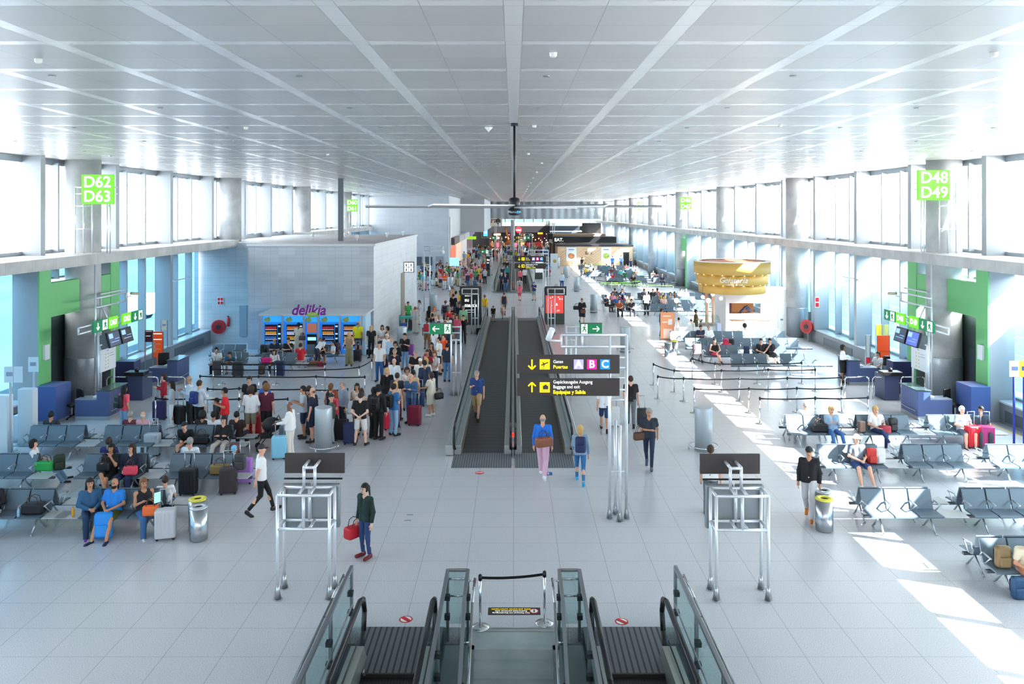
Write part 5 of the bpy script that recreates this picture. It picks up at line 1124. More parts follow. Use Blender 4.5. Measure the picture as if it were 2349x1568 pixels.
def body(J, h, fat=1.0, fingers=True, eyes=True):
    al = np.array([J[k] for k in J if len(J[k]) == 3 and k not in ('u', 'f', 'hf')]); lo = al.min(0)-.22; hi = al.max(0)+.22; lo[2] = -.01
    J['lo'], J['hi'] = lo, hi
    B = SDF(lo, hi, h); P0, u, f, N_, H0 = J['P'], J['u'], J['f'], J['N'], J['H']; g = fat
    for s in (-1, 1):
        r = vv(s, 0, 0)
        B.cap(P0+r*.075*g, P0+.20*u+r*.055*g, .105*g, .090*g, .04); B.cap(P0+.18*u+r*.06*g, N_-.12*u+r*.085, .090*g, .092, .04)
        B.cap(N_-.055*u+r*.08, J['sh%d' % s], .055, .052, .04)
        B.cap(J['hip%d' % s], J['kn%d' % s], .085*g, .054, .03); B.cap(J['kn%d' % s], J['kn%d' % s]*.55+J['an%d' % s]*.45+vv(0, .015, 0), .052, .052, .02); B.cap(J['kn%d' % s]*.5+J['an%d' % s]*.5, J['an%d' % s], .048, .035, .02)
        B.cap(J['an%d' % s]+vv(0, .01, -.04), J['toe%d' % s], .035, .03, .02)
        B.cap(J['sh%d' % s], J['el%d' % s], .048, .038, .03); B.cap(J['el%d' % s], J['wr%d' % s], .038, .026, .02)
        d = J['wr%d' % s]-J['el%d' % s]; d = d/np.linalg.norm(d); B.cap(J['wr%d' % s], J['wr%d' % s]+.065*d, .026, .034, .01)
    B.cap(N_-.04*u, H0-vv(0, -.01, .06), .055, .052, .03)
    hf = J['hf']/np.linalg.norm(J['hf']); B.ell(H0+vv(0, 0, .02)-.008*hf, (.074, .086, .098), .01); B.ell(H0+hf*.018-vv(0, 0, .045), (.056, .060, .062), .025)
    B.cap(H0+hf*.078+vv(0, 0, .012), H0+hf*.092-vv(0, 0, .018), .010, .015, .012)
    sd = np.cross(hf, vv(0, 0, 1)); 
    for s in (-1, 1): B.ell(H0+sd*s*.076-hf*.005, (.015, .018, .028), .006)
    ex = []
    if fingers:
        for s in (-1, 1):
            w = J['wr%d' % s]; d = w-J['el%d' % s]; d = d/np.linalg.norm(d); a = vv(-s*.2, -1, 0) if abs(d[2]) > .6 else vv(-s, 0, .2); a = a-(a@d)*d; a /= np.linalg.norm(a); c = np.cross(d, a)*s
            if abs(d[2]) > .6 and c@vv(-s, 0, 0) < 0: c = -c
            for k, L in enumerate((.070, .080, .074, .058)):
                o = w+.085*d+a*(.024-.016*k); ex.append(tubeq([o-.02*d, o+d*L*.5+c*.004, o+d*L*.85+c*L*.30], [.0095, .0085, .006]))
            o = w+.035*d+a*.028; ex.append(tubeq([o-.01*a, o+a*.022+d*.025, o+a*.020+d*.055+c*.01], [.012, .010, .007]))
    me = B.mesh('body', ex)
    em = None
    if eyes:
        m = MB()
        for s in (-1, 1):
            c = H0+hf*.080+sd*s*.030+vv(0, 0, .022); m.ball(c, .011, 8, 6, (1, .6, .8)); c2 = H0+hf*.084+sd*s*.032+vv(0, 0, .042); m.cyl(c2-sd*s*.014, c2+sd*s*.014+vv(0, 0, -.002), .004, n=5)
        c = H0+hf*.082-vv(0, 0, .048); m.cyl(c-sd*.02, c+sd*.02, .006, n=6); em = m.mesh('face'); em.materials.append(mat('33201c', .5))
    return me, em
def top(J, h, kind, fat=1.0):
    B = SDF(J['lo'], J['hi'], h); P0, u, f, N_ = J['P'], J['u'], J['f'], J['N']; g = fat
    for s in (-1, 1):
        r = vv(s, 0, 0)
        B.cap(P0-.03*u+r*.075*g, P0+.20*u+r*.062*g, .122*g, .110*g, .04); B.cap(P0+.18*u+r*.065*g, N_-.12*u+r*.09, .110*g, .108, .04)
        if kind != 'tank':
            B.cap(N_-.06*u+r*.08, J['sh%d' % s], .068, .067, .03)
            e = J['el%d' % s]; S_ = J['sh%d' % s]
            if kind == 'tee': B.cap(S_, S_+(e-S_)*.58, .066, .064, .03)
            else: B.cap(S_, e, .064, .054, .03); B.cap(e, e+(J['wr%d' % s]-e)*.93, .054, .042, .02)
        else: B.cap(N_-.08*u+r*.07, N_-.03*u+r*.10, .055, .05, .03)
    if kind == 'hood': B.ell(J['H']+vv(0, .015, .02), (.105, .115, .13), .03); hf = J['hf']; c = J['H']+hf*.06; B.F = np.maximum(B.F, -(np.sqrt((B.X-c[0])**2+(B.Y-c[1])**2+(B.Z-c[2])**2)-.085))
    else: B.cut(N_+.035*u, u); 
    if P0[2] < .7: B.cut(P0-.02*u, -vv(0, 0, 1))
    else: B.cut(P0-.07*u, -u)
    return B.mesh('top')
def bottom(J, h, kind, fat=1.0):
    B = SDF(J['lo'], J['hi'], h); P0, u = J['P'], J['u']; g = fat
    if kind in ('skirt', 'dress', 'longdress'):
        for s in (-1, 1):
            k_, hp, an = J['kn%d' % s], J['hip%d' % s], J['an%d' % s]; r = vv(s, 0, 0)
            B.cap(P0+.1*u+r*.06*g, hp, .115*g, .125*g, .05); B.cap(hp, k_+vv(s*.0, 0, -.02), .125*g, .115, .10)
            if kind == 'longdress': B.cap(k_, an+vv(s*.02, 0, .10), .115, .125, .10)
        B.cap((J['hip1']+J['hip-1'])/2, (J['kn1']+J['kn-1'])/2, .12, .11, .08)
        if kind == 'longdress': B.cut(vv(0, 0, .12), vv(0, 0, -1))
        elif P0[2] > .7: B.cut(vv(0, 0, .47), vv(0, 0, -1))
        if kind == 'skirt': B.cut(P0+.12*u, u)
        else:
            for s in (-1, 1): B.cap(P0+.1*u+vv(s*.06, 0, 0), J['N']-.12*u+vv(s*.085, 0, 0), .108*g, .106, .05)
            B.cut(J['N']+.0*u, u)
        return B.mesh('dress')
    for s in (-1, 1):
        k_, hp, an = J['kn%d' % s], J['hip%d' % s], J['an%d' % s]; r = vv(s, 0, 0)
        B.cap(P0+r*.07*g, P0+.10*u+r*.06*g, .118*g, .112*g, .04)
        if kind == 'shorts': B.cap(hp, hp+(k_-hp)*.86, .100*g, .082, .02)
        elif kind == 'slim': B.cap(hp, k_, .093*g, .062, .02); B.cap(k_, an+(k_-an)*.10, .060, .046, .015)
        elif kind == 'wide': B.cap(hp, k_, .105*g, .095, .03); B.cap(k_, an+vv(0, 0, .03), .095, .10, .03)
        else: B.cap(hp, k_, .098*g, .074, .02); B.cap(k_, an, .072, .060, .015)
    B.cut(P0+.11*u, u)
    if kind == 'shorts' and P0[2] > .7: B.cut(vv(0, 0, .50), vv(0, 0, -1))
    return B.mesh('trousers')
def shoe(J, h, s):
    a, t = J['an%d' % s], J['toe%d' % s]; lo = np.minimum(a, t)-.1; hi = np.maximum(a, t)+.1; B = SDF(lo, hi, h)
    B.cap(a+vv(0, .035, -.035), t+(t-a)*vv(1, 1, 0)*.1, .046, .042, .02); B.cap(a+vv(0, .02, .0), a+vv(0, 0, -.04), .045, .045, .02); B.cut((0, 0, min(t[2], a[2]-.045)-.038), (0, 0, -1)); B.cut(a+vv(0, 0, .02), (0, 0, 1)); return B.mesh('shoe')
def hair(J, h, kind):
    H0, hf = J['H'], J['hf']/np.linalg.norm(J['hf']); lo = H0-vv(.28, .28, .45); hi = H0+vv(.28, .28, .25); B = SDF(lo, hi, h); c = H0-hf*.012+vv(0, 0, .022)
    if kind in ('short', 'bob', 'long', 'pony', 'bun', 'curly'):
        e = .012 if kind != 'curly' else .045; B.ell(c+vv(0, 0, .005), (.080+e, .092+e, .104+e), .01)
        if kind == 'long': B.cap(c-hf*.05, c-hf*.085-vv(0, 0, .26), .075, .06, .04); [B.cap(c+np.cross(hf, vv(0, 0, 1))*s*.06, c+np.cross(hf, vv(0, 0, 1))*s*.085-hf*.02-vv(0, 0, .22), .035, .03, .03) for s in (-1, 1)]
        if kind == 'bob': B.cap(c-hf*.04, c-hf*.04-vv(0, 0, .09), .085, .075, .04)
        t = (B.X-H0[0])*hf[0]+(B.Y-H0[1])*hf[1]+(B.Z-H0[2])*0.0; low = .045 if kind != 'curly' else .06
        B.F = np.maximum(B.F, np.minimum(t-.018, low-(B.Z-H0[2])))
        if kind == 'short': B.F = np.maximum(B.F, np.minimum(t+.055, -.045-(B.Z-H0[2])+0*t)); B.cut(H0-vv(0, 0, .07), (0, 0, -1))
        if kind == 'pony': B.cap(c-hf*.10, c-hf*.13-vv(0, 0, .22), .032, .018, .02)
        if kind == 'bun': B.ell(c-hf*.06+vv(0, 0, .09), (.045, .045, .04), .01)
    elif kind == 'cap': B.ell(c+vv(0, 0, .012), (.09, .10, .105), .01); B.cut(H0+vv(0, 0, .03), (0, 0, -1)); b = H0+hf*.10+vv(0, 0, .045); B.ell(b, (.065, .065, .012), .01)
    elif kind == 'hat': B.ell(c+vv(0, 0, .03), (.095, .105, .10), .01); B.cut(H0+vv(0, 0, .045), (0, 0, -1)); B.ell(H0+vv(0, 0, .05), (.17, .18, .014), .01)
    elif kind == 'bald': B.ell(c+vv(0, 0, .0), (.079, .091, .10), .01); t = (B.X-H0[0])*hf[0]+(B.Y-H0[1])*hf[1]; B.F = np.maximum(B.F, t+.03+0*B.Z); B.cut(H0+vv(0, 0, .035), (0, 0, 1)); B.cut(H0-vv(0, 0, .06), (0, 0, -1))
    return B.mesh('hair')
SK = {'p': 'dfa98e', 't': 'c58e6d', 'b': '8a5a40', 'w': 'e8bda6'}
HC = {'k': '16120f', 'n': '3a2519', 'l': '7a5433', 'y': 'd0a868', 'g': '9a9894', 'w': 'd8d5cf', 'r': '8a3c1c', 'e': '23262c'}
def meshes(arms, legs, head, lean, tk, bk, hk, fat, res):
    key = (arms, legs, head, lean, fat, res)
    if key not in CACHE:
        J = skeleton(arms, legs, head, lean); near = res < .03; me, em = body(J, res, fat, fingers=near, eyes=res < .025); CACHE[key] = (J, me, em, {})
    J, me, em, sub = CACHE[key]
    def get(k, fn):
        if k not in sub: sub[k] = fn()
        return sub[k]
    T = get(('t', tk), lambda: top(J, res, tk, fat)) if tk else None
    Bm = get(('b', bk), lambda: bottom(J, res, bk, fat)); Hm = get(('h', hk), lambda: hair(J, min(res, .022), hk)) if hk else None
    sh = [get(('s', s), lambda s=s: shoe(J, min(res, .02), s)) for s in (-1, 1)]
    return J, me, em, T, Bm, Hm, sh
def slot(o, m):
    o.material_slots[0].link = 'OBJECT'; o.material_slots[0].material = m
NP = 0
def person(x, y, rot, label, T='tee', tc='222426', Bk='long', bc='33363c', hr='short', hc='k', sk='p', arms='down', legs='stand', h=1.72, head=0, lean=0.0, fat=1.0, sc='222426', z=0.0, group=None, res=None):
    """rot in degrees: 0 faces the viewer, 90 faces right, 180 faces away"""
    global NP; NP += 1
    if res is None: res = .017 if y < 30 else (.022 if y < 60 else .04)
    J, me, em, tm, bm_, hm, sh = meshes(arms, legs, head, lean, T, Bk, hr, fat, res)
    s = h/1.72; o = mk('person', me, label=label, cat='person', group=group, loc=(x, y, z), rz=radians(rot), scale=s); slot(o, mat(SK[sk], .55))
    def kid(n, m, c, r=.8, v=0):
        k = mk(n, m, o); slot(k, mat(c, r)); return k
    if tm: kid('shirt' if T != 'hood' else 'hooded_jacket', tm, tc)
    kid({'skirt': 'skirt', 'dress': 'dress', 'longdress': 'dress', 'shorts': 'shorts'}.get(Bk, 'trousers'), bm_, bc)
    if hm: kid('cap' if hr == 'cap' else 'hat' if hr == 'hat' else 'hair', hm, HC.get(hc, hc), .7)
    for q in sh: kid('shoe', q, sc, .6)
    if em: mk('face_features', em, o)
    return o
def pt(px, pyt, h): D = F_*(H_-h)/(pyt-HY); return XD(px, D), D
# luggage prototypes
def make_case(w=.38, d=.24, h=.56, handle=True):
    t = empty('suitcase', 'x', 'suitcase')
    o = MB().box(-w/2, w/2, -d/2, d/2, .05, .05+h, bev=.045, seg=3).obj('shell', None, t); m = MB()
    for i in range(5): m.box(-w/2+.05+i*(w-.1)/4-.006, -w/2+.05+i*(w-.1)/4+.006, -d/2-.006, -d/2+.004, .12, h-.02)
    m.obj('ribs', None, t)
    if handle: MB().tube([(-w*.28, d*.3, h), (-w*.28, d*.3, h+.48), (w*.28, d*.3, h+.48), (w*.28, d*.3, h)], .012, 6).obj('pull_handle', M_STEEL, t)
    for a in (-1, 1):
        for b in (-1, 1): MB().ball((a*w*.38, b*d*.34, .03), .03, 8, 6).obj('wheel', M_BLACK, t)
    return t
def make_pack(w=.30, d=.17, h=.44):
    t = empty('backpack', 'x', 'backpack'); MB().box(-w/2, w/2, -d/2, d/2, 0, h, bev=.06, seg=3).obj('main_bag', None, t); MB().box(-w*.36, w*.36, -d/2-.05, -d/2+.03, .04, h*.55, bev=.03, seg=3).obj('front_pocket', None, t)
    for s in (-1, 1): MB().tube([(s*w*.28, d/2, h*.92), (s*w*.3, d/2+.06, h*.7), (s*w*.3, d/2+.05, h*.25), (s*w*.25, d/2, h*.08)], .016, 6).obj('strap', M_BLACK, t)
    return t
def make_bag(w=.36, d=.16, h=.24):
    t = empty('handbag', 'x', 'bag'); m = MB(); m.box(-w/2, w/2, -d/2, d/2, 0, h, bev=.05, seg=3).obj('bag_body', None, t); m = MB()
    for yy in (-d*.3, d*.3): m.tube([(-w*.28, yy, h*.9), (-w*.2, yy, h+.13), (0, yy, h+.17), (w*.2, yy, h+.13), (w*.28, yy, h*.9)], .009, 6)
    m.obj('handles', mat('4a3020', .5), t); return t
BAGS = {'case': (make_case, 'suitcase'), 'casel': (lambda: make_case(.46, .28, .66), 'suitcase'), 'case0': (lambda: make_case(handle=False), 'suitcase'), 'pack': (make_pack, 'backpack'), 'bag': (make_bag, 'bag'), 'duffel': (lambda: make_bag(.5, .24, .26), 'bag')}
BPOOL = {}
def bag(kind, x, y, z, rot, c, label, tilt=0, group=None, scale=1):
    if kind not in BPOOL: BPOOL[kind] = Pool(BAGS[kind][0]()); 
    pl = BPOOL[kind]; o = pl.put((x, y, z), radians(rot), label, group, scale)
    if tilt: o.rotation_euler = (radians(tilt), 0, radians(rot))
    for k in bpy.data.objects if 0 else o.children:
        if k.name.split('.')[0] in ('shell', 'ribs', 'main_bag', 'front_pocket', 'bag_body') and k.type == 'MESH':
            if not k.material_slots: k.data.materials.append(None)
            slot(k, mat(c, .5))
    return o
def carry(o, kind, c, label, side=1, dz=.0, fwd=0.0, h=None, rot=0):
    """a bag hanging from the hand or worn on the back of person o"""
    s = o.scale[0]; a = o.rotation_euler[2]; 
    def w(x, y, z): return (o.location.x+s*(x*cos(a)-y*sin(a)), o.location.y+s*(x*sin(a)+y*cos(a)), o.location.z+s*z)
    if kind == 'pack': p = w(0, .215+fwd, .98+dz); return bag('pack', *p, math.degrees(a)+180, c, label)
    if kind in ('bag', 'duffel'): p = w(side*.30, -.05+fwd, .45+dz); return bag(kind, *p, math.degrees(a)+90+rot, c, label)
    if kind in ('case', 'casel'): p = w(side*.36, .15+fwd, 0); p = (p[0], p[1], 0); return bag(kind, *p, math.degrees(a)+rot, c, label)
def X(px, pyt, rot, label, h=1.72, **k):
    x, y = pt(px, pyt, h); return person(x, y, rot, label, h=h, **k)
# ---- people in the open
o = X(838, 1108, -38, 'dark-haired woman in a black and green jacket standing alone with a red bag', h=1.64, T='long', tc='15312c', Bk='slim', bc='27406f', hr='pony', sk='w', sc='6a1420', fat=.92, head=-10)
carry(o, 'duffel', 'c01a2c', 'red duffel bag held by the woman standing alone', side=-1, dz=-.02)
X(599, 1019, 118, 'man in a white tee, black leggings and backwards cap striding past the seats', h=1.76, tc='f2f2f2', Bk='slim', bc='101114', hr='cap', hc='e', arms=('swingb', 'side'), legs='walk', sc='1a1a1c')
o = X(1245, 950, 172, 'bald man in a bright blue shirt and pink trousers walking to the walkway', h=1.82, T='long', tc='1f74dc', bc='e0b4cc', hr='bald', hc='g', arms=('down', 'down'), legs='walk', sc='f0f0f0', fat=1.08)
x, y = o.location.x, o.location.y; bag('duffel', x+.02, y-.34, 1.0, 25, '8a5236', 'brown leather satchel on the back of the bald man in pink trousers')
o = X(1331, 975, 178, 'blonde woman in a denim jacket and cropped blue trousers with a navy backpack', h=1.64, T='long', tc='8aa4bc', Bk='slim', bc='2f6fa4', hr='bob', hc='y', arms=('down', 'swingf'), legs='walk', sc='3aa8dc'); carry(o, 'pack', '1c2c5c', 'navy backpack on the blonde woman in denim')
o = X(1094, 849, -4, 'man in a navy tee and khaki shorts riding the left moving walkway', h=1.80, tc='22427c', Bk='shorts', bc='b3976c', hr='short', hc='g', arms=('phone', 'down'), legs='walk', sc='1a1a1a', fat=1.12)
o = X(1489, 936, -12, 'grey-haired man in a dark polo walking with bags by the right air column', h=1.78, tc='27303f', Bk='slim', bc='1f2c48', hr='short', hc='g', sk='t', arms=('fold', 'swingb'), legs='walk', sc='3a4a60'); bag('bag', o.location.x-.30, o.location.y-.05, .85, 20, '5a3a28', 'brown and white shoulder bag at the side of the man in a dark polo')
o = X(1447, 862, 175, 'man in a black tee and grey trousers walking away behind the sign frame', h=1.80, tc='17181b', bc='6e747c', hr='short', hc='n', arms=('down', 'swingb'), legs='walk'); x, y = P(1474, 975); bag('case', x, y, 0, 10, '2a2c30', 'dark upright case pulled by the man in a black tee behind the sign frame')
X(1386, 880, 178, 'woman in a white top and patterned blue shorts partly behind the lower direction sign', h=1.66, tc='f0f0f2', Bk='shorts', bc='2c4470', hr='long', hc='l', legs='walk'); x, y = P(1406, 978); bag('casel', x, y, 0, 0, 'eceef0', 'white suitcase beside the pipes of the nearest direction sign')
X(1856, 1024, -25, 'man in a black hooded top and light grey trousers beside the right bins', h=1.78, T='long', tc='121419', bc='c8c8cc', hr='cap', hc='e', sk='t', arms=('down', 'down'), legs='walk', sc='d07820')
X(1630, 1021, 160, 'person in a white top hidden behind the right screen stand, only head and arm showing', h=1.74, tc='f0f0f0', bc='5a6068', hr='short', hc='n')
X(1335, 684, 8, 'woman in a dark coat with a tan bag walking toward the viewer', h=1.72, T='long', tc='23262f', Bk='skirt', bc='2c3648', hr='bun', hc='l', arms=('lap', 'lap'), legs='walk'); x, y = pt(1335, 684, 1.72); bag('bag', x+.05, y-.35, .75, 0, '7a4428', 'tan handbag at the front of the woman in a dark coat'); bag('duffel', x-.35, y-.02, .95, 0, '1a1c22', 'black shoulder bag of the woman in a dark coat')
X(1131.5, 701, 178, 'little boy in a black tee at the far end of the left walkway', h=1.12, tc='15161a', Bk='shorts', bc='9aa8b4', hr='short', hc='l'); X(1153, 698, 170, 'small girl in a pink dress running off the left walkway', h=1.02, T='tank', tc='e8b8b4', Bk='dress', bc='e8b8b4', hr='bob', hc='y', arms=('side', 'down'), legs='walk')
o = X(1156.5, 670, 176, 'woman in a dark patterned top just past the far walkway end', h=1.68, T='tank', tc='3a3844', Bk='slim', bc='4a5260', hr='bun', hc='l', legs='walk')
o = X(1192, 637, 178, 'man in a grey tee with a backpack walking between the two walkway pairs', h=1.76, tc='b8b4b4', Bk='shorts', bc='8a3a48', hr='short', hc='l', legs='walk', res=.022); carry(o, 'pack', '8a94a0', 'grey backpack on the man between the walkway pairs')
o = X(1192, 652, 178, 'girl in pink with a pink backpack between the walkway pairs', h=1.42, tc='f0909c', Bk='shorts', bc='c85068', hr='long', hc='l', legs='walk', res=.022); carry(o, 'pack', 'f05f78', 'pink backpack on the girl between the walkway pairs')
X(1225, 646, -20, 'boy in a blue cap and navy tee looking down at the far walkway entry', h=1.62, tc='233a70', Bk='shorts', bc='98a2ac', hr='cap', hc='2a62c8', arms='phone', res=.022)
X(1151, 625, 4, 'older man in a navy polo riding the far left walkway on the left', h=1.74, tc='1c2540', bc='1c2230', hr='short', hc='w', res=.022); X(1159.5, 627.5, -2, 'older man in a navy polo and jeans riding the far left walkway on the right', h=1.74, tc='18213a', bc='4a74a8', hr='short', hc='g', res=.022)
o = X(1289, 623, 176, 'man in a pale striped shirt and jeans walking away on the right', h=1.76, T='long', tc='cfdbe6', bc='2f5288', hr='bald', hc='g', res=.022); bag('duffel', o.location.x-.55, o.location.y, .1, 0, '16181c', 'black bag carried low by the man in a pale striped shirt')
X(1261, 606, 0, 'child with a red jacket round the waist far ahead on the right', h=1.4, tc='8a9298', Bk='shorts', bc='c82838'); X(1257, 601, 0, 'adult in a blue tee just behind the child with the red jacket', h=1.74, tc='2c5a98', bc='3a3e48')
X(1112, 676, 176, 'woman in a yellow floral top right of the black advert stand', h=1.66, tc='f0c22c', Bk='long', bc='c8ccd2', hr='bun', hc='l', arms=('swingf', 'down'))
x, y = P(1098, 768); bag('pack', x, y, 0, 30, '101114', 'black backpack left on the floor by the white pipe frame')
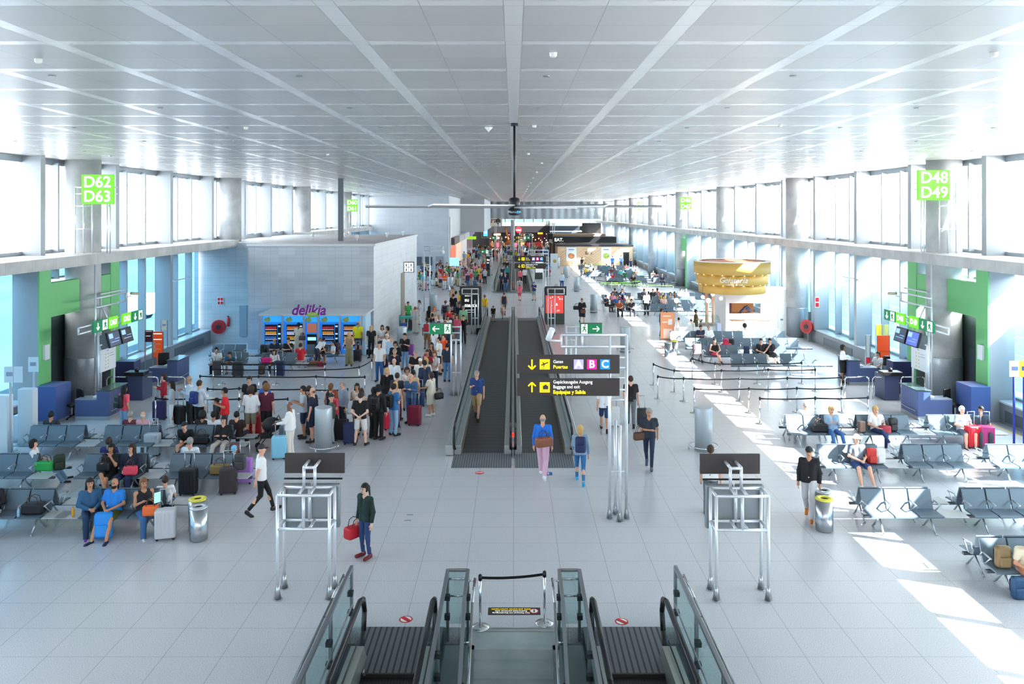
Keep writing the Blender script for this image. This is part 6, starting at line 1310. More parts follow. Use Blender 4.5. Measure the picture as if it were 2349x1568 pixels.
# ---- the left queue, table: px, head-top py, facing, height, top, colour, bottom, colour, hair, hair colour, arms, skin, label
Q = [
 (285, 884.5, 150, 1.68, 'tee', 'e8546a', 'long', '7aa0c0', 'long', 'k', 'down', 't', 'woman in a coral pink tee and pale jeans at the near left gate desk'),
 (376, 857, -60, 1.64, 'long', 'a8142c', 'slim', '1a1a20', 'bob', 'n', 'phone', 'p', 'woman in a red jacket and black trousers by the left hoop rails'),
 (394, 873, -70, 1.64, 'long', 'b9c4ca', 'slim', 'eef0f2', 'long', 'k', 'fold', 't', 'woman in a grey sweater and white trousers with folded arms'),
 (435, 861, -80, 1.78, 'long', 'c4d8ec', 'long', '14161a', 'bald', 'g', 'phone', 't', 'bald man in a pale blue shirt reading his phone'),
 (457, 872, 150, 1.80, 'long', 'd8e2ec', 'long', '121418', 'short', 'n', 'fwd', 'p', 'man in a white shirt with a navy backpack seen from behind'),
 (516, 889, -70, 1.76, 'tee', 'd81c28', 'long', '4a5a6e', 'short', 'k', 'phone', 't', 'heavy-set man in a red polo looking at his phone'),
 (497, 914, -40, 1.30, 'tee', '3a3234', 'long', '2a3040', 'curly', 'k', 'down', 'b', 'dark-haired child beside the man in a red polo'),
 (572, 862.6, 0, 1.78, 'tee', '111215', 'long', '1c1f26', 'short', 'k', 'down', 'p', 'young man in a plain black tee facing the viewer'),
 (575, 886.5, 178, 1.76, 'long', 'eef1f4', 'shorts', '8c8672', 'curly', 'n', 'lap', 'p', 'curly-haired man in a white shirt and khaki shorts seen from behind'),
 (608, 874, 150, 1.76, 'tee', '2464c4', 'long', '2a2f3a', 'short', 'k', 'down', 't', 'man in a royal blue tee in front of the one in maroon'),
 (611, 881, 176, 1.80, 'tee', '5a1430', 'shorts', '111216', 'curly', 'l', 'down', 'p', 'tall man in a maroon tee and black shorts seen from behind'),
 (666, 921, -95, 1.74, 'long', 'f4f4f2', 'long', 'ece6da', 'bald', 'g', 'fwd', 'b', 'elderly man all in white pushing a stroller'),
 (696, 884.5, -70, 1.76, 'tee', 'b9c2ca', 'shorts', '1c2a4c', 'short', 'k', 'phone', 't', 'man in a light grey tee and navy shorts with an orange collar looking down'),
 (708, 884.5, 120, 1.66, 'tank', '2a2428', 'long', '2a2a30', 'pony', 'n', 'down', 't', 'woman with a ponytail half hidden behind the man in light grey'),
 (718, 888, -100, 1.82, 'tee', '16203a', 'shorts', '18223c', 'bald', 'l', 'down', 'p', 'big balding man in navy beside the near left air column'),
 (759, 879, 160, 1.64, 'tank', '1f2638', 'long', '22262e', 'bob', 'l', 'down', 'p', 'woman with short light brown hair and a navy vest top'),
 (768, 894, -60, 1.66, 'tee', 'd8465a', 'long', '2a2a30', 'long', 'r', 'fold', 'p', 'woman with long red curls and a pink top'),
 (761, 903, -70, 1.60, 'long', '4a5450', 'long', 'c9ccd0', 'cap', 'e', 'fwd', 'p', 'older man in a dark cap and grey-green vest behind the near left air column'),
 (787, 872, -50, 1.80, 'long', '8a98ac', 'long', '1a1e2a', 'short', 'g', 'down', 'p', 'grey-haired man in a slate blue shirt looking up'),
 (819, 878.6, 0, 1.64, 'tank', 'd8d4d2', 'shorts', 'c8ccd0', 'long', 'k', 'phone', 't', 'woman with very long dark hair looking at her phone by the maze post'),
 (829, 891, 170, 1.60, 'tank', 'e4d8d4', 'skirt', 'd8a0a4', 'long', 'n', 'down', 'w', 'brown-haired woman in a pale top behind the man in black and white'),
 (827, 899, 176, 1.74, 'tee', '101114', 'shorts', 'e4e4e2', 'short', 'n', 'back', 'w', 'man in a black tee and white shorts with hands behind his back'),
 (868, 882, 165, 1.84, 'hood', '0e1013', 'long', '101216', 'short', 'k', 'down', 't', 'tall figure all in black with hood up and a black backpack'),
 (858, 888, 150, 1.72, 'hood', '1c1f26', 'long', '16181e', 'short', 'k', 'down', 't', 'second hooded figure half hidden left of the tall one in black'),
 (903, 880, 140, 1.76, 'tee', '2f6fa8', 'long', '8ab0d4', 'short', 'k', 'fold', 'p', 'dark-haired man in a blue tee and light jeans with a black backpack'),
 (888, 843, 0, 1.70, 'long', '0f1013', 'dress', '101114', 'long', 'y', 'down', 'p', 'blonde woman in a long-sleeved black dress facing the viewer'),
 (911, 855, 170, 1.74, 'tee', '2a2d35', 'long', '23262e', 'short', 'n', 'down', 'p', 'man in a charcoal tee seen from behind at the queue middle'),
 (907, 875, 10, 1.60, 'tank', 'c9b8a8', 'long', '8a6a7a', 'long', 'y', 'down', 'p', 'long-haired blonde girl behind the man in the blue tee'),
 (904.5, 821, -20, 1.78, 'long', 'e2ecf4', 'long', '3a4252', 'bald', 'w', 'down', 'p', 'older man in a white shirt and sunglasses'),
 (943, 856, -20, 1.80, 'long', '355a82', 'long', '2c4c80', 'bald', 'g', 'phone', 'p', 'grey balding man in a denim shirt and jeans with a maroon case'),
 (933.5, 843, 20, 1.62, 'tee', 'e0dcd8', 'long', 'b8a0a8', 'curly', 'n', 'phone', 't', 'curly-haired woman in a floral white top'),
 (947.5, 848, 160, 1.70, 'tee', 'd8b890', 'long', '2a2a34', 'short', 'k', 'down', 't', 'dark-haired man in a sand top behind the denim shirt'),
 (989, 853, -120, 1.64, 'tee', 'dcd8c8', 'dress', 'dcd8c8', 'bob', 'n', 'fwd', 't', 'woman in a belted cream dress with a black handbag'),
 (974, 826, -150, 1.76, 'long', '243450', 'long', '4a5058', 'short', 'k', 'down', 't', 'man in a navy jacket turned to the queue edge'),
 (964, 821, 10, 1.68, 'tee', 'f4f4f4', 'long', 'c8d0d8', 'cap', 'f0f0f0', 'down', 't', 'person in a white cap and white tee'),
 (953, 802.7, 8, 1.80, 'tee', '131417', 'long', '3a4456', 'short', 'g', 'fold', 'p', 'man in a black printed tee with folded arms'),
 (870.5, 783, -6, 1.80, 'tee', 'f2f2f2', 'long', '2f62a0', 'short', 'k', 'down', 'p', 'man in a white tee with a red logo and blue jeans walking up'),
 (905.6, 800, 0, 1.76, 'tee', '1c2438', 'long', '232a3a', 'short', 'g', 'down', 'p', 'grey-haired man in a navy polo in front of the hooded man'),
 (907, 782.6, 0, 1.78, 'hood', '101114', 'long', '16181e', 'short', 'k', 'fold', 't', 'man in a black hooded top facing the viewer, mid-queue'),
 (898, 769, -10, 1.80, 'long', 'b4cce4', 'long', '3a4458', 'short', 'g', 'down', 'p', 'grey-haired man in a pale blue shirt'),
 (888, 765, -20, 1.66, 'long', 'f0f0f0', 'long', 'd8d4cc', 'bob', 'w', 'down', 'p', 'white-haired woman in white beside the pale blue shirt'),
 (928.6, 763.6, -10, 1.78, 'tee', '16181c', 'long', '7aa4cc', 'short', 'k', 'phone', 't', 'man in a black tee and pale jeans with red backpack straps'),
 (877, 745, 0, 1.66, 'tee', 'e2e4e6', 'slim', '1f2c48', 'long', 'k', 'down', 't', 'dark-haired woman in white and navy by the corner of the block'),
 (889, 748, -70, 1.62, 'tank', '5a3a44', 'slim', '2a3040', 'bob', 'k', 'fwd', 't', 'woman in a dark red vest top talking to the one in white and navy'),
 (851.6, 746.4, 0, 1.70, 'tee', '0f1013', 'slim', '0f1013', 'long', 'y', 'down', 'p', 'woman all in black with a white badge near the vending kiosk'),
 (801, 761, 0, 1.68, 'tank', 'a89070', 'wide', '8f8a68', 'long', 'y', 'fwd', 'p', 'woman in an olive jumpsuit beside a dark case'),
 (821.4, 735.7, 170, 1.84, 'tee', 'dcdc1c', 'shorts', '3a4454', 'bald', 'l', 'down', 't', 'man in a bright yellow tee at the last vending machine'),
 (685, 740, 176, 1.74, 'tee', 'd6cdbd', 'longdress', 'cdbfa8', 'bun', 'k', 'phone', 'b', 'woman in a long beige dress at the second vending machine'),
 (1008, 772.5, -70, 1.76, 'tee', 'f4f4f2', 'shorts', '24303f', 'short', 'k', 'fwd', 'p', 'man in a white tee and dark shorts before the exit sign pipes'),
 (1019, 765, -60, 1.80, 'tee', 'f0582a', 'shorts', '111216', 'short', 'n', 'down', 'p', 'man in an orange tee with a black backpack'),
 (990, 785, -20, 1.68, 'tank', '2a2a30', 'long', '303848', 'long', 'k', 'face', 't', 'woman in sunglasses with long dark hair left of the white tee'),
 (981, 801.5, -30, 1.74, 'tee', 'a02434', 'long', '30343c', 'short', 'n', 'down', 'p', 'man in a maroon top among the queue heads'),
 (976.6, 811, -20, 1.66, 'tee', '4a3034', 'long', '3a3a40', 'bob', 'r', 'down', 'p', 'red-haired woman in a dark top behind the navy jacket'),
 (996.6, 806, -10, 1.66, 'tee', 'ece8ea', 'slim', '2a3a58', 'curly', 'l', 'fwd', 'p', 'woman in a white patterned top and navy trousers facing the viewer'),
 (977.7, 820.5, -30, 1.64, 'tee', 'e0d4cc', 'long', '7a7a80', 'long', 'y', 'down', 'p', 'blonde woman in a cream top beside the white cap'),
 (979.6, 728, 174, 1.76, 'tee', '9fdcec', 'shorts', '8a6840', 'short', 'k', 'down', 'b', 'man in a light blue tee and brown shorts with a red backpack'),
 (984.7, 701.7, 150, 1.66, 'tank', '1a1a1e', 'long', '1c1c22', 'long', 'k', 'down', 't', 'woman with waist-long black hair at the bend of the queue'),
 (996.4, 706, 10, 1.66, 'tee', 'c8b8a8', 'long', '5a5058', 'curly', 'd8662c', 'down', 'p', 'woman with bright ginger curls'),
 (992, 718.6, 160, 1.66, 'tank', '23232a', 'long', '2c2c34', 'bun', 'n', 'down', 't', 'brown-haired woman in a black vest top before the ginger one'),
 (1000.5, 725, 0, 1.74, 'tee', '4a6088', 'long', '3a4050', 'bald', 'w', 'down', 'w', 'old ruddy-faced man in a blue tee behind the exit sign'),
 (1007, 720.6, 0, 1.72, 'tee', 'e4e4e2', 'long', '50545c', 'short', 'g', 'phone', 't', 'man in a white tee holding papers'),
 (1022, 688.8, 176, 1.80, 'long', '6d8aa4', 'long', '5a6068', 'short', 'l', 'down', 'p', 'man in a denim blue shirt with a black drawstring pack'),
 (1040, 673.7, 178, 1.82, 'tee', '111215', 'long', '2c4a80', 'short', 'n', 'down', 'p', 'broad man in a black tee seen from behind, left of the black advert'),
 (1046, 667, 150, 1.68, 'tank', 'dcd8d8', 'long', '3a4a6a', 'bob', 'k', 'down', 'p', 'dark-haired woman in a white vest top by the black advert'),
 (1038, 657, 170, 1.70, 'tank', 'd0a088', 'long', '8a8078', 'bun', 'l', 'down', 't', 'brown-haired woman in a nude top before the steel bin'),
 (1055, 665.5, 170, 1.68, 'tank', 'e8b820', 'long', '34548c', 'pony', 'n', 'down', 't', 'woman in a mustard yellow top left of the black advert'),
 (1031, 705.8, 10, 1.72, 'tee', 'd42430', 'long', '3a3e48', 'curly', 'g', 'fwd', 'p', 'grey-curled person in a bright red polo'),
 (1037, 699.7, 20, 1.74, 'tee', '121318', 'long', '24262e', 'short', 'k', 'phone', 't', 'man in a black tee between the red and navy polos'),
 (1053.6, 693.6, 10, 1.78, 'tee', '1a2438', 'long', '28303f', 'short', 'k', 'down', 't', 'man in a navy polo looking down by the black advert'),
 (1062.8, 701, 168, 1.80, 'tee', '8fd4a4', 'long', '4a78ac', 'short', 'g', 'down', 'p', 'man in a mint green polo and jeans beside the black advert'),
 (1027, 723, 10, 1.70, 'tee', 'ecebe9', 'long', '2e3440', 'long', 'k', 'phone', 't', 'woman in sunglasses with a white top and dark hair'),
 (1040, 718, -10, 1.70, 'tee', '3a4258', 'long', '2a2e38', 'bob', 'k', 'down', 't', 'woman in sunglasses and slate top'),
 (1048.5, 721, -30, 1.70, 'long', 'e0607c', 'long', '8a90a0', 'bob', 'n', 'down', 'p', 'woman in a pink cardigan over a turquoise top'),
 (1063, 722, -10, 1.66, 'long', '1a1a20', 'long', '3a3038', 'short', 'n', 'face', 'p', 'woman in black resting her chin on her hand by the mint polo'),
 (1021, 735, -10, 1.68, 'tee', 'e8c8c0', 'long', 'a0a4ac', 'bob', 'l', 'down', 'p', 'woman in a pale pink top directly behind the exit sign'),
 (1031, 741, 160, 1.72, 'tee', '26304a', 'long', '3a4254', 'short', 'k', 'down', 't', 'man in dark blue directly behind the exit sign'),
 (997, 752, 140, 1.66, 'tee', 'f2f2f2', 'long', 'c8d2dc', 'long', 'n', 'down', 'p', 'woman in white beside the red backpack'),
 (1026, 787, 170, 1.72, 'tee', '2a3448', 'long', '5a88b8', 'short', 'k', 'down', 'p', 'man in navy behind the exit sign posts'),
 (936, 691.5, 20, 1.66, 'tee', '2aa84a', 'long', '1f6a3a', 'pony', 'k', 'fwd', 't', 'cleaner in a green tunic at the trolley'),
 (952.5, 703, 176, 1.68, 'tee', 'b9bcc0', 'wide', 'd6d2ca', 'short', 'l', 'fwd', 'p', 'cleaner in a grey tunic and white trousers seen from behind'),
 (962, 688, -80, 1.66, 'tee', 'c4c8cc', 'wide', 'e0e0de', 'pony', 'n', 'fwd', 't', 'cleaner in grey with tied hair talking by the trolley'),
]
packs = {456.9: 0}
for (px, py, rot, h, T, tc, Bk, bc, hr, hc, arms, sk, lb) in Q:
    g = 1.0
    if 'heavy' in lb or 'big' in lb or 'broad' in lb or 'elderly' in lb or 'tunic and white' in lb: g = 1.15
    if 'woman' in lb or 'girl' in lb: g = .92
    o = X(px, py, rot, lb, h=h, T=T if not (T == 'tank' and Bk == 'dress') else 'tank', tc=tc, Bk=Bk, bc=bc, hr=hr, hc=hc, sk=sk, arms=arms, fat=g, legs='wide' if 'hands behind' in lb else 'stand', sc='e6e6e6' if px in (575, 989, 394, 725) else '26262a')
    for key, kc, kl in (('coral', '15161a', 'black backpack on the woman in coral'), ('navy backpack', '1b2f78', 'navy backpack on the man in a white shirt'), ('black backpack', '101114', 'black backpack worn by the ' + ('tall hooded figure' if 'tall figure' in lb else 'dark-haired man in a blue tee' if 'blue tee' in lb else 'man in orange')),
                        ('red backpack', 'b01c30', 'red chequered backpack on the man in a light blue tee'), ('drawstring', '14161a', 'black drawstring pack on the man in denim blue')):
        if key in lb and not ('straps' in lb or 'beside the red' in lb): carry(o, 'pack', kc, kl)
    if 'cream dress' in lb: bag('bag', o.location.x+.30, o.location.y-.05, .64, 40, '15151a', 'black handbag at the elbow of the woman in cream')
B_ = [('casel', 366, 962, '2c2a5c', 'dark purple suitcase by the woman in red'), ('casel', 410, 975, '16181c', 'black suitcase below the bald man in pale blue'), ('case', 442, 968, '1a1c22', 'small black case held by the man in a white shirt'),
      ('casel', 583, 1000, 'b01828', 'red suitcase between the white shirt and the maroon tee'), ('casel', 601, 992, '8a1422', 'darker red suitcase by the man in maroon'), ('casel', 641, 1052, '8fd4f0', 'pale blue hard suitcase beside the man all in white'),
      ('casel', 783, 1010, '15161a', 'black suitcase right of the near left air column'), ('casel', 804, 1018, '1b2a58', 'navy suitcase by the man in black and white'), ('case', 893, 985, 'f02850', 'hot pink suitcase behind the man in the blue tee'),
      ('casel', 951, 975, '7a1230', 'maroon and navy suitcase in front of the man in denim'), ('case', 962, 932, '1f3a6a', 'blue case beside the maroon one'), ('case', 820, 829, '1c2028', 'dark case beside the woman in the olive jumpsuit'), ('case', 884, 842, '222a38', 'dark case held by the man in a white tee'),
      ('case', 941, 815, '8a4aa0', 'violet case beside the man with red straps'), ('case', 1030, 762, '1a1a1e', 'black case at the feet of the queue by the mint polo')]
for k, px, py, c, l in B_: x, y = P(px, py); bag(k, x, y, 0, random.uniform(-25, 25), c, l)
x, y = P(640, 1035)
t = empty('stroller', 'black baby stroller with grey canopy pushed by the man all in white', 'stroller', (x-.42, y+.25, 0), -1.2)
MB().tube([(-.25, .35, 1.0), (.25, .35, 1.0)], .018).tube([(-.25, .35, 1.0), (-.22, -.3, .15)], .015).tube([(.25, .35, 1.0), (.22, -.3, .15)], .015).tube([(-.22, .3, .15), (-.22, -.1, .6)], .015).tube([(.22, .3, .15), (.22, -.1, .6)], .015).obj('frame', M_DARK, t)
MB().poly([(-.2, -.25, .4), (-.2, .05, .4), (-.2, .2, .85), (-.2, .12, .87), (-.2, 0, .5), (-.2, -.25, .5)], (.4, 0, 0)).obj('seat', M_BLACK, t); MB().ball((0, .1, .78), .30, 14, 8, (.95, 1, .8)).obj('canopy', mat('1d1f24', .7), t)
for a in (-.24, .24):
    for b in (-.3, .3): MB().cyl((a-.02, b, .09), (a+.02, b, .09), .09, n=16).obj('wheel', M_BLACK, t)
bag('pack', x+.12, y+.12, .35, 10, '5a6678', 'grey patterned backpack hung on the stroller')
# cleaning trolley
x, y = P(935, 762); t = empty('cleaning_trolley', 'cleaning trolley with green brooms and blue buckets by the stone block', 'trolley', (x, y, 0))
MB().box(-.5, .5, -.3, .3, .12, .2).box(-.5, -.46, -.3, .3, .2, 1.1).box(.46, .5, -.3, .3, .2, 1.1).obj('frame', mat('1f8a9a', .5), t); MB().box(-.4, -.05, -.25, .25, .2, .6, bev=.03).obj('bucket', mat('2050b0', .4), t); MB().box(.05, .42, -.25, .25, .2, .8, bev=.05).obj('waste_bag', mat('3a3f44', .6), t); MB().box(-.45, .45, -.28, .28, .9, 1.02).obj('tray', mat('30b0a0', .5), t)
for i, c in enumerate(('1fae5c', 'b02060', '2ab070', 'c8c8c8')): MB().cyl((-.35+.18*i, .2, .2), (-.42+.24*i, .28, 1.7+.12*(i % 2)), .018, n=6).obj('broom', mat(c, .5), t)
for a in (-.42, .42):
    for b in (-.25, .25): MB().ball((a, b, .06), .06, 8, 6).obj('wheel', M_BLACK, t)
# boy bending at the coffee machine
X(729, 768, 150, 'boy in a white tee bending at the coffee machine', h=1.5, tc='e8eaec', Bk='long', bc='3a4050', hr='short', hc='k', legs='bend', lean=.9, arms='fwd')
# ---- seated people: x from the picture, depth from the bench row
def SIT(px, D, label, rear=False, legs='sit', rot=None, h=1.72, z=-.075, dx=0, **k):
    x = XD(px, D)+dx; y = D-.20 if not rear else D+.54
    if rot is None: rot = 0 if not rear else 180
    return person(x, y, rot, label, legs=legs, z=z*h/1.72, h=h, **k)
SIT(217, DC_, 'long-haired woman in a denim jacket sitting turned to the bald man in blue', rot=35, T='long', tc='2f5f86', bc='1f3c5c', hr='long', hc='k', sk='t', arms=('lap', 'lap'), legs='sit', sc='8a3ab0', fat=.95)
bm_man = SIT(270, DC_, 'bald bearded man in a bright blue tee and olive shorts seated behind a blue backpack', tc='2a86e0', Bk='shorts', bc='4a5a1c', hr=None, sk='t', arms=('lap', 'lap'), legs='sitout', sc='1f2c50', fat=1.02)
J_ = skeleton(('lap', 'lap'), 'sitout', 0, 0.0); hh = J_['H']; hf_ = J_['hf']/np.linalg.norm(J_['hf'])
B_ = SDF(hh-.15, hh+vv(.15, .15, .1), .014); B_.ell(hh+hf_*.030-vv(0, 0, .062), (.062, .066, .058), .01); B_.cut(hh-vv(0, 0, .035), (0, 0, 1)); bmx = mk('beard', B_.mesh('beard'), bm_man); slot(bmx, mat('1c1512', .8))
SIT(340, DC_, 'woman in a black vest top and jeans holding a tablet, orange bag on her lap', rot=40, T='tank', tc='181a22', bc='3a6a9c', hr='bob', hc='l', sk='t', arms=('phone', 'phone'), sc='e8e4e0')
bag('bag', XD(348, 18.9), 18.85, .52, 10, 'f07030', 'orange handbag on the lap of the woman with a tablet')
o = MB().box(-.09, .09, -.006, .006, -.13, .13, bev=.004).obj('tablet', M_DARK, label='tablet with a lit screen held up by the woman in a black vest top', cat='tablet', loc=(XD(367, 18.9), 18.75, .98), rz=.9); MB().box(-.08, .08, -.01, -.006, -.12, .12).obj('screen', mat('9ad0c8', .3, emit=.3), o)
SIT(357, DC_, 'boy in a white tee on the turned-away seats behind the woman with a tablet', rear=True, rot=200, h=1.5, tc='eef2f6', bc='20304a', hr='short', hc='n', arms='lap')
x, y = P(236, 1236); bag('pack', x, y, .02, 8, '1f8ee8', 'large bright blue backpack standing between the seated man legs', tilt=-8, scale=1.35)
x, y = P(205, 1222); bag('pack', x, y, .02, -20, '6a7c78', 'grey-green camouflage backpack at the feet of the woman in denim', tilt=-15, scale=1.15)
x, y = P(380, 1236); bag('casel', x, y, 0, 15, 'c9ccd2', 'light chequered trolley case beside the woman with a tablet')
x, y = P(432, 1134); bag('casel', x, y, 0, 0, '15181d', 'black upright trolley case standing alone before the second seat row'); x, y = P(524, 1132); bag('casel', x, y, 0, 12, '3a3236', 'dark brown trolley case at the right end of the second seat row'); x, y = P(560, 1108); bag('casel', x, y, 0, 5, 'a878c8', 'lilac hard suitcase beside the dark brown one')
bag('duffel', XD(503, 22.0), 22.05, .46, 0, '8a7440', 'olive and brown bag on the end seat of the second seat row'); bag('duffel', XD(80, 19.2), 19.15, .46, 5, '12161f', 'black rucksack lying on the seat at the left picture edge'); bag('pack', XD(562, 22.3), 21.9, .62, 0, '3a3e40', 'dark rucksack stacked on the lilac suitcase')
def bottle(x, y, z, c, l):
    t = empty('drink_bottle', l, 'bottle', (x, y, z)); MB().lathe([(.03, 0), (.033, .02), (.033, .14), (.014, .19), (.014, .21)], n=14).obj('bottle', mat(c, .2), t); MB().cyl((0, 0, .21), (0, 0, .23), .016, n=10).obj('cap', mat('e85a1a', .4), t)
bottle(XD(170, 19.1), 19.05, .43, 'e8a018', 'bottle of orange juice on the side table of the front left seats'); bottle(XD(51, 19.1), 18.95, .46, '8ab4d0', 'clear water bottle beside the black rucksack on the left')
SIT(-6, DC_, 'person in a black top and white trousers cut by the left picture edge', rot=20, T='long', tc='0f1116', bc='e6e8ee', hr='short', hc='k', arms='lap', legs='sitout', sc='f0f0f0')
SIT(261, DB_, 'woman in black with sunglasses and long hair, feet up on a white case', T='tee', tc='101115', Bk='shorts', bc='15161a', hr='long', hc='k', sk='t', arms=('phone', 'face'), legs='sitx'); SIT(307, DB_, 'dark-haired woman in a navy cardigan with a red bag on her lap', T='long', tc='141c34', bc='16234a', hr='long', hc='n', arms=('lap', 'lap'), head=-25)
bag('bag', XD(301, 21.8), 21.75, .53, 5, 'e84a60', 'salmon red handbag on the lap of the woman in a navy cardigan'); bag('bag', XD(240, 21.9), 21.85, .60, 0, '14151a', 'black bag on the knees of the woman in sunglasses')
x, y = P(245, 1112); bag('case0', x, y, 0, 0, 'eceef2', 'white case under the feet of the woman in sunglasses'); x, y = P(302, 1116); bag('case', x, y, 0, 0, '15161b', 'black case before the woman in a navy cardigan'); x, y = P(322, 1112); bag('case', x, y, 0, 0, '20222a', 'second black case right of its neighbour before the navy cardigan')
x, y = P(350, 1045); bag('casel', x, y, 0, 0, 'b8c4cc', 'pale case behind the second seat row with its silver handle up')
SIT(230, DB_, 'man in a navy hooded top seen from behind over the second seat row', rear=True, T='long', tc='1c2c6a', bc='2a3040', hr='short', hc='n', sk='t', arms='lap')
SIT(56, DB_-.2, 'dark-haired woman in white sitting sideways with her legs along the side table', rear=True, rot=110, T='tee', tc='dfe3e8', bc='8fb8d8', hr='bob', hc='k', arms='lap', legs='sitout')
bag('duffel', XD(103, 22.4), 22.4, .44, 0, '28a84c', 'green bag on the side table by the woman sitting sideways'); bag('pack', XD(136, 22.5), 22.5, .42, 30, '22301c', 'dark green rucksack with a coat hanging off the side table')
SIT(420, DB_, 'grey-haired man in a white shirt seen from behind over the second seat row', rear=True, T='long', tc='e4ecf4', bc='4a4e58', hr='short', hc='g', arms='lap')
SIT(526, DB_+.1, 'child in a light blue hood curled on the end of the second seat row', rear=True, rot=120, h=1.35, T='hood', tc='7cc4e8', bc='8fc8e6', hr='short', hc='n', arms='lap')
SIT(438, DA_, 'person in a black tracksuit and cap leaning forward over a phone', T='long', tc='101217', bc='14161c', hr='cap', hc='e', sk='p', arms=('phone', 'phone'), lean=.55); SIT(517, DA_, 'man in a black leather jacket and beige trousers with folded arms', T='long', tc='14161b', bc='c9c2ba', hr='short', hc='k', arms='fold', legs='sitout', sc='2a2420')
bag('duffel', XD(462, 25.0), 24.95, .46, 0, '101217', 'black bag on the seat between the tracksuit and the leather jacket'); bag('pack', XD(541, 24.9), 24.8, .10, 0, '6a4a48', 'brown backpack leaning at the leather jacket man')
for (px, tc, hr, hc, sk, l) in ((97, '23303a', 'short', 'k', 't', 'man in a dark tee on the turned-away seats at the far left'), (282, '6a2a38', 'short', 'g', 'p', 'man in maroon on the turned-away seats beside the pink checked shirt'), (312, 'dca8b4', 'bald', 'w', 'p', 'white-haired man in a pink checked shirt seen from behind'), (451, '2a2226', 'curly', 'k', 't', 'person with a dark mop of hair on the turned-away third row'), (477, 'eef2f6', 'short', 'k', 't', 'man in a white tee raising his arm on the turned-away third row'), (531, '35201c', 'short', 'k', 'p', 'person in a dark brown top behind the leather jacket man')):
    SIT(px, DA_, l, rear=True, T='tee', tc=tc, bc='3a3e48', hr=hr, hc=hc, sk=sk, arms=('lap', 'up') if 'raising' in l else 'lap')
# right-hand rows
SIT(2326, 16.55, 'elderly man in a beige shirt with blue sunglasses bending forward at the right picture edge', T='tee', tc='d8cdb4', bc='b4a4ac', hr='bald', hc='w', sk='t', arms=('knee', 'knee'), lean=.5, sc='3a3230')
bag('pack', XD(2290, 16.4), 16.25, .45, 0, '7a6440', 'brown canvas bag on the seat beside the bending man'); x, y = P(2338, 1372); bag('pack', x, y, 0, 0, '1f4a70', 'teal backpack on the floor at the feet of the bending man')
SIT(1960, 23.2, 'man in a white hat and patterned shirt with blue shorts on the third right row', tc='5a6474', Bk='shorts', bc='2f4a80', hr='hat', hc='f4f2ec', sk='p', arms=('lap', 'lap'), legs='sitout', sc='e8e8e8'); bag('pack', XD(1998, 23), 22.95, .46, 0, 'c83830', 'red and white backpack on the seat beside the white-hatted man'); bag('pack', XD(2016, 23), 22.95, .46, 10, 'dcd8d8', 'pale striped backpack right of the red one')
SIT(1903, 26.6, 'blonde woman in a denim jacket looking at her phone with crossed legs', T='long', tc='9ab4cc', Bk='slim', bc='3a6aa8', hr='bob', hc='y', arms='phone', legs='sitout'); bag('duffel', XD(1880, 26.3), 26.3, .46, 0, '101114', 'black bag beside the blonde woman on her phone')
SIT(1860, 26.6, 'balding man in white on the turned-away seats of the fourth right row', rear=True, tc='eef0f2', bc='8a8e94', hr='bald', hc='g', arms='lap')
SIT(2004, 26.6, 'short-haired blonde woman in a white tee and navy trousers', tc='f4f2f2', Bk='slim', bc='1f3464', hr='bob', hc='y', arms='lap', legs='sitx', sc='e6e6e6'); bag('pack', XD(2043, 26.5), 26.35, .46, 0, '15161a', 'tall black backpack on the seat beside the woman in a white tee'); bag('bag', XD(2027, 26.2), 26.1, .47, 0, 'a01830', 'small dark red handbag next to the woman in a white tee'); bag('case0', XD(1973, 26.3), 26.2, .46, 20, '8a6a5c', 'bag with a red bottle on the seat left of the woman in a white tee', scale=.6)
SIT(2201, 26.6, 'grey-haired man in a light polo and shorts beside two suitcases', tc='b9c4d0', Bk='shorts', bc='6a7484', hr='short', hc='w', arms=('lap', 'fwd'), fat=1.1, head=20, sc='3a2a24'); SIT(2243, 26.6, 'dark-haired man in a slate tee leaning toward the grey-haired man', tc='3a4a58', bc='40444c', hr='short', hc='k', sk='t', arms=('rest', 'lap'), head=-50, rot=-15)
x, y = P(2231, 1026); bag('casel', x, y, 0, 10, 'c81828', 'red suitcase before the two men at the right'); x, y = P(2262, 1026); bag('casel', x, y, 0, -10, 'b83a7a', 'magenta ribbed suitcase with a jacket over it')
# middle right block
for (px, D, l, kw) in ((1744, 40.8, 'man in a black tee with red print in the block below the gelato kiosk', dict(tc='1c1c20', bc='b0a490', hr='short', hc='n', arms='lap')), (1764, 40.8, 'woman in a black dress with crossed bare legs beside the man in black', dict(T='tee', tc='15161a', Bk='dress', bc='15161a', hr='bun', hc='k', arms=('face', 'lap'), legs='sitx')),
                       (1638, 40.8, 'woman in black with a red skirt beside the pushchair', dict(T='tank', tc='15161a', Bk='shorts', bc='c02c48', hr='pony', hc='k', arms='lap', legs='sitx')), (1606, 45.6, 'man in dark blue with folded arms in the back row below the gelato kiosk', dict(tc='23304a', bc='3a3f48', hr='short', hc='k', arms='fold', sk='t')), (1624, 45.6, 'grey-haired person in white next to the folded arms man', dict(T='long', tc='eceef0', bc='c8ccd0', hr='short', hc='g', arms='lap'))):
    SIT(px, D, l, **kw)
SIT(1714, 45.6, 'dark-haired person in white lying back in the back row below the gelato kiosk', rear=True, tc='eef0f2', bc='c8b8a8', hr='curly', hc='k', arms='rest')
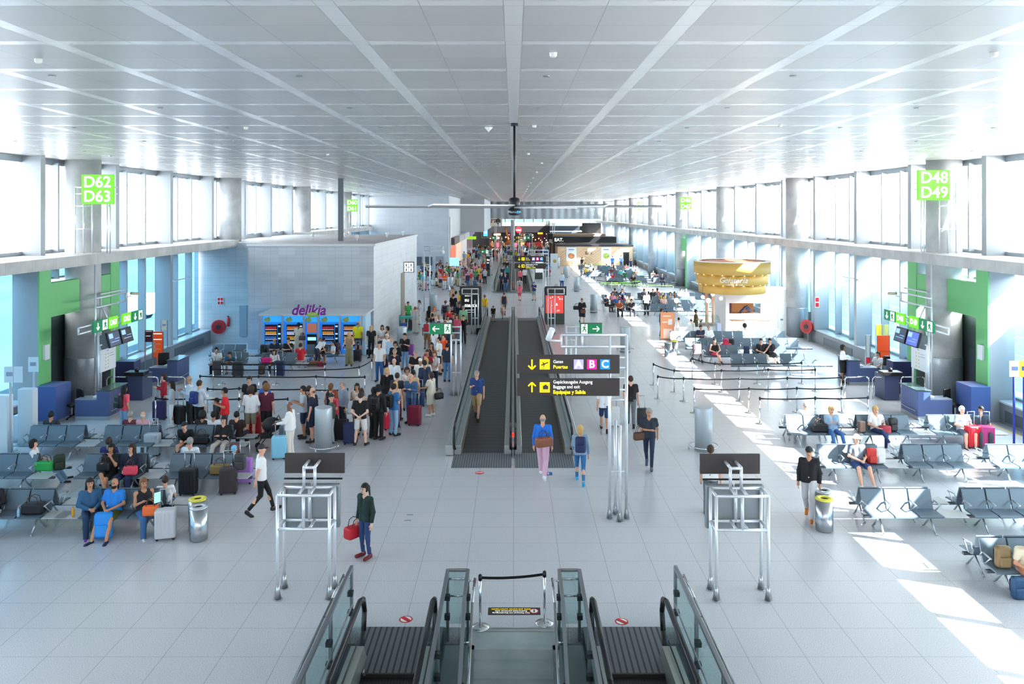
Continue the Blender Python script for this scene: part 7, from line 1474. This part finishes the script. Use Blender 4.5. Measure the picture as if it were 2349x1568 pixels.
bag('pack', XD(1664, 42.9), 42.8, .46, 0, 'd81c5c', 'magenta and black rucksack on the seats below the gelato kiosk'); bag('pack', XD(1677, 42.9), 42.8, .46, 0, '15181c', 'black rucksack right of the magenta one'); bag('duffel', XD(1664, 42.6), 42.4, .46, 0, 'c02838', 'red bag in front of the magenta rucksack'); bag('pack', XD(1712, 40.6), 40.55, .46, 0, '1c2a4c', 'navy rucksack on the seat left of the man in a black tee')
x, y = P(1600, 832); t = empty('pushchair', 'folded pushchair with a pink bag beside the woman in a red skirt', 'stroller', (x, y, 0), .2); MB().tube([(-.22, 0, .05), (-.2, .1, 1.05), (.2, .1, 1.05), (.22, 0, .05)], .018).tube([(-.22, .35, .05), (-.2, -.1, .7)], .015).tube([(.22, .35, .05), (.2, -.1, .7)], .015).obj('frame', M_DARK, t); MB().box(-.18, .18, -.1, .15, .45, .95, bev=.05).obj('seat', mat('c8a0ac', .6), t)
for a in (-.23, .23):
    for b in (-.05, .35): MB().cyl((a-.02, b, .08), (a+.02, b, .08), .08, n=14).obj('wheel', M_BLACK, t)
# staff
X(1933, 790, 70, 'woman in a white blouse and black skirt standing at the far right gate desk', h=1.70, T='long', tc='f2f2f4', Bk='skirt', bc='101116', hr='bob', hc='k', sk='b', arms='fwd'); SIT(2008, 36.6, 'seated gate attendant with a ponytail and yellow scarf at the far right desk', rot=-60, tc='eef0f2', bc='14161c', hr='pony', hc='n', arms='fwd', z=0)
bag('pack', XD(2029, 36.2), 36.0, .77, 0, '101114', 'black bag on the far right gate desk')
X(1651, 694, -20, 'gelato server in a black top at the counter end', h=1.72, T='tee', tc='14151a', bc='5a5038', hr='bun', hc='k', sk='b', arms='fwd'); X(1596, 710, 70, 'woman in an olive dress at the ice cream counter', h=1.68, T='tee', tc='6a5c38', Bk='dress', bc='6a5c38', hr='bun', hc='k', sk='t', arms='fwd'); X(1608, 734, 30, 'small child in front of the ice cream counter', h=1.15, tc='a88068', hr='curly', hc='k', sk='b')
X(1557, 728, 180, 'person in a white shirt sitting before the white counter wall, left', h=1.4, T='long', tc='f2f4f6', bc='dfe3e8'); X(1586, 731, 180, 'person in a pale green shirt before the white counter wall, right', h=1.4, T='long', tc='dbe4e0', bc='c8ccc8')
X(1483, 667.7, -20, 'man in a white shirt and dark trousers standing among the middle-distance seats reading', h=1.78, T='long', tc='f4f4f4', bc='1c1e24', hr='cap', hc='e8e8e8', arms='phone'); X(1517, 708, 90, 'person in navy behind the orange gelato poster', h=1.7, tc='202a44', bc='1c2230', hr='short', hc='n')
# vending block seats
V = [(503, 38.6, 1, 'woman in a white tee leaning toward her case on the near vending seats', dict(tc='eceef0', bc='16181e', hr='bob', hc='k', sk='t', arms=('down', 'knee'), lean=.35)), (538, 38.6, 1, 'person in a teal tee bent over a case on the near vending seats', dict(tc='3a6a88', bc='14161c', hr='short', hc='k', sk='t', arms='knee', lean=.9)),
     (632, 41, 1, 'bald man in a navy printed shirt looking aside before the vending machines', dict(tc='1a2448', bc='4a5060', hr='bald', hc='n', sk='t', arms='fold', head=-60)), (663, 41, 1, 'woman in black with her hand at her mouth before the vending machines', dict(tc='15161c', bc='8a88b8', hr='bun', hc='n', arms=('fold', 'face'))),
     (634, 38.6, 1, 'girl with long dark hair dozing over her knees, bag below', dict(T='long', tc='e6e4e6', bc='14161a', hr='long', hc='k', arms='fold', lean=.3, h=1.55)), (681, 38.6, 0, 'person in a red tee with back turned on the near vending seats', dict(tc='d01c30', bc='c8c0b4', hr='short', hc='n', arms='knee', lean=.2)),
     (736, 41, 1, 'woman with glasses in a black tee and shorts before the blue machines', dict(tc='131418', Bk='shorts', bc='15161a', hr='bun', hc='l', arms='lap')), (765, 41, 1, 'girl in a white tee and denim skirt with a flowered backpack', dict(tc='f0f0f2', Bk='shorts', bc='5a8cb8', hr='pony', hc='n', arms='lap', h=1.5, rot=-60))]
for (px, D, fr, l, kw) in V: SIT(px, D, l, rear=not fr, **kw)
BB = [('casel', 500, 862, '3a3e44', 'dark grey case of the woman leaning on the near vending seats'), ('casel', 546, 864, '34383e', 'dark ribbed case of the person in teal'), ('casel', 641, 862, '1a2c58', 'navy suitcase behind the belt by the dozing girl'), ('pack', 600, 858, '4a4034', 'leopard-patterned bag under the dozing girl seat'), ('duffel', 706, 836, '3a8ac8', 'blue patterned bag on the floor by the woman with glasses'), ('duffel', 717, 839, '8a6a48', 'brown chequered bag on the floor by the woman with glasses'), ('bag', 735, 840, 'a01c38', 'dark red handbag at the feet of the woman with glasses'), ('duffel', 843, 812, '15161a', 'black bag on the floor by the woman all in black')]
for k, px, py, c, l in BB: x, y = P(px, py); bag(k, x, y, 0, random.uniform(-20, 20), c, l)
bag('pack', XD(607, 41), 40.8, .46, 0, '121418', 'large black backpack on the seat left of the bald man'); bag('pack', XD(776, 41), 40.95, .55, 90, '3a2c48', 'flowered backpack on the girl in a denim skirt'); bag('duffel', XD(614, 38.4), 38.3, .46, 0, 'e0207c', 'pink bag on the near vending seats'); bag('bag', XD(698, 43)+.0, 42.6, .85, 0, '4a4248', 'brown-grey bag at the elbow of the woman in beige')
# ---- generated crowds: every person an object with its own look
TC = [('white', 'f0f0f0'), ('black', '141518'), ('navy', '1c2a4a'), ('grey', '8a9098'), ('red', 'c42430'), ('sky blue', '6aa8d8'), ('pink', 'e88aa0'), ('green', '3a8a50'), ('yellow', 'e8c030'), ('orange', 'e8642a'), ('beige', 'cdbfa4'), ('denim blue', '47698f'), ('purple', '6a3a80'), ('turquoise', '3ab0b0'), ('maroon', '6a1c30'), ('brown', '6a4a34'), ('striped grey', 'b4bac4'), ('khaki', '8a8258')]
BC = [('dark trousers', 'long', '1e222a'), ('blue jeans', 'long', '3f6496'), ('beige trousers', 'long', 'bfae90'), ('white shorts', 'shorts', 'e6e4e0'), ('navy shorts', 'shorts', '24304c'), ('grey shorts', 'shorts', '7a7e86'), ('a black skirt', 'skirt', '18181c'), ('white trousers', 'long', 'e4e6ea')]
HR = [('short dark hair', 'short', 'k'), ('long dark hair', 'long', 'k'), ('blonde hair', 'bob', 'y'), ('brown hair', 'short', 'n'), ('grey hair', 'short', 'g'), ('long brown hair', 'long', 'n'), ('a cap', 'cap', 'd8d8d8'), ('a ponytail', 'pony', 'l')]
USED = set(); rng = random.Random(21)
def look():
    while True:
        a, b, c = rng.choice(TC), rng.choice(BC), rng.choice(HR)
        yield_ = (a[0], b[0], c[0])
        return a, b, c
def crowd(n, where, box, facing, grp, seated=None, res=.04, clear=.55):
    pts = []; seen = set(); tries = 0
    while len(pts) < n and tries < 8000:
        tries += 1; x, y = rng.uniform(box[0], box[1]), rng.uniform(box[2], box[3])
        if any((x-a)**2+(y-b)**2 < clear**2 for a, b in pts): continue
        if blocked(x, y): continue
        pts.append((x, y))
    for (x, y) in pts:
        while True:
            a, b, c = look(); k = (a[0], b[0], c[0])
            if k not in seen: seen.add(k); break
        h = rng.uniform(1.58, 1.84); rot = rng.choice(facing)+rng.randint(-25, 25)
        if a[0] in ('pink', 'purple', 'turquoise'): h = min(h, 1.68)
        person(x, y, rot, 'person with %s, %s top, %s, %s' % (c[0], a[0], b[0].replace('a black', 'black'), where), T=rng.choice(('tee', 'tee', 'long')) if y < 75 else 'tee', tc=a[1], Bk=b[1], bc=b[2], hr=c[1], hc=c[2], sk=rng.choice('pttbw'), arms=rng.choice(('down', 'phone', 'fold', 'down')), legs=rng.choice(('stand', 'walk')) if 0 in facing and 180 in facing else 'stand', h=h, group=grp, res=res)
        if rng.random() < .22:
            bag('case', x+.45, y-.1, 0, rng.randint(0, 90), rng.choice(TC)[1], 'suitcase beside person with %s, %s top, %s' % (c[0], a[0], where), group='suitcases in the crowds')
def blocked(x, y):
    if y > 74 and -2.2 < x < 2.2 and y < 124: return True
    if y < 60 and -2.3 < x < 2.3: return True
    for i, d in enumerate((61.2, 77.7, 94, 111)):
        if abs(abs(x)-6.08) < .8 and abs(y-d) < .8: return True
    if y > 124 and x < -7.4: return True
    if 104 < y < 126 and x > 4.5: return True
    if abs(x) < 3.5 and 110.5 < y < 113: return True
    if 53.5 < y < 56 and 1.5 < abs(x) < 4: return True
    return False
crowd(34, 'far left queue', (-10.5, -3.0, 78, 88), (-20, 20, -60, 90, 160), 'people in the far left queue')
crowd(26, 'behind the far left queue', (-10.5, -3.2, 88.5, 99), (-60, 180, 90, 0), 'people behind the far left queue')
crowd(12, 'left of the far walkways', (-7.5, -2.6, 100, 124), (0, 180), 'people left of the far walkways')
crowd(44, 'left half of the shop crowd', (-7.2, -.2, 125, 150), (0, 180), 'people before the far shops')
crowd(48, 'right half of the shop crowd', (.2, 7.0, 125, 150), (0, 180), 'people before the far shops')
crowd(10, 'right of the far walkways', (2.6, 4.4, 96, 124), (0, 180), 'people right of the far walkways')
crowd(0, 'queue bend by the black advert', (-6.6, -3.2, 58, 66), (0, -30, 160), 'people in the bend of the left queue')
for (x, y, a, b) in ((-1.2, 88, 'navy', 0), (-.7, 90, 'teal', 0), (-1.3, 93, 'grey', 0), (.7, 84, 'coral', 180), (1.2, 86, 'white', 180), (-.8, 99, 'black', 0), (1.0, 104, 'blue', 180), (-1.2, 108, 'tan', 0)):
    person(x, y, b, 'person in a %s top riding the far %s walkway' % (a, 'left' if x < 0 else 'right'), tc={'navy': '1c2a4a', 'teal': '2a8a90', 'grey': '8a9098', 'coral': 'e8707a', 'white': 'f0f0f0', 'black': '141518', 'blue': '3a6ac0', 'tan': 'b89a70'}[a], bc='2a3040', hr='short', z=.012)
# seated in the middle and far right blocks
S_ = [(1404.7, 64.5, 'striped pink'), (1412, 67.3, 'plum'), (1427, 67.3, 'navy'), (1415, 62, 'blue'), (1430, 62, 'magenta'), (1477, 67.3, 'slate'), (1497, 67.3, 'charcoal'), (1510, 67.3, 'coral'), (1519, 64.5, 'khaki'), (1537, 64.5, 'grey'), (1550, 64.5, 'brown'), (1561, 67.3, 'white'), (1573, 67.3, 'pale grey'), (1551, 62, 'white and black'), (1521, 62, 'floral'), (1443, 62, 'cream'), (1490, 64.5, 'black'), (1420, 59.4, 'rust'), (1448, 59.4, 'dark')]
CD = {'striped pink': 'd88aa0', 'plum': '5a3050', 'navy': '1c2848', 'blue': '2460a8', 'magenta': 'd02a80', 'slate': '4a5460', 'charcoal': '222428', 'coral': 'f08070', 'khaki': 'a89a50', 'grey': '80868e', 'brown': '5a4030', 'white': 'f2f2f2', 'pale grey': 'd4d8dc', 'white and black': 'e8e8ea', 'floral': 'd8b0a0', 'cream': 'e8dcc8', 'black': '15161a', 'rust': 'a04a28', 'dark': '2a2c34'}
for i, (px, D, c) in enumerate(S_):
    SIT(px, D, 'seated person in a %s top in the middle-distance right seats' % c, rear=i % 3 == 1, tc=CD[c], bc=rng.choice(('1e222a', '3f6496', 'c8c4bc')), hr=rng.choice(('short', 'long', 'bob')), hc=rng.choice('knlg'), arms='lap', sk=rng.choice('pt'))
SIT(1391, 62.3, 'dark-haired man in navy on the walkway end of the middle-distance seats', tc='1c2436', bc='4a3a30', hr='short', hc='k', arms='phone', sk='t', rot=40)
k = 0; names = ('white', 'black', 'navy', 'red', 'grey', 'pink', 'blue', 'green', 'beige', 'orange', 'turquoise', 'brown', 'yellow', 'maroon', 'purple', 'cream', 'khaki', 'lilac', 'rust', 'teal', 'coral', 'olive')
hx = ('f2f2f2', '15161a', '1c2848', 'c02430', '888e96', 'e890a8', '3a70b8', '3a8a50', 'cfc0a4', 'e8702a', '3ab0b0', '6a4a34', 'e8c838', '6a1c30', '6a3a88', 'e8dcc8', '8a8258', 'b8a0d0', 'a04a28', '2a7a80', 'f08070', '6a7040')
for r in range(8):
    D = 83+2.75*r
    for i in range(3):
        if k < 22: SIT(0, D, 'seated person in a %s top far down the right seat block before the wooden wall' % names[k], rear=(r+i) % 3 == 0, tc=hx[k], bc='3a4252', hr=rng.choice(('short', 'long', 'bob')), hc=rng.choice('knlg'), arms='lap', dx=-XD(0, D)+(9.6 if r < 3 else 8.2)+2.4*i+.3+.58*rng.randint(0, 2), z=-.075); k += 1
X(1405, 587, 0, 'person in a blue top standing before the wooden EAT wall', h=1.75, tc='2a70c0', bc='1c2230'); X(1425, 586, 0, 'man in a royal blue shirt beside the dark doorway of the wooden wall', h=1.8, tc='2450b0', bc='1c2230', arms='fwd'); X(1335, 590, 30, 'dark-haired person in black before the EAT lettering', h=1.7, tc='15161a', bc='1c2230', hr='long'); X(1447, 593, 30, 'person in navy bending near the far poster stands', h=1.6, tc='1c2a60', bc='1c2230')
